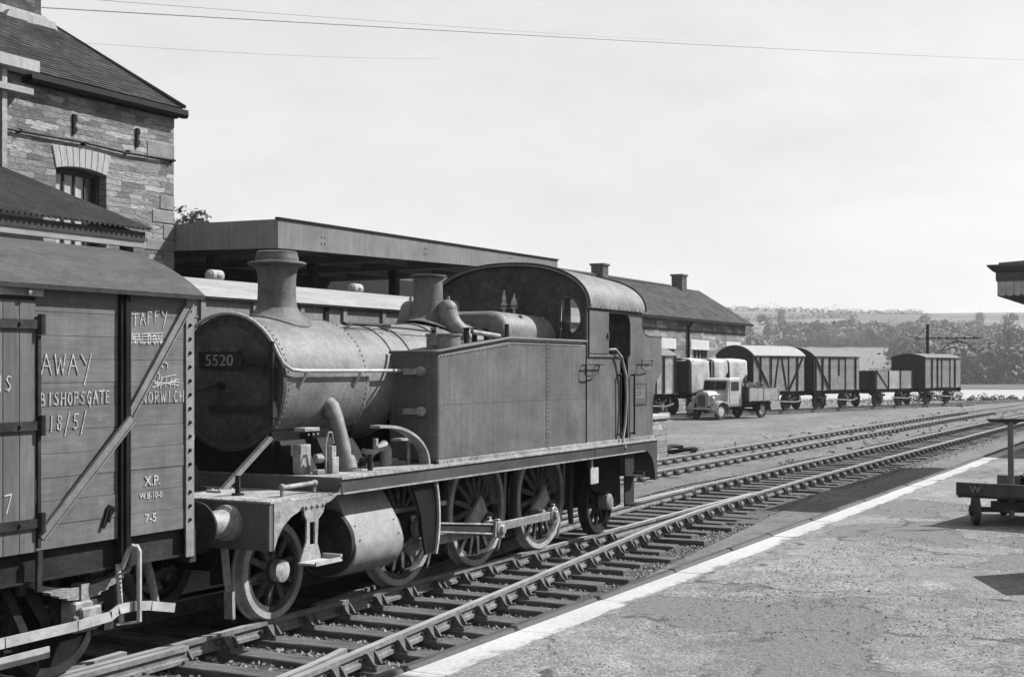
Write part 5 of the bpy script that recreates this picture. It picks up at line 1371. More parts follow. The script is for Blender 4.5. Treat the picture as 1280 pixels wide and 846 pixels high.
# ================================================================ vans standing under the awning, behind the engine
YK = 12.865
def roof_vent(mbx, x, z):
    mbx.lathe([(.06,0),(.06,.05),(.10,.06),(.11,.09),(.09,.13),(.05,.15),(1e-4,.155)], (x,YK,z), 'z', 16)
    mbx.lathe([(.05,-.17),(.085,-.13),(.085,.10),(.06,.13)], (x,YK,z+.085), 'x', 14)
def coach(x0, x1, zr, label, vents):
    o = (x0, YK, 0)
    t = thing('parcels_coach', label, 'railway coach', o)
    mb = MB(off=o); mb.box(x0+.03, x1-.03, YK-1.34, YK+1.34, 1.12, 3.36)
    z = 3.10
    mb.box(x0+.03, x1-.03, YK-1.352, YK-1.341, 3.10, 3.12)
    rv = [(x0+.2+.28*i, YK-1.342, zz) for i in range(int((x1-x0)/.28)-1) for zz in (3.06, 3.3)]
    rivets(mb, rv, .014, 'y', -1)
    mb.build('body', M['coach'], t)
    mb = MB(off=o); x = x0+.35
    while x < x1-.2:
        mb.box(x, x+.09, YK-1.375, YK-1.343, 1.13, 3.355); x += 1.05
    mb.build('body_post', M['coach'], t)
    x = x0+.95
    while x < x1-.8:
        mb = MB(off=o); mb.box(x, x+.10, YK-1.365, YK-1.343, 1.15, 3.34); mb.build('door_gap', M['black'], t); x += 3.15
    mb = MB(off=o); seg_roof(mb, x0, x1, 1.42, 3.375, zr, .03, YK, 28); r_ = mb.build('roof', M['coach_roof'], t, smooth=30)
    mb = MB(off=o); mb.box(x0+.2, x1, YK-1.425, YK-1.40, 3.362, 3.372); mb.build('gutter', M['black'], t)
    for x in vents:
        mb = MB(off=o); roof_vent(mb, x, zr-.015); mb.build('ventilator', M['coach_roof'], r_, smooth=40)
    mb = MB(off=o); mb.box(x0+.1, x1-.1, YK-1.1, YK+1.1, .75, 1.1); mb.build('underframe', M['black'], t)
    for x in ((x0+1.6, x0+3.6, x1-3.6, x1-1.6) if x1-x0 > 8 else (x0+1.3, x1-1.3)):
        for s in (-1, 1):
            mb = MB(off=o); mb.lathe([(.46,s*.79),(.48,s*.70),(.51,s*.69),(.51,s*.66),(.1,s*.66),(.1,s*.75),(.40,s*.76),(.42,s*.79)], (x,YK,.48), 'y', 28, close=True); mb.build('wheel', M['wheel'], t, smooth=35)
    return t
coach(2.6, 20.4, 3.72, 'long grey coach with pale rounded roof standing behind the engine boiler', [5.3, 8.6, 11.9, 15.37, 18.95])
coach(21.4, 27.6, 3.80, 'pale roofed van behind the safety valve, beyond the long grey coach', [24.6])
# ================================================================ left stone building
BW = 17.4; BX1 = 19.6; BX0 = 2.0; BE = 7.28; BR = 9.34; BYR = 21.0; BYB = 24.6
BO = (BX1, BW, 0)
bl = thing('stone_building', 'tall rubble stone building with slate roof, arched window and chimney at the left edge', 'building', BO)
def bb(name, mb, m, parent=bl, **k): return mb.build(name, m, parent, **k)
WX0, WX1, WZ0, WZ1 = 16.70, 17.87, 4.55, 5.80           # arched window opening
mb = MB(off=BO)
def wall_rects(mb, x0, x1, z0, z1, hx0, hx1, hz0, hz1, y0, y1):
    mb.box(x0, hx0, y0, y1, z0, z1); mb.box(hx1, x1, y0, y1, z0, z1); mb.box(hx0, hx1, y0, y1, z0, hz0); mb.box(hx0, hx1, y0, y1, hz1, z1)
wall_rects(mb, BX0, BX1, -.2, BE+.05, WX0, WX1, WZ0, WZ1+.15, BW, BW+.5)
mb.box(BX0, BX0+.5, BW+.5, BYB, -.2, BE); mb.box(BX0, BX1, BYB-.5, BYB, -.2, BE)
mb.prism([(BW+.501,-.2),(BYB-.501,-.2),(BYB-.501,BE),(BYR,BR-.1),(BW+.501,BE)], 'x', BX1-.5, BX1-.002)
bb('wall', mb, M['stone'])
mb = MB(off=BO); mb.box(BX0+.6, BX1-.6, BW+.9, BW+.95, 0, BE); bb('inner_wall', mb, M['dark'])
# dressed quoins at the corner
mb = MB(off=BO); rnd = random.Random(3); z = 1.2; k = 0
while z < BE-.25:
    h_ = rnd.uniform(.2,.34); L = rnd.uniform(.5,.75) if k % 2 else rnd.uniform(.25,.4)
    if rnd.random() < .75: mb = MB(off=BO); mb.box(BX1-L, BX1+.012, BW-.014, BW+.3, z+.008, min(z+h_, BE-.1)-.008); bb('quoin', mb, M['lintel_dirty'], bevel=.015)
    z += h_; k += 1
# window: fanned arch stones, sill, frame, blind, panes
wn_ = empty('window', (WX0-BX1, 0, 0)); wn_.parent = bl
WOF = (WX0, BW, 0)
def wb_(name, mb, m, **k): return mb.build(name, m, wn_, **k)
mb = MB(off=WOF); n_ = 9; cx = (WX0+WX1)/2
for k in range(n_):
    a0 = -1+2*k/n_; a1 = -1+2*(k+1)/n_
    f = lambda a, r: (cx+a*(.59+.09*r), (WZ1+.03 if r == 0 else WZ1+.40)+(.07*(1-a*a) if r == 0 else .03*(1-a*a)))
    p = [f(a0,0), f(a1,0), f(a1,1), f(a0,1)]
    p = [(p[0][0]+.0015,p[0][1]),(p[1][0]-.0015,p[1][1]),(p[2][0]-.0015,p[2][1]),(p[3][0]+.0015,p[3][1])]
    mb.prism(p, 'y', BW-.02, BW+.35)
wb_('arch_stone', mb, M['lintel'], bevel=.008)
mb = MB(off=WOF)
mb.box(WX0+.01, WX0+.09, BW+.16, BW+.24, WZ0, WZ1+.10); mb.box(WX1-.09, WX1-.01, BW+.16, BW+.24, WZ0, WZ1+.10)
for q in (1, 2, 3): x = WX0+.09+(WX1-WX0-.18)*q/4; mb.box(x-.02, x+.02, BW+.17, BW+.23, WZ0, WZ1+.12)
mb.box(WX0+.09, WX1-.09, BW+.165, BW+.235, WZ1-.02, WZ1+.12); mb.box(WX0+.09, WX1-.09, BW+.165, BW+.235, 5.1, 5.14)
wb_('window_frame', mb, M['timber'])
mb = MB(off=WOF); mb.box(WX0+.09, WX1-.32, BW+.205, BW+.21, WZ0, WZ1); wb_('window_pane', mb, M['blind'])
mb = MB(off=WOF); mb.box(WX1-.32, WX1-.09, BW+.205, BW+.21, WZ0, WZ1); wb_('window_pane', mb, M['darkglass'])
mb = MB(off=BO); e_ = BE+.02
SL = (BR-BE)/(BYR-BW)
mb.prism([(BW-.10, BE-.08),(BYR, BR+.04),(BYB+.2, BE-.04),(BYB+.2, BE+.06),(BYR, BR+.16),(BW-.10, BE+.06)], 'x', BX0-.2, BX1+.12)
rf = bb('roof', mb, M['slate'])
mb = MB(off=BO); slates(mb, BX0-.2, BX1+.14, (BW-.12, BE+.045), (BYR, BR+.16), .135, .24, random.Random(2), .010, .017); bb('slate_courses', mb, M['slate'], rf, weld=False)
mb = MB(off=BO); mb.path([(BX0-.2,BYR,BR+.17),(BX1+.1,BYR,BR+.17)], .09, 8); mb.path([(BX1+.08,BW-.2,BE+.06),(BX1+.08,BYR,BR+.16)], .035, 6); bb('ridge_tile', mb, M['slate'], rf)
mb = MB(off=BO); mb.box(18.0, 19.25, BYR-.55, BYR+.55, BR-.6, 12.2); mb.box(17.94, 19.31, BYR-.61, BYR+.61, 11.6, 11.85); bb('chimney', mb, M['brick'], rf)
mb = MB(off=BO); mb.box(17.93, 19.32, BYR-.62, BYR+.62, BR-.5, BR-.02); mb.prism([(18.2,BR-.28),(19.5,BR-.28),(19.42,BR-.12),(18.3,BR-.12)], 'y', BYR-.75, BYR-.621); bb('chimney_flashing', mb, M['lintel'], rf)
mb = MB(off=BO)
mb.prism([(BW-.24,BE-.10),(BW-.23,BE+.0),(BW-.10,BE+.0),(BW-.09,BE-.10),(BW-.12,BE-.15),(BW-.21,BE-.15)], 'x', 15.97, BX1+.14); mb.box(15.97, BX1+.02, BW-.088, BW-.002, BE-.16, BE-.085)
bb('gutter', mb, M['black'])
mb = MB(off=BO)                                             # iron pipe across the wall, wall ties
mb.path([(BX0+.3,BW-.05,6.30),(15.6,BW-.05,6.31),(17.3,BW-.05,6.335),(18.3,BW-.055,6.30),(19.58,BW-.05,6.335)], .022, 8)
for x in (4,6,8,10,12,14,15.9,17.3,18.35,19.5): mb.box(x-.02,x+.02,BW-.075,BW-.002,6.29,6.35)
bb('wall_pipe', mb, M['black'], smooth=40)
for x in (17.10, 18.62):
    mb = MB(off=BO); mb.box(x-.07, x+.07, BW-.004, BW-.002, 6.46, 6.80) if False else None
    mb.box(x-.035, x+.02, BW-.035, BW-.002, 6.45, 6.79); mb.box(x+.02, x+.07, BW-.02, BW-.002, 6.5, 6.58); mb.box(x+.02, x+.07, BW-.02, BW-.002, 6.68, 6.79); bb('wall_tie', mb, M['black'])
# loading door with its hood at the extreme left
mb = MB(off=BO); mb.box(13.2, 15.96, BW-.42, BW-.003, 7.24, 7.42); hd = bb('hood_board', mb, M['lintel'])
mb = MB(off=BO); mb.box(13.2, 15.2, BW-.06, BW-.003, 5.0, 6.97); bb('loading_door', mb, M['timber'])
mb = MB(off=BO); mb.box(13.2, 15.85, BW-.40, BW-.03, 6.86, 6.96); mb.box(13.2,15.5,BW-.1,BW-.065,6.5,6.64); bb('door_beam', mb, M['pale_timber'])
mb = MB(off=BO); mb.box(15.30, 15.40, BW-.30, BW-.2, 5.3, 7.2); bb('door_post', mb, M['lit_iron'])
# lean-to roof of corrugated iron
AY0, AZ0, AY1, AZ1 = 14.0, 4.50, BW-.10, 5.70
mb = MB(off=BO); X0c, X1c = 1.5, 15.32; pit = .10; n_ = int((X1c-X0c)/pit*6); vs_ = []
for k in range(n_+1):
    x = X0c+(X1c-X0c)*k/n_; wv = .022*math.cos(2*PI*(x-X0c)/pit)
    vs_ += [(x, AY0, AZ0+wv), (x, AY1, AZ1+wv), (x, AY0, AZ0+wv-.006), (x, AY1, AZ1+wv-.006)]
fs_ = []
for k in range(n_):
    a = 4*k; b = a+4
    fs_ += [(a,b,b+1,a+1),(a+2,a+3,b+3,b+2),(a,a+2,b+2,b),(a+1,b+1,b+3,a+3)]
mb.add(vs_, fs_+[(0,1,3,2),(4*n_,4*n_+2,4*n_+3,4*n_+1)])
aw = bb('awning_roof', mb, M['corrug'], smooth=60)
mb = MB(off=BO); mb.box(1.6, 15.30, AY0+.10, AY0+.20, AZ0-.27, AZ0-.18)
bb('awning_fascia', mb, M['fascia_pale'] if 'fascia_pale' in M else M['lintel'], aw)
mb = MB(off=BO); mb.box(1.6, 15.25, AY0+.08, AY0+.19, AZ0-.178, AZ0-.04)
for x in (3, 6, 9, 12, 15.1): mb.prism([(AY0+.2,AZ0-.16),(AY1,AZ1-.16),(AY1,AZ1-.04),(AY0+.2,AZ0-.04)], 'x', x, x+.08)
for x in (2.2, 8.6, 15.0): mb.box(x, x+.14, AY0+.21, AY0+.35, 1.10, AZ0-.05)
bb('awning_frame', mb, M['timber'], aw)

mb = MB(off=BO); mb.box(4.0, 16.4, BW-.03, BW-.004, 1.10, 5.05); bb('doorway_shade', mb, M['dark'])  # flat dark sheet standing in for the shade under the lean-to
# ================================================================ goods dock and steel awning over it
dk = thing('loading_dock', 'long raised stone loading dock with pale coping ending beside the back of the engine', 'loading dock', (37, 14.5, 0))
DO = (37, 14.5, 0)
mb = MB(off=DO); mb.box(0, 37.6, 14.52, 17.0, -.3, .98); mb.box(30, 37.6, 17.0, 19.0, -.3, .98); mb.build('dock_wall', M['dock_stone'], dk)
mb = MB(off=DO); mb.box(0, 37.66, 14.45, 15.1, .983, 1.13); mb.box(37.0, 37.66, 15.101, 19.0, .983, 1.13); mb.build('dock_coping', M['lintel'], dk, bevel=.03)
mb = MB(off=DO); mb.box(0, 36.99, 15.103, 17.38, .96, 1.10); mb.build('dock_surface', M['platform'], dk)

CX0, CX1, CY0, CY1 = 19.62, 31.15, 15.0, 22.0
go = thing('goods_awning', 'big flat steel awning with deep plain fascia beside the stone building', 'awning', (CX0, CY0, 0))
GO = (CX0, CY0, 0)
mb = MB(off=GO); mb.prism([(CX0,4.61),(CX1,4.87),(CX1,5.20),(CX0,5.13)], 'y', CY0, CY0+.012)
for x in (21.0, 24.7, 28.6):
    zb = 4.61+.26*(x-CX0)/(CX1-CX0)
    for dx in (-.05, .05):
        for q in (.16, .28): mb.lathe([(.02,0),(.016,-.014),(1e-4,-.018)], (x+dx, CY0, zb+q), 'y', 6)
mb.box(CX0-.02, CX1+.02, CY0-.03, CY0+.04, 5.135, 5.17) if False else None
mb.build('fascia', M['fascia'], go)
mb = MB(off=GO); mb.prism([(CX0-.02,5.132),(CX1+.02,5.202),(CX1+.02,5.235),(CX0-.02,5.165)], 'y', CY0-.03, CY0+.05); mb.build('fascia_cap', M['black'], go)
mb = MB(off=GO); mb.prism([(CY0+.013,4.61),(CY1,4.75),(CY1,5.20),(CY0+.013,5.13)], 'x', CX0, CX0+.012); mb.build('fascia_end', M['fascia_end'], go)
mb = MB(off=GO); mb.prism([(CX0+.02,5.07),(CX1,5.14),(CX1,5.17),(CX0+.02,5.10)], 'y', CY0+.06, CY1); mb.build('roof_deck', M['corrug'], go)
mb = MB(off=GO); mb.prism([(CX1-.012,4.87),(CX1,4.87),(CX1,5.2),(CX1-.012,5.2)], 'y', CY0+.013, CY1); mb.build('fascia_end', M['fascia_end'], go)
for k in range(5):
    y = CY0+.9+1.35*k; mb = MB(off=GO)
    mb.prism([(CX0+.03,4.84),(CX1-.05,4.93),(CX1-.05,5.13),(CX0+.03,5.06)], 'y', y, y+.08); mb.build('purlin', M['fascia'], go)
for k in range(4):
    x = CX0+1.4+3.3*k; mb = MB(off=GO); mb.box(x, x+.14, CY0+.05, CY1-.05, 4.66+.08*k, 4.83+.08*k); mb.build('roof_beam', M['fascia'], go)
    mb = MB(off=GO); mb.box(x-.02, x+.16, CY0+2.6, CY0+2.8, 1.0, 4.70+.06*k); mb.build('column', M['timber'], go)
mb = MB(off=GO); mb.box(BX1+.05, 36, CY1, CY1+.1, 0, 5.12); mb.build('dark_backing', M['dark'], go)  # added dark sheet that makes the space under the awning look unlit
mb = MB(off=GO)
for (x, h_, L) in ((23.3,.05,.9),(27.6,.10,1.6),(28.4,.07,.9)): mb.prism([(x,5.16),(x+L,5.18),(x+L*.8,5.19+h_),(x+L*.25,5.2+h_)], 'y', CY0+.3, CY0+.9)
tag(mb.build('roof_felt_pile', M['coal']), 'dark heap of loose felt lying on top of the steel awning', 'felt')

# ================================================================ low stone building beyond the yard
FO = (89.9, 29.0, 0); FX0, FX1, FY0, FYR, FY1, FE, FR = 44, 89.9, 29.0, 32.5, 36.0, 5.50, 7.75
fb = thing('yard_building', 'long low stone building with slate roof and two stout chimneys behind the lorry', 'building', FO)
def ff(name, mb, m, parent=fb, **k): return mb.build(name, m, parent, **k)
openings = [(79.35, 82.05, 2.2, 3.62), (68.6, 71.0, .0, 3.62), (73.6, 76.2, .0, 3.62), (86.0, 88.4, 2.2, 3.62)]
mb = MB(off=FO); xs_ = sorted(openings); x = FX0
for (a, b, z0, z1) in xs_:
    mb.box(x, a, FY0, FY0+.5, -.3, FE)
    mb.box(a, b, FY0, FY0+.5, z1+.62, FE)
    if z0 > 0: mb.box(a, b, FY0, FY0+.5, -.3, z0)
    x = b
mb.box(x, FX1, FY0, FY0+.5, -.3, FE); mb.box(FX0, FX1, FY1-.5, FY1, -.3, FE)
for x in (FX0, FX1-.5): mb.prism([(FY0+.502,-.3),(FY1-.502,-.3),(FY1-.502,FE),(FYR,FR-.15),(FY0+.502,FE)], 'x', x, x+.498)
ff('wall', mb, M['stone_far'])
for (a, b, z0, z1) in xs_:
    wf = empty('window' if z0 > 0 else 'door', (a-FO[0], 0, 0)); wf.parent = fb; WO2 = (a, FO[1], 0)
    mb = MB(off=WO2); mb.box(a-.3, b+.3, FY0-.03, FY0+.4, z1+.003, z1+.62); mb.build('lintel', M['lintel_white'] if 'lintel_white' in M else M['lintel'], wf, bevel=.02)
    mb = MB(off=WO2)
    for q in (0, 1, 2, 3, 4): xx = a+(b-a-.1)*q/4; mb.box(xx, xx+.1, FY0+.2, FY0+.28, max(z0,0), z1)
    mb.box(a, b, FY0+.2, FY0+.28, (z0+z1)/2-.04, (z0+z1)/2+.04); mb.build('frame', M['lit_iron'], wf)
    mb = MB(off=WO2); mb.box(a, b, FY0+.29, FY0+.30, max(z0,0), z1); mb.build('pane' if z0 > 0 else 'door_board', M['darkglass'] if z0 > 0 else M['timber'], wf)
mb = MB(off=FO); mb.prism([(FY0-.35,FE-.12),(FYR,FR),(FY1+.3,FE-.12),(FY1+.3,FE+.0),(FYR,FR+.15),(FY0-.35,FE+.02)], 'x', FX0-.2, FX1+.25); rf = ff('roof', mb, M['slate_far'])
mb = MB(off=FO); slates(mb, FX0-.2, FX1+.27, (FY0-.37, FE+.01), (FYR, FR+.15), .24, .42, random.Random(4), .014, .02); ff('slate_courses', mb, M['slate_far'], rf, weld=False)
mb = MB(off=FO); mb.path([(FX0,FYR,FR+.16),(84.6,FYR,FR+.16)], .12, 6); mb.box(85.9, 89.6, FYR-.3, FYR+.3, FR-.1, FR+.42) if False else None; ff('ridge_tile', mb, M['slate_far'], rf)
for (x0, x1, zt) in ((85.9, 86.8, 8.80), (72.8, 73.6, 8.62)):
    mb = MB(off=FO); mb.box(x0, x1, FYR-.38, FYR+.38, FR-1, zt-.12); mb.box(x0-.07, x1+.07, FYR-.45, FYR+.45, zt-.12, zt); ff('chimney', mb, M['brick'], rf)
mb = MB(off=FO); mb.box(FX0, FX1+.2, FY0-.50, FY0-.352, FE-.16, FE-.02); mb.path([(78.4,FY0-.42,FE-.1),(78.4,FY0-.10,FE-.5),(78.4,FY0-.10,0)], .09, 8); ff('downpipe', mb, M['black'], smooth=40)
mb = MB(off=FO); mb.box(FX0, FX1-.02, FY0-.04, FY0-.003, 4.75, 4.83); ff('wall_pipe', mb, M['frame'])

# ================================================================ station building with platform canopy (only a corner of it shows)
st = thing('platform_canopy', 'station canopy corner with dark moulding and scalloped pale valance at the right edge', 'canopy', (29, 4.05, PZ))
SO = (29, 4.05, PZ)
def sb(name, mb, m, parent=st, **k): return mb.build(name, m, parent, **k)
KX0, KX1, KY1, KY0, KZ = 29.0, 41.0, 4.05, -.2, 3.92
def board_run(mb, p0, p1, zt, zb, out):
    """a run of valance boards with rounded ends"""
    p0 = Vector(p0); p1 = Vector(p1); L = (p1-p0).length; d_ = (p1-p0)/L; n_ = round(L/.145); wd = L/n_; o_ = Vector(out)*.022
    for k in range(n_):
        a = p0+d_*(k*wd+.003); b = p0+d_*((k+1)*wd-.003); pts = [(0,zt),(1,zt)]
        pts += [(.5+.5*math.cos(PI*q/6), zb+.045-.045*math.sin(PI*q/6)) for q in range(7)]
        vs_ = [Vector((a.x+(b.x-a.x)*u, a.y+(b.y-a.y)*u, z)) for u, z in pts]; n2 = len(vs_)
        mb.add(vs_+[v+o_ for v in vs_], [tuple(range(n2)), tuple(range(2*n2-1,n2-1,-1))]+[(i,(i+1)%n2,n2+(i+1)%n2,n2+i) for i in range(n2)])
for nm, p0, p1, out in (('valance',(KX0,KY0),(KX0,KY1),(-1,0,0)),('valance',(KX0,KY1),(KX1,KY1),(0,1,0)),('valance',(KX1,KY0),(KX1,KY1),(1,0,0))):
    mb = MB(off=SO); board_run(mb, (p0[0],p0[1],0), (p1[0],p1[1],0), 4.23, 3.92, out); sb(nm, mb, M['valance_white'] if 'valance_white' in M else M['white'])
    mb = MB(off=SO)
    a = Vector((p0[0],p0[1],0)); b = Vector((p1[0],p1[1],0)); d_ = (b-a).normalized(); o_ = Vector(out)
    prof = [(0,4.225),(.045,4.225),(.05,4.40),(.10,4.42),(.20,4.52),(.20,4.55),(0,4.55)]
    vs_ = []
    for p, q in ((a,-1),(b,1)):
        for (u, z) in prof: vs_.append(p+o_*u+d_*(q*(u if abs(o_.x) < .5 or True else 0))+Vector((0,0,z)))
    n2 = len(prof); mb.add(vs_, [tuple(range(n2)), tuple(range(2*n2-1,n2-1,-1))]+[(i,(i+1)%n2,n2+(i+1)%n2,n2+i) for i in range(n2)])
    sb('moulding', mb, M['loco'])
mb = MB(off=SO); mb.prism([(KY0,4.56),(KY1,4.56),(KY1,4.60),(KY0,4.85)], 'x', KX0, KX1); sb('canopy_roof', mb, M['grey_roof'])
mb = MB(off=SO); mb.box(KX0+.03, KX1-.03, KY0, KY1-.03, 4.47, 4.54); sb('soffit', mb, M['timber'])
sx = thing('station_building', 'stone station building carrying the scalloped canopy, just past the right edge', 'building', (29.6, -.25, PZ))
SXO = (29.6, -.25, PZ)
mb = MB(off=SXO); mb.box(29.6, 40.4, -6.2, -.25, PZ, 5.3); mb.build('wall', M['stone'], sx)
mb = MB(off=SXO); mb.prism([(-6.5,5.3),(-.2,5.3),(-3.3,7.2)], 'x', 29.3, 40.7); mb.build('roof', M['slate'], sx)
# ================================================================ far wagons on the curved siding
def far_wagon_base(t, L, parent_mats=None):
    """underframe, wheels, springs and buffers, local x along the wagon"""
    mb = MB(); mb.box(-L/2, L/2, -1.05, 1.05, .90, 1.12); mb.box(-L/2-.04, -L/2, -1.2, 1.2, .85, 1.12); mb.box(L/2, L/2+.04, -1.2, 1.2, .85, 1.12)
    mb.build('underframe', M['black'], t)
    for x in (-1.5, 1.5):
        for s in (-1, 1):
            mb = MB(); mb.lathe([(.46,s*.80),(.48,s*.70),(.51,s*.69),(.51,s*.66),(.08,s*.66),(.08,s*.78),(.38,s*.74),(.40,s*.80)], (x,0,.48), 'y', 24, close=True); mb.build('wheel', M['wheel'], t, smooth=35)
            mb = MB(); mb.box(x-.13,x+.13,s*.95,s*1.12,.42,.62)
            for a, b in ((-.5,-.25),(-.25,0),(0,.25),(.25,.5)):
                f = lambda q: .66+.45*q*q
                mb.bar((x+a,s*1.06,f(a)),(x+b,s*1.06,f(b)), .08, .09)
            mb.bar((x-.16,s*.95,.88),(x-.14,s*.95,.40),.02,.08,(1,0,0)); mb.bar((x+.16,s*.95,.88),(x+.14,s*.95,.40),.02,.08,(1,0,0)); mb.bar((x-.48,s*.95,.88),(x-.16,s*.95,.42),.02,.09,(1,0,0)); mb.bar((x+.48,s*.95,.88),(x+.16,s*.95,.42),.02,.09,(1,0,0))
            mb.build('axle_box', M['frame'], t)
    for x in (-L/2-.04, L/2+.04):
        sg = 1 if x > 0 else -1
        for s in (-1, 1):
            mb = MB(); mb.lathe([(.14,0),(.11,sg*.08),(.10,sg*.25),(.06,sg*.26),(.06,sg*.40),(.165,sg*.405),(.165,sg*.43),(1e-4,sg*.44)], (x,s*.88,1.03), 'x', 16); mb.build('buffer', M['black'], t, smooth=40)
    mb = MB(); mb.bar((-.3,-1.18,.58),(1.9,-1.2,.50),.02,.07); mb.bar((1.9,-1.2,.50),(2.5,-1.2,.62),.02,.07); mb.bar((2.25,-1.16,.9),(2.25,-1.16,.45),.03,.03,(1,0,0)); mb.build('brake_lever', M['lit_iron'], t)
def far_van(t_along, label, bodym, roofm, top, braces, L=5.33, eave=3.12):
    p = SP+SD*t_along
    t = thing('goods_van', label, 'goods van', (p.x, p.y, .06), S_ANG, 'wagons in the far siding')
    far_wagon_base(t, L)
    mb = MB(); mb.box(-L/2, L/2, -1.22, 1.22, 1.125, eave); mb.build('body', [bodym], t)
    for x0, x1 in ((-L/2-.03, -L/2-.002), (L/2+.002, L/2+.03)):
        mb = MB(); pts = seg_pts(1.215, eave, top-.04); mb.prism([(-1.215,1.127)]+pts+[(1.215,1.127)], 'x', x0, x1); mb.build('end', M['van_shaded_end'], t)
    mb = MB(); seg_roof(mb, -L/2-.07, L/2+.07, 1.30, eave+.02, top, .03, 0.0, 20); mb.build('roof', roofm, t, smooth=30)
    for s in (-1, 1):
        mb = MB(); c_, e_ = sorted((s*1.222, s*1.25)); mb.box(-.88, -.01, c_, e_, 1.15, eave-.05); mb.box(.01, .88, c_, e_, 1.15, eave-.05); d_ = mb.build('door', bodym, t)
        mb = MB(); c_, e_ = sorted((s*1.252, s*1.29))
        for x in (-.92, .92): mb.box(x-.04, x+.04, c_, e_, 1.13, eave-.02)
        mb.box(-.96,.96,c_,e_,eave-.12,eave-.06); mb.build('door_post', M['black'], t)
        y_ = s*1.265
        for (x0, z0, x1, z1) in braces:
            mb = MB(); mb.bar((x0,y_,z0),(x1,y_,z1),.05,.09, (0,0,1) if abs(x1-x0) > .05 else (1,0,0)); mb.build('side_strap', M['black'], t)
    return t
e = 3.08
far_van(-.05, 'white roofed van with crossed side straps, standing directly behind the lorry', M['van_far'], M['white_roof'], 3.72,
        [(-2.6,e,-1.0,1.2),(-2.0,e,-2.0,1.15),(2.5,e,1.0,1.2),(1.9,e,1.9,1.15),(-.15,e,-.6,1.2),(.15,e,.7,1.2)])
far_van(6.45, 'grey roofed van with one long diagonal strap, next to the white roofed van', M['van_far'], M['grey_roof'], 3.66,
        [(-2.6,e,-.95,1.2),(-1.75,e,-1.75,1.15),(2.2,e,2.2,1.15),(.15,e,.15,2.0),(-2.55,1.15,-2.55,e)])
far_van(20.8, 'last van of the siding row with nearly flat roof, beside the loading gauge', M['van_far'], M['grey_roof'], 3.42,
        [(-1.75,e,-1.75,1.15),(1.75,e,1.75,1.15),(-.35,e,-.35,1.15)], eave=3.14)
vl = far_van(-12.65, 'van with open planked side partly hidden behind the bunker of the engine', M['van_far2'], M['grey_roof'], 3.5,
        [(-2.6,e,-2.6,1.15),(2.55,e,2.55,1.15),(1.6,e,1.6,1.15)], eave=3.05)
def open_wagon(t_along, label, h, sheeted, L=5.0, end_h=None):
    p = SP+SD*t_along
    t = thing('open_wagon', label, 'goods wagon', (p.x, p.y, .06), S_ANG, 'wagons in the far siding')
    far_wagon_base(t, L)
    z1 = 1.125+h
    for s in (-1, 1):
        mb = MB(); a, b = sorted((s*1.22, s*1.15))
        mb.box(-L/2, -.80, a, b, 1.125, z1); mb.build('side', M['van_far'] if not sheeted else M['van_brown'], t); mb = MB(); mb.box(.80, L/2, a, b, 1.125, z1); mb.build('side', M['van_far'] if not sheeted else M['van_brown'], t)
        mb = MB(); mb.box(-.79, .79, a, b, 1.125, z1); mb.build('door', M['van_far2'], t)
        mb = MB(); c_, e_ = sorted((s*1.222, s*1.26))
        for x in (-.80, .80, -2.45, 2.45): mb = MB(); mb.box(x-.05, x+.05, c_, e_, 1.0, z1); mb.build('side_strap', M['black'], t)
        if not sheeted: mb = MB(); mb.bar((-2.4,s*1.24,z1),(-.85,s*1.24,1.15),.03,.06); mb.build('side_strap', M['black'], t)
    for x0, x1 in ((-L/2, -L/2+.07), (L/2-.07, L/2)):
        mb = MB(); mb.box(x0, x1, -1.148, 1.148, 1.125, end_h or z1); mb.build('end', M['van_shaded_end'], t)
    mb = MB(); mb.box(-L/2+.08, L/2-.08, -1.14, 1.14, 1.125, 1.16); mb.build('floor', M['timber'], t)
    return t
open_wagon(13.75, 'low open wagon with a pale drop door between two vans', 1.15, None, 4.9)
WB_T, WB_L, WB_H = -6.1, 5.3, 1.68
open_wagon(WB_T, 'tall sided open wagon with pale sheets over its side, behind the lorry cab', WB_H, True, WB_L)
def side_sheet(x0, x1, drop, label, seed):
    """a sheet thrown over the near side of the wagon, its lower edge in curves"""
    p = SP+SD*WB_T
    q = thing('wagon_sheet', label, 'tarpaulin', (p.x, p.y, .06), S_ANG, 'pale sheets over the open wagon')
    NX, NY = 16, 16; vs_ = []; z1 = 1.125+WB_H
    for i in range(NX+1):
        for j in range(NY+1):
            u = i/NX; v = j/NY; x = x0+(x1-x0)*u
            dr = drop*(1-.35*(u**3))+.06*math.sin(u*9+seed)
            if v < .4: y = -1.27+1.9*(1-v/.4); z = z1+.05+.10*math.sin(PI*(1-v/.4))+.03*noise.noise((x*2, v*4, seed))
            else: k_ = (v-.4)/.6; y = -1.27-.05*k_-.035*math.sin(x*6+seed)*k_; z = z1+.05-dr*k_
            vs_.append((x, y, z))
    mb = MB(); mb.add(vs_, [(i*(NY+1)+j, i*(NY+1)+j+1, (i+1)*(NY+1)+j+1, (i+1)*(NY+1)+j) for i in range(NX) for j in range(NY)])
    o = mb.build('sheet', M['sheet'], q, smooth=60); md = o.modifiers.new('cloth thickness', 'SOLIDIFY'); md.thickness = .015
side_sheet(-2.62, -1.05, 1.75, 'pale sheet hanging over the wagon left of the lorry cab', 1.0)
side_sheet(-.55, .70, 1.1, 'square pale sheet over the wagon side right behind the lorry cab', 2.0)
side_sheet(.84, 2.60, 1.25, 'pale sheet on the wagon side between the lorry cab and the white roofed van', 3.0)

# ================================================================ lorry
LF = Vector((65.3, 22.35)); LR = Vector((68.9, 21.35)); LD = (LF-LR).normalized(); LA = math.atan2(LD.y, LD.x); LN = Vector((-LD.y, LD.x))
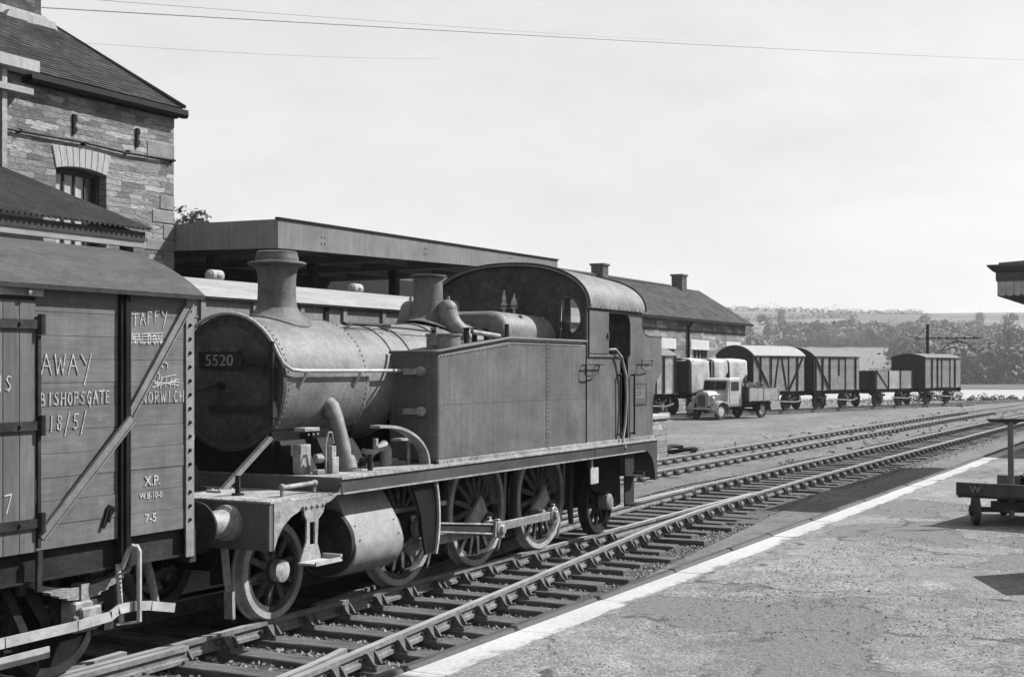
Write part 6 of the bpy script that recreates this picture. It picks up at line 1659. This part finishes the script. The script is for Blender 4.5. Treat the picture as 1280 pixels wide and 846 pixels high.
# local x forward, y to the driver's left; near side as seen from the platform is local +y
org = (LF+LR)/2-LN*.80
lo = thing('lorry', 'pale old bonneted lorry with dropside body parked in front of the sheeted wagons', 'lorry', (org.x, org.y, -.10), LA)
HWB = (LF-LR).length/2
def lb(name, mb, m, parent=lo, **k): return mb.build(name, m, parent, **k)
fx, rx = HWB, -HWB
mb = MB()                                                # cab shell
cab = [(fx-.55,.62),(fx-.60,1.42),(fx-.72,1.98),(fx-1.0,2.10),(fx-1.75,2.10),(fx-1.92,1.95),(fx-1.95,.62)]
mb.prism([(p[0],p[1]) for p in cab], 'y', -.78, .78); lb('cab', mb, M['lorry'], smooth=25, bevel=.06)
mb = MB(); mb.prism([(fx-.594,1.50),(fx-.70,1.92),(fx-.675,1.93),(fx-.569,1.51)], 'y', -.66, -.03); mb.prism([(fx-.594,1.50),(fx-.70,1.92),(fx-.675,1.93),(fx-.569,1.51)], 'y', .03, .66); lb('windscreen', mb, M['darkglass'])
for s in (-1, 1):
    mb = MB(); a, b = sorted((s*.782, s*.80)); mb.box(fx-1.72, fx-.78, a, b, .75, 1.98); dr = lb('door', mb, M['lorry'], bevel=.01)
    mb = MB(); a, b = sorted((s*.801, s*.812)); mb.box(fx-1.58, fx-.90, a, b, 1.45, 1.90); lb('window_pane', mb, M['darkglass'], dr)
mb = MB(); hood = [(-.36,.70),(-.42,1.25),(-.30,1.40),(0,1.45),(.30,1.40),(.42,1.25),(.36,.70)]
vs_ = [(fx-.60, y*1.55, z+.03) for y, z in hood]+[(fx+.15, y*1.15, z) for y, z in hood]+[(fx+.48, y*.95, z-.02) for y, z in hood]; n_ = len(hood)
mb.add(vs_, [(i*n_+k, i*n_+k+1, (i+1)*n_+k+1, (i+1)*n_+k) for i in range(2) for k in range(n_-1)]+[tuple(range(n_)), tuple(range(2*n_,3*n_))]); lb('bonnet', mb, M['lorry'], smooth=30)
mb = MB(); gp = [(-.30,.58),(-.36,1.15),(-.26,1.36),(0,1.42),(.26,1.36),(.36,1.15),(.30,.58)]; mb.prism(gp, 'x', fx+.485, fx+.56); gr = lb('radiator', mb, M['lorry_wing'], bevel=.03)
mb = MB()
for k in range(7): y = -.21+.07*k; mb.box(fx+.563, fx+.575, y-.020, y+.020, .66, 1.28-abs(y)*.4)
lb('grille_bar', mb, M['black'], gr)
mb = MB(); mb.box(fx+.66, fx+.72, -.80, .80, .50, .59); mb.bar((fx+.5,-.4,.58),(fx+.68,-.4,.58),.06,.06); mb.bar((fx+.5,.4,.58),(fx+.68,.4,.58),.06,.06); lb('bumper', mb, M['lorry'], bevel=.02)
for s in (-1, 1):
    mb = MB(); mb.lathe([(1e-4,-.14),(.08,-.12),(.125,-.03),(.13,.03),(.125,.05)], (fx+.42,s*.56,1.05), 'x', 20); mb.bar((fx+.40,s*.56,1.0),(fx+.36,s*.56,.85),.04,.04,(1,0,0)); hl = lb('headlight', mb, M['chrome'], smooth=40)
    mb = MB(); mb.lathe([(.122,.052),(1e-4,.075)], (fx+.42,s*.56,1.05), 'x', 20); lb('lens', mb, M['white'], hl, smooth=40)
    mb = MB(); n_ = 14; vs_ = []; a, b = s*.50, s*.92          # flared front wing
    for k in range(n_+1):
        t_ = PI*(-.08+1.02*k/n_); R0 = .50+(.06 if k > 10 else 0); px_, pz_ = fx+R0*math.cos(t_)*1.12, .42+R0*math.sin(t_)
        vs_ += [(px_,a,pz_+.03),(px_,(a+b)/2,pz_+.045),(px_,b*.98,pz_),(px_,b,pz_-.06)]
    mb.add(vs_, [(k*4+q,k*4+q+1,k*4+5+q,k*4+4+q) for k in range(n_) for q in range(3)]); o = lb('front_wing', mb, M['lorry_wing'], smooth=50); md = o.modifiers.new('sheet thickness','SOLIDIFY'); md.thickness = .02
    mb = MB(); n_ = 12; vs_ = []; a, b = s*.60, s*1.02
    for k in range(n_+1):
        t_ = PI*k/n_; px_, pz_ = rx+.52*math.cos(t_), .42+.48*math.sin(t_); vs_ += [(px_,a,pz_),(px_,b,pz_)]
    mb.add(vs_, [(k*2,k*2+1,k*2+3,k*2+2) for k in range(n_)]); o = lb('rear_mudguard', mb, M['frame'], smooth=50); md = o.modifiers.new('sheet thickness','SOLIDIFY'); md.thickness = .02
    for x in (fx, rx):
        y0 = s*.80
        mb = MB(); mb.lathe([(.25,y0),(.27,y0+s*.02),(.38,y0+s*.02),(.41,y0-s*.02),(.41,y0-s*.14),(.38,y0-s*.17),(.25,y0-s*.17)], (x,0,.42), 'y', 32, close=True); wh = lb('wheel', mb, M['tyre'], smooth=35)
        mb = MB(); mb.lathe([(.255,y0+s*.015),(.235,y0+s*.02),(.21,y0-s*.035),(.10,y0-s*.04),(.08,y0+s*.01),(1e-4,y0+s*.02)], (x,0,.42), 'y', 24); lb('rim', mb, M['white'], wh, smooth=35)
mb = MB(); mb.box(fx+.4, -2.9, -.35, -.25, .55, .70); mb.box(fx+.4, -2.9, .25, .35, .55, .70); mb.box(-2.6, fx-2.0, -.9, .9, .70, .82); mb.tube((rx,-.8,.42),(rx,.8,.42),.06,8); mb.tube((fx,-.8,.42),(fx,.8,.42),.05,8); lb('chassis', mb, M['black'])
BX_0, BX_1 = -3.15, fx-2.15
mb = MB(); mb.box(BX_0, BX_1, -1.0, 1.0, .88, .97); lb('bed_floor', mb, M['timber'])
for s in (-1, 1):
    mb = MB(); a, b = sorted((s*1.0, s*1.045)); mb.box(BX_0, BX_1, a, b, .90, 1.55)
    for x in (BX_0+.05, (BX_0+BX_1)/2, BX_1-.08): mb.box(x, x+.06, sorted((s*1.046,s*1.07))[0], sorted((s*1.046,s*1.07))[1], .85, 1.55)
    lb('side_board', mb, M['lorry_board'])
mb = MB(); mb.box(BX_0, BX_0+.05, -.995, .995, .98, 1.55); lb('tail_board', mb, M['lorry_board'])
mb = MB(); mb.box(BX_1-.05, BX_1, -.995, .995, .98, 1.62); mb.box(BX_1, BX_1+.07, -.9, -.8, .9, 1.95); mb.box(BX_1, BX_1+.07, .8, .9, .9, 1.95); lb('head_board', mb, M['timber'])
mb = MB(); rnd = random.Random(6); cosA, sinA = math.cos(LA), math.sin(LA)
for k in range(420):
    x = rnd.uniform(BX_0+.15, BX_1-.15); y = rnd.uniform(-.9, .9)
    z = 1.36+.36*(1-(y/.95)**2)*(1-((x-(BX_0+BX_1)/2)/1.9)**4)+rnd.uniform(0,.08)
    stone_at(mb, x, y, z, rnd.uniform(.06,.14))
mb.box(BX_0+.06, BX_1-.06, -.98, .98, .98, 1.42)
cl_ = mb.build('coal_heap', M['coal'], None, weld=False); cl_.location = lo.location; cl_.rotation_euler = lo.rotation_euler
tag(cl_, 'heap of dark coal lumps piled in the body of the lorry', 'coal', kind='stuff')

# ================================================================ platform trolleys
def trolley(loc, rz, label, group=None, steer=0.0, pole=(0,0,0), letter=True):
    t = thing('luggage_trolley', label, 'platform trolley', loc, rz, group)
    # local x to the right along the front board, y away from the handle end
    D = 1.45
    mb = MB()
    for k in range(7): mb.box(-.56, .56, .045+.196*k, .237+.196*k, .275, .30)
    mb.build('deck', M['trolley'], t, bevel=.004)
    mb = MB(); mb.box(-.60, .60, -.005, .042, .298, .432); mb.build('front_board', M['trolley'], t, bevel=.006)
    mb = MB(); mb.box(-.60, .60, D-.04, D+.005, .285, .42); mb.build('back_board', M['pole_wood'], t, bevel=.006)
    for s in (-1, 1):
        mb = MB(); a, b = sorted((s*.562, s*.60)); mb.box(a, b, .05, D-.05, .27, .303); mb.build('side_rail', M['trolley'], t)
    if letter: text_mesh('W', .095, 'painted_letter', M['lit_iron'], t, (-.46, -.0075, .335), (PI/2,0,0), .0015, 1.15)
    for y, rot in ((.24, steer), (D-.25, 0)):
        ax = empty('axle', (0, y, 0), rot); ax.parent = t
        mb = MB(); mb.bar((-.44,0,.16),(.44,0,.16),.05,.05); mb.box(-.30,.30,-.06,.06,.165,.245); mb.build('axle_beam', M['trolley_iron'], ax)
        for s in (-1, 1):
            mb = MB(); mb.lathe([(.02,s*.40),(.14,s*.425),(.15,s*.435),(.15,s*.48),(.14,s*.49),(.06,s*.485),(.05,s*.52),(.02,s*.525)], (0,0,.15), 'x', 28, close=True); mb.build('wheel', M['trolley_iron'], ax, smooth=35)
    hb = empty('drawbar', (pole[0], pole[1], 0), pole[2]); hb.parent = t
    mb = MB(); mb.bar((0,0,.08),(0,.04,1.06),.055,.04,(0,1,0)); mb.bar((0,.02,.19),(-.05,.42,.19),.07,.05)
    for s in (-1,1): mb.prism([(s*.032,.14),(s*.12,.17),(s*.14,.27),(s*.10,.25),(s*.032,.22)], 'y', .0, .04)
    mb.build('pole', M['pole_wood'], hb, bevel=.008)
    mb = MB(); mb.tube((-.22,.04,1.075),(.24,.04,1.075),.018,10); mb.prism([(-.09,1.055),(-.10,1.09),(.10,1.09),(.09,1.055),(.035,1.03),(-.035,1.03)], 'y', .02, .06); mb.build('handle', M['trolley_iron'], hb, smooth=40)
    return t
def at_z(px, py, Z):
    r = (px-640)/1700; v = -(py-461)/1700; k = (Z-2.45)/v
    return Vector((k*(CT+r*ST), k*(ST-r*CT), Z))
RV = math.atan2(-CT, ST)                        # world angle of the picture's rightward direction
p = at_z(1195, 654.6, PZ)                         # foot of the left front corner of the board
ang = RV-R_(36); ux = Vector((math.cos(ang), math.sin(ang), 0)); uy = Vector((-ux.y, ux.x, 0))
p = p+ux*.60
v_ = at_z(1264.5, 657, PZ)-p
trolley((p.x, p.y, PZ), ang, 'dark wooden platform trolley lettered W with its handle standing upright', None, R_(26), (v_.dot(ux), v_.dot(uy), R_(32)))
coil = MB(); pts = []
for k in range(150):
    t_ = k*.26; r_ = .15+.012*math.sin(k*1.7); pts.append((r_*1.3*math.cos(t_), r_*math.sin(t_), .02+.14*k/150+.01*math.sin(k*.9)))
coil.path(pts, .017, 6)
co_ = coil.build('rope_coil', M['black'], None, smooth=60); q = p+uy*1.22-ux*.12; co_.location = (q.x, q.y, PZ+.285); tag(co_, 'dark coil of rope lying at the back of the platform trolley', 'rope')
p3 = at_z(1352, 733, PZ)+Vector((ST,-CT,0))*.36
bx = thing('packing_case', 'dark packing case at the right edge whose square shadow falls on the platform', 'crate', (p3.x, p3.y, PZ), RV-R_(4))
mb = MB(); mb.box(-.40,.45,-.15,.72,.02,.60); mb.build('case_body', M['trolley'], bx, bevel=.01)
for x in (-.41,.42):
    mb = MB(); mb.box(x,x+.03,-.16,.73,.0,.62); mb.build('case_batten', M['timber'], bx)

# ================================================================ loading gauge
gp_ = at_z(1159.5, 502.5, -.1)
lg = thing('loading_gauge', 'tall dark post with braced arm and hanging curved bar beside the last van', 'loading gauge', (gp_.x, gp_.y, -.1), math.atan2(-CT, ST))
dep = gp_.x*CT+gp_.y*ST; k_ = dep/1700
H = lambda py: 2.45+(461-py)*k_+.1
mb = MB(); mb.tube((0,0,-.2),(0,0,H(405)), .14, 10, .11); lg_p = mb.build('post', M['black'], lg, smooth=40)
mb = MB(); zb = H(423); mb.bar((-16.5*k_,0,zb),(66*k_,0,zb+.04),.09,.09); mb.bar((-16*k_,0,zb),(0,0,H(408)),.05,.05); mb.bar((0,0,H(407)),(30*k_,0,H(412)),.02,.02) if False else None; mb.path([(0,.0,H(406)),(40*k_,0,H(415)),(64*k_,0,zb+.05)],.02,5)
for x in (14,24,36,46,58): mb.tube((x*k_,0,zb-.12),(x*k_,0,zb+.14),.05,6)
mb.build('arm', M['frame'], lg)
mb = MB(); pts = [(17*k_,0,H(438)),(22*k_,0,H(433)),(30*k_,0,H(428)),(38*k_,0,H(426.5)),(47*k_,0,H(428)),(55*k_,0,H(434)),(60*k_,0,H(438)),(70*k_,0,H(437.5))]; mb.path(pts,.045,6); mb.tube((38*k_,0,H(426.5)),(38*k_,0,zb),.02,5); mb.build('gauge_bar', M['frame'], lg, smooth=50)

# small dark hoop of iron by the dock, spare rail end
q = at_z(852, 565, -.17); mb = MB(); mb.path([(.9*math.cos(t_*.2), .45*math.sin(t_*.2), .10+.05*math.sin(t_*.4)) for t_ in range(0, 30)], .07, 6); o = mb.build('iron_hoop', M['black'], smooth=50); o.location = q; o.rotation_euler = (0,0,.3); tag(o, 'dark iron hoop lying on the yard ground beside the end of the loading dock', 'hoop')

# ================================================================ telephone wires high above the yard
for k, (p0, p1, sag) in enumerate((((-80,-10),(840,52),7),((45,15),(1290,77),10),((-60,47),(480,76),3))):
    D0, D1 = 34.0, 130.0 if k < 2 else 70
    def wp(p, d): return Vector((d*CT+(p[0]-640)/1700*d*ST, d*ST-(p[0]-640)/1700*d*CT, 2.45+(461-p[1])/1700*d))
    a, b = wp(p0, D0), wp(p1, D1); a2 = a+(a-b)*.3; b2 = b+(b-a)*.3
    pts = []
    for i in range(41):
        t_ = i/40; q = a2.lerp(b2, t_); q.z -= .6*4*t_*(1-t_)*.5-.3; pts.append(q)
    mb = MB(); mb.path(pts, (.016,.020,.011)[k], 5); o = mb.build('telephone_wire', M['wire'], smooth=60)
    tag(o, ('uppermost thin telephone wire crossing the sky from the chimney', 'thickest telephone wire crossing the whole sky, second from the top', 'faint lowest telephone wire ending in the left half of the sky')[k], 'wire', 'telephone wires')

mb = MB(); rnd = random.Random(31)
for i in range(800):
    X = rnd.uniform(28, 84); Y = rnd.uniform(14.6 if X > 38 else 10.8, 20) if rnd.random() < .5 else rnd.uniform(10.7, 15)
    z = -.175 if Y < 15.2 else gz(X, Y)
    stone_at(mb, X, Y, z, rnd.uniform(.01,.034)*(1.8 if rnd.random() < .05 else 1))
tag(mb.build('cinders', M['stones'], weld=False), 'scattered grey cinders on the yard ground', 'cinders', kind='stuff')
# ================================================================ trees and woods
def leaf_clump(mb, c, r, n, s, rnd, flat=.85, mess=.8):
    for _ in range(n):
        while True:
            d = Vector((rnd.uniform(-1,1), rnd.uniform(-1,1), rnd.uniform(-1,1)))
            if .05 < d.length < 1: break
        d = d.normalized()*(d.length**.4)
        p = Vector(c)+Vector((d.x*r, d.y*r, d.z*r*flat))
        nrm = (d+Vector((rnd.uniform(-mess,mess), rnd.uniform(-mess,mess), rnd.uniform(-mess*.4,mess)))).normalized()
        a = nrm.cross(Vector((rnd.random(), rnd.random(), rnd.random()+.1))).normalized(); b = nrm.cross(a)
        q = s*rnd.uniform(.6,1.35)
        mb.add([p-a*q-b*q*.3, p+a*q*.2-b*q*.7, p+a*q+b*q*.35, p-a*q*.15+b*q*.75], [(0,1,2,3)])
def make_tree(label, x, y, z, h, cw, m, seed, clumps=22, per=70, leaf=.35, group=None):
    rnd = random.Random(seed)
    t = thing('tree', label, 'tree', (x, y, z), 0, group)
    mb = MB(); mb.path([(0,0,-.4),(.03*h,.02*h,h*.28),(-.01*h,.0,h*.6)], [h*.035, h*.025, h*.012], 8)
    for k in range(6):
        a = rnd.uniform(0, 6.28); mb.path([(.02*h,.01*h,h*(.25+.06*k)),(math.cos(a)*cw*.25,math.sin(a)*cw*.25,h*(.42+.05*k)),(math.cos(a)*cw*.42,math.sin(a)*cw*.42,h*(.55+.05*k))], [h*.013,h*.009,h*.004], 6)
    mb.build('trunk', M['bark'], t, smooth=50)
    mb = MB()
    for k in range(clumps):
        a = rnd.uniform(0, 6.28); u = rnd.random(); hh = .28+.68*u; rr = cw*.5*math.sqrt(max(.04, 1-((hh-.55)/.47)**2))*rnd.uniform(.35,.92)
        leaf_clump(mb, (math.cos(a)*rr, math.sin(a)*rr, hh*h), cw*rnd.uniform(.13,.22), per, leaf, rnd)
    mb.build('crown', m, t, weld=False)
    return t
def ground_at(d, r):
    X = d*CT+r*ST; Y = d*ST-r*CT; return X, Y, gz(X, Y)
# one tree whose top shows over the steel awning beside the left building
X, Y, Z = ground_at(96, -22.8); make_tree('small leafy treetop showing above the steel awning beside the stone building', X, Y, -.2, 13.9, 5.0, M['leaf'], 5, 46, 60, .16)
# trees one can tell apart on the far bank and slope
specs = [
 (430, 150, 9, 11, 'leaf_pale', 'round pale bush-like tree in front of the wood, left of the loading gauge'),
 (415, 128, 7, 8, 'leaf_dark', 'small dark round tree standing alone at the edge of the pale field'),
 (400, 146, 10, 10, 'leaf', 'leafy tree rising behind the last van, at the foot of the slope'),
 (405, 158, 14, 12, 'leaf_dark', 'tall dark tree on the far bank, directly right of the gauge bar'),
 (398, 134, 8, 9, 'leaf', 'low spreading tree on the far bank between the post and the van roof'),
 (440, 163, 17, 14, 'leaf_pale', 'broad pale tree on the slope, near the right edge of the picture'),
]
for k, (d, r, h, cw, m, lab) in enumerate(specs):
    X, Y, Z = ground_at(d, r); make_tree(lab, X, Y, Z-.2, h, cw, M[m], 40+k, 26, 60, .5)
def wood(name, label, m, seed, n, fn, hmin, hmax, per, leaf):
    rnd = random.Random(seed); mb = MB(); c_ = 0; tries = 0
    while c_ < n and tries < n*60:
        tries += 1
        d, r = fn(rnd); px = 640+1700*r/d
        ok = keep(d, r, px, rnd)
        if not ok: continue
        X, Y, Z = ground_at(d, r); h = rnd.uniform(hmin, hmax); w_ = h*rnd.uniform(.7,1.0)
        leaf_clump(mb, (X, Y, Z+h*.52), w_*.50, per*2, leaf, rnd, .95, .4)
        for q in range(3):
            a_ = rnd.uniform(0, 6.28); leaf_clump(mb, (X+math.cos(a_)*w_*.33, Y+math.sin(a_)*w_*.33, Z+h*rnd.uniform(.35,.72)), w_*rnd.uniform(.22,.32), per, leaf, rnd, .9, .45)
        c_ += 1
    return tag(mb.build(name, m, weld=False), label, 'wood', kind='stuff')
def keep(d, r, px, rnd):
    if px < 690 or px > 1420: return False
    if 425 < d < 695 and 945 < px < 1130: return False          # the pale field behind the vans
    if d > 815: return rnd.random() < .03
    if px < 985 and d > 500: return rnd.random() < .05
    if d < 470: return px > 1150 and rnd.random() < .8
    if d > 740: return noise.noise((d*.02, r*.010, 5)) > .08
    return noise.noise((d*.013, r*.013, 5)) > -.16
wood('wood', 'broadleaf wood covering the far hillside', M['leaf'], 1, 520, lambda q: (q.uniform(520, 860), q.uniform(20, 330)), 7, 11, 24, 1.15)
wood('wood', 'darker clumps of the far hillside wood', M['leaf_dark'], 2, 330, lambda q: (q.uniform(500, 840), q.uniform(40, 330)), 7, 12, 24, 1.1)
wood('wood', 'pale bushes among the far hillside wood', M['leaf_pale'], 3, 230, lambda q: (q.uniform(480, 800), q.uniform(60, 320)), 5, 9, 22, 1.1)
wood('wood', 'mixed trees at the foot of the far slope', M['leaf'], 4, 120, lambda q: (q.uniform(405, 520), q.uniform(115, 210)), 8, 15, 34, .9)
wood('wood', 'dark trees at the foot of the far slope', M['leaf_dark'], 5, 80, lambda q: (q.uniform(410, 540), q.uniform(125, 215)), 7, 13, 34, .9)
# hedges: along the crest, along the foot of the upper fields
def hedge(name, label, pts, h, m, seed, step=3.0, leaf=.8, per=24):
    rnd = random.Random(seed); mb = MB()
    for (a, b) in zip(pts[:-1], pts[1:]):
        L = math.hypot(b[0]-a[0], b[1]-a[1]); n_ = max(1, int(L/step))
        for i in range(n_):
            t_ = i/n_; d = a[0]+(b[0]-a[0])*t_+rnd.uniform(-1,1); r = a[1]+(b[1]-a[1])*t_; X, Y, Z = ground_at(d, r)
            q = h*rnd.uniform(.6,1.5)*(1.8 if rnd.random() < .07 else 1)
            leaf_clump(mb, (X, Y, Z+q*.45), q*.75, per, leaf, rnd)
    return tag(mb.build(name, m, weld=False), label, 'hedge', kind='stuff')
hedge('hedge', 'long dark hedge along the hill crest above the low building', [(985,60),(985,150),(990,225),(990,300)], 2.6, M['hedge_leaf'], 1, 1.6, .34, 60)
hedge('hedge', 'hedge crossing the hillside fields beside the low stone building', [(640,80),(655,112),(700,125)], 3.6, M['leaf_dark'], 2, 2.0, .5, 34)
hedge('hedge', 'scrub fringe on the upper edge of the pale field', [(700,85),(704,150),(704,172)], 4.2, M['leaf'], 3, 2.2, .55, 34)
hedge('hedge', 'hedge dividing the upper fields left of the wood', [(760,70),(770,120),(720,150)], 3.0, M['leaf'], 4, 2.0, .45, 34)
hedge('hedge', 'bank of bushes along the far side of the river', [(398,100),(396,140),(400,200),(402,260)], 4.0, M['leaf'], 5, 2.0, .6)
hedge('hedge', 'low scrub along the near bank above the river', [(112,37),(113,41),(114,46),(115,54)], .42, M['leaf_pale'], 6, .4, .07, 70)
hedge('hedge', 'taller weeds beside the end of the last van', [(110,32.5),(111,34.5),(112,37)], .8, M['leaf_pale'], 7, .5, .09, 70)
hedge('hedge', 'hedge sloping between the upper fields right of the loading gauge', [(840,210),(870,300),(960,330)], 2.4, M['hedge_leaf'], 8, 2.0, .36, 44)
hedge('hedge', 'hedge dropping straight down the upper fields above the white roofed van', [(960,190),(850,168),(780,150)], 2.4, M['hedge_leaf'], 9, 2.0, .36, 44)
hedge('hedge', 'row of hedge trees below the crest above the low stone building', [(880,110),(885,160),(905,230)], 3.2, M['hedge_leaf'], 10, 2.2, .4, 44)
# ground cover: tufts of weeds in the far yard
mb = MB(); rnd = random.Random(9)
for i in range(500):
    d = rnd.uniform(88, 118); r = rnd.uniform(20, 60); X, Y, Z = ground_at(d, r)
    if abs(Y-12.9) < 2.5 or Y < 11: continue
    leaf_clump(mb, (X, Y, Z+.05), .22, 14, .05, rnd)
tag(mb.build('weeds', M['leaf_pale'], weld=False), 'tufts of weeds at the far end of the yard', 'weeds', kind='stuff')

mb = MB(); rnd = random.Random(19)
for i in range(150):
    X = rnd.uniform(36, 92); Y = rnd.choice((E0+.5, E0-.75, F0-.55, 15.0, 10.9))+rnd.gauss(0, .18)+cb(X)
    leaf_clump(mb, (X, Y, -.15), rnd.uniform(.05,.12), 16, .03, rnd)
tag(mb.build('track_weeds', M['leaf'], weld=False), 'small weeds growing beside the rails of the yard line', 'weeds', kind='stuff')

# haze: one closed box of even thin air
mb = MB(); c0 = Vector((420*CT+60*ST, 420*ST-60*CT, 0))
def hp(d, r, z): return (d*CT+r*ST, d*ST-r*CT, z)
d0, d1, r0, r1, z0, z1 = -262, 2690, -1510, 1610, -8, 74
vs_ = [hp(d,r,z) for z in (z0,z1) for d in (d0,d1) for r in (r0,r1)]
mb.add(vs_, [(0,2,3,1),(4,5,7,6),(0,1,5,4),(2,6,7,3),(0,4,6,2),(1,3,7,5)])
hm = bpy.data.materials.new('thin summer haze'); hm.use_nodes = True; hn = hm.node_tree
for q in list(hn.nodes):
    if q.type == 'BSDF_PRINCIPLED': hn.nodes.remove(q)
pv = nd(hn, 'ShaderNodeVolumePrincipled'); pv.inputs['Color'].default_value = (.95,.95,.95,1); pv.inputs['Density'].default_value = .00020; pv.inputs['Anisotropy'].default_value = .2
hn.links.new(pv.outputs[0], hn.nodes['Material Output'].inputs['Volume'])
HAZE = mb.build('haze', hm); tag(HAZE, kind='stuff'); HAZE['label'] = 'thin pale summer haze over the valley'
scene.cycles.volume_bounces = 0
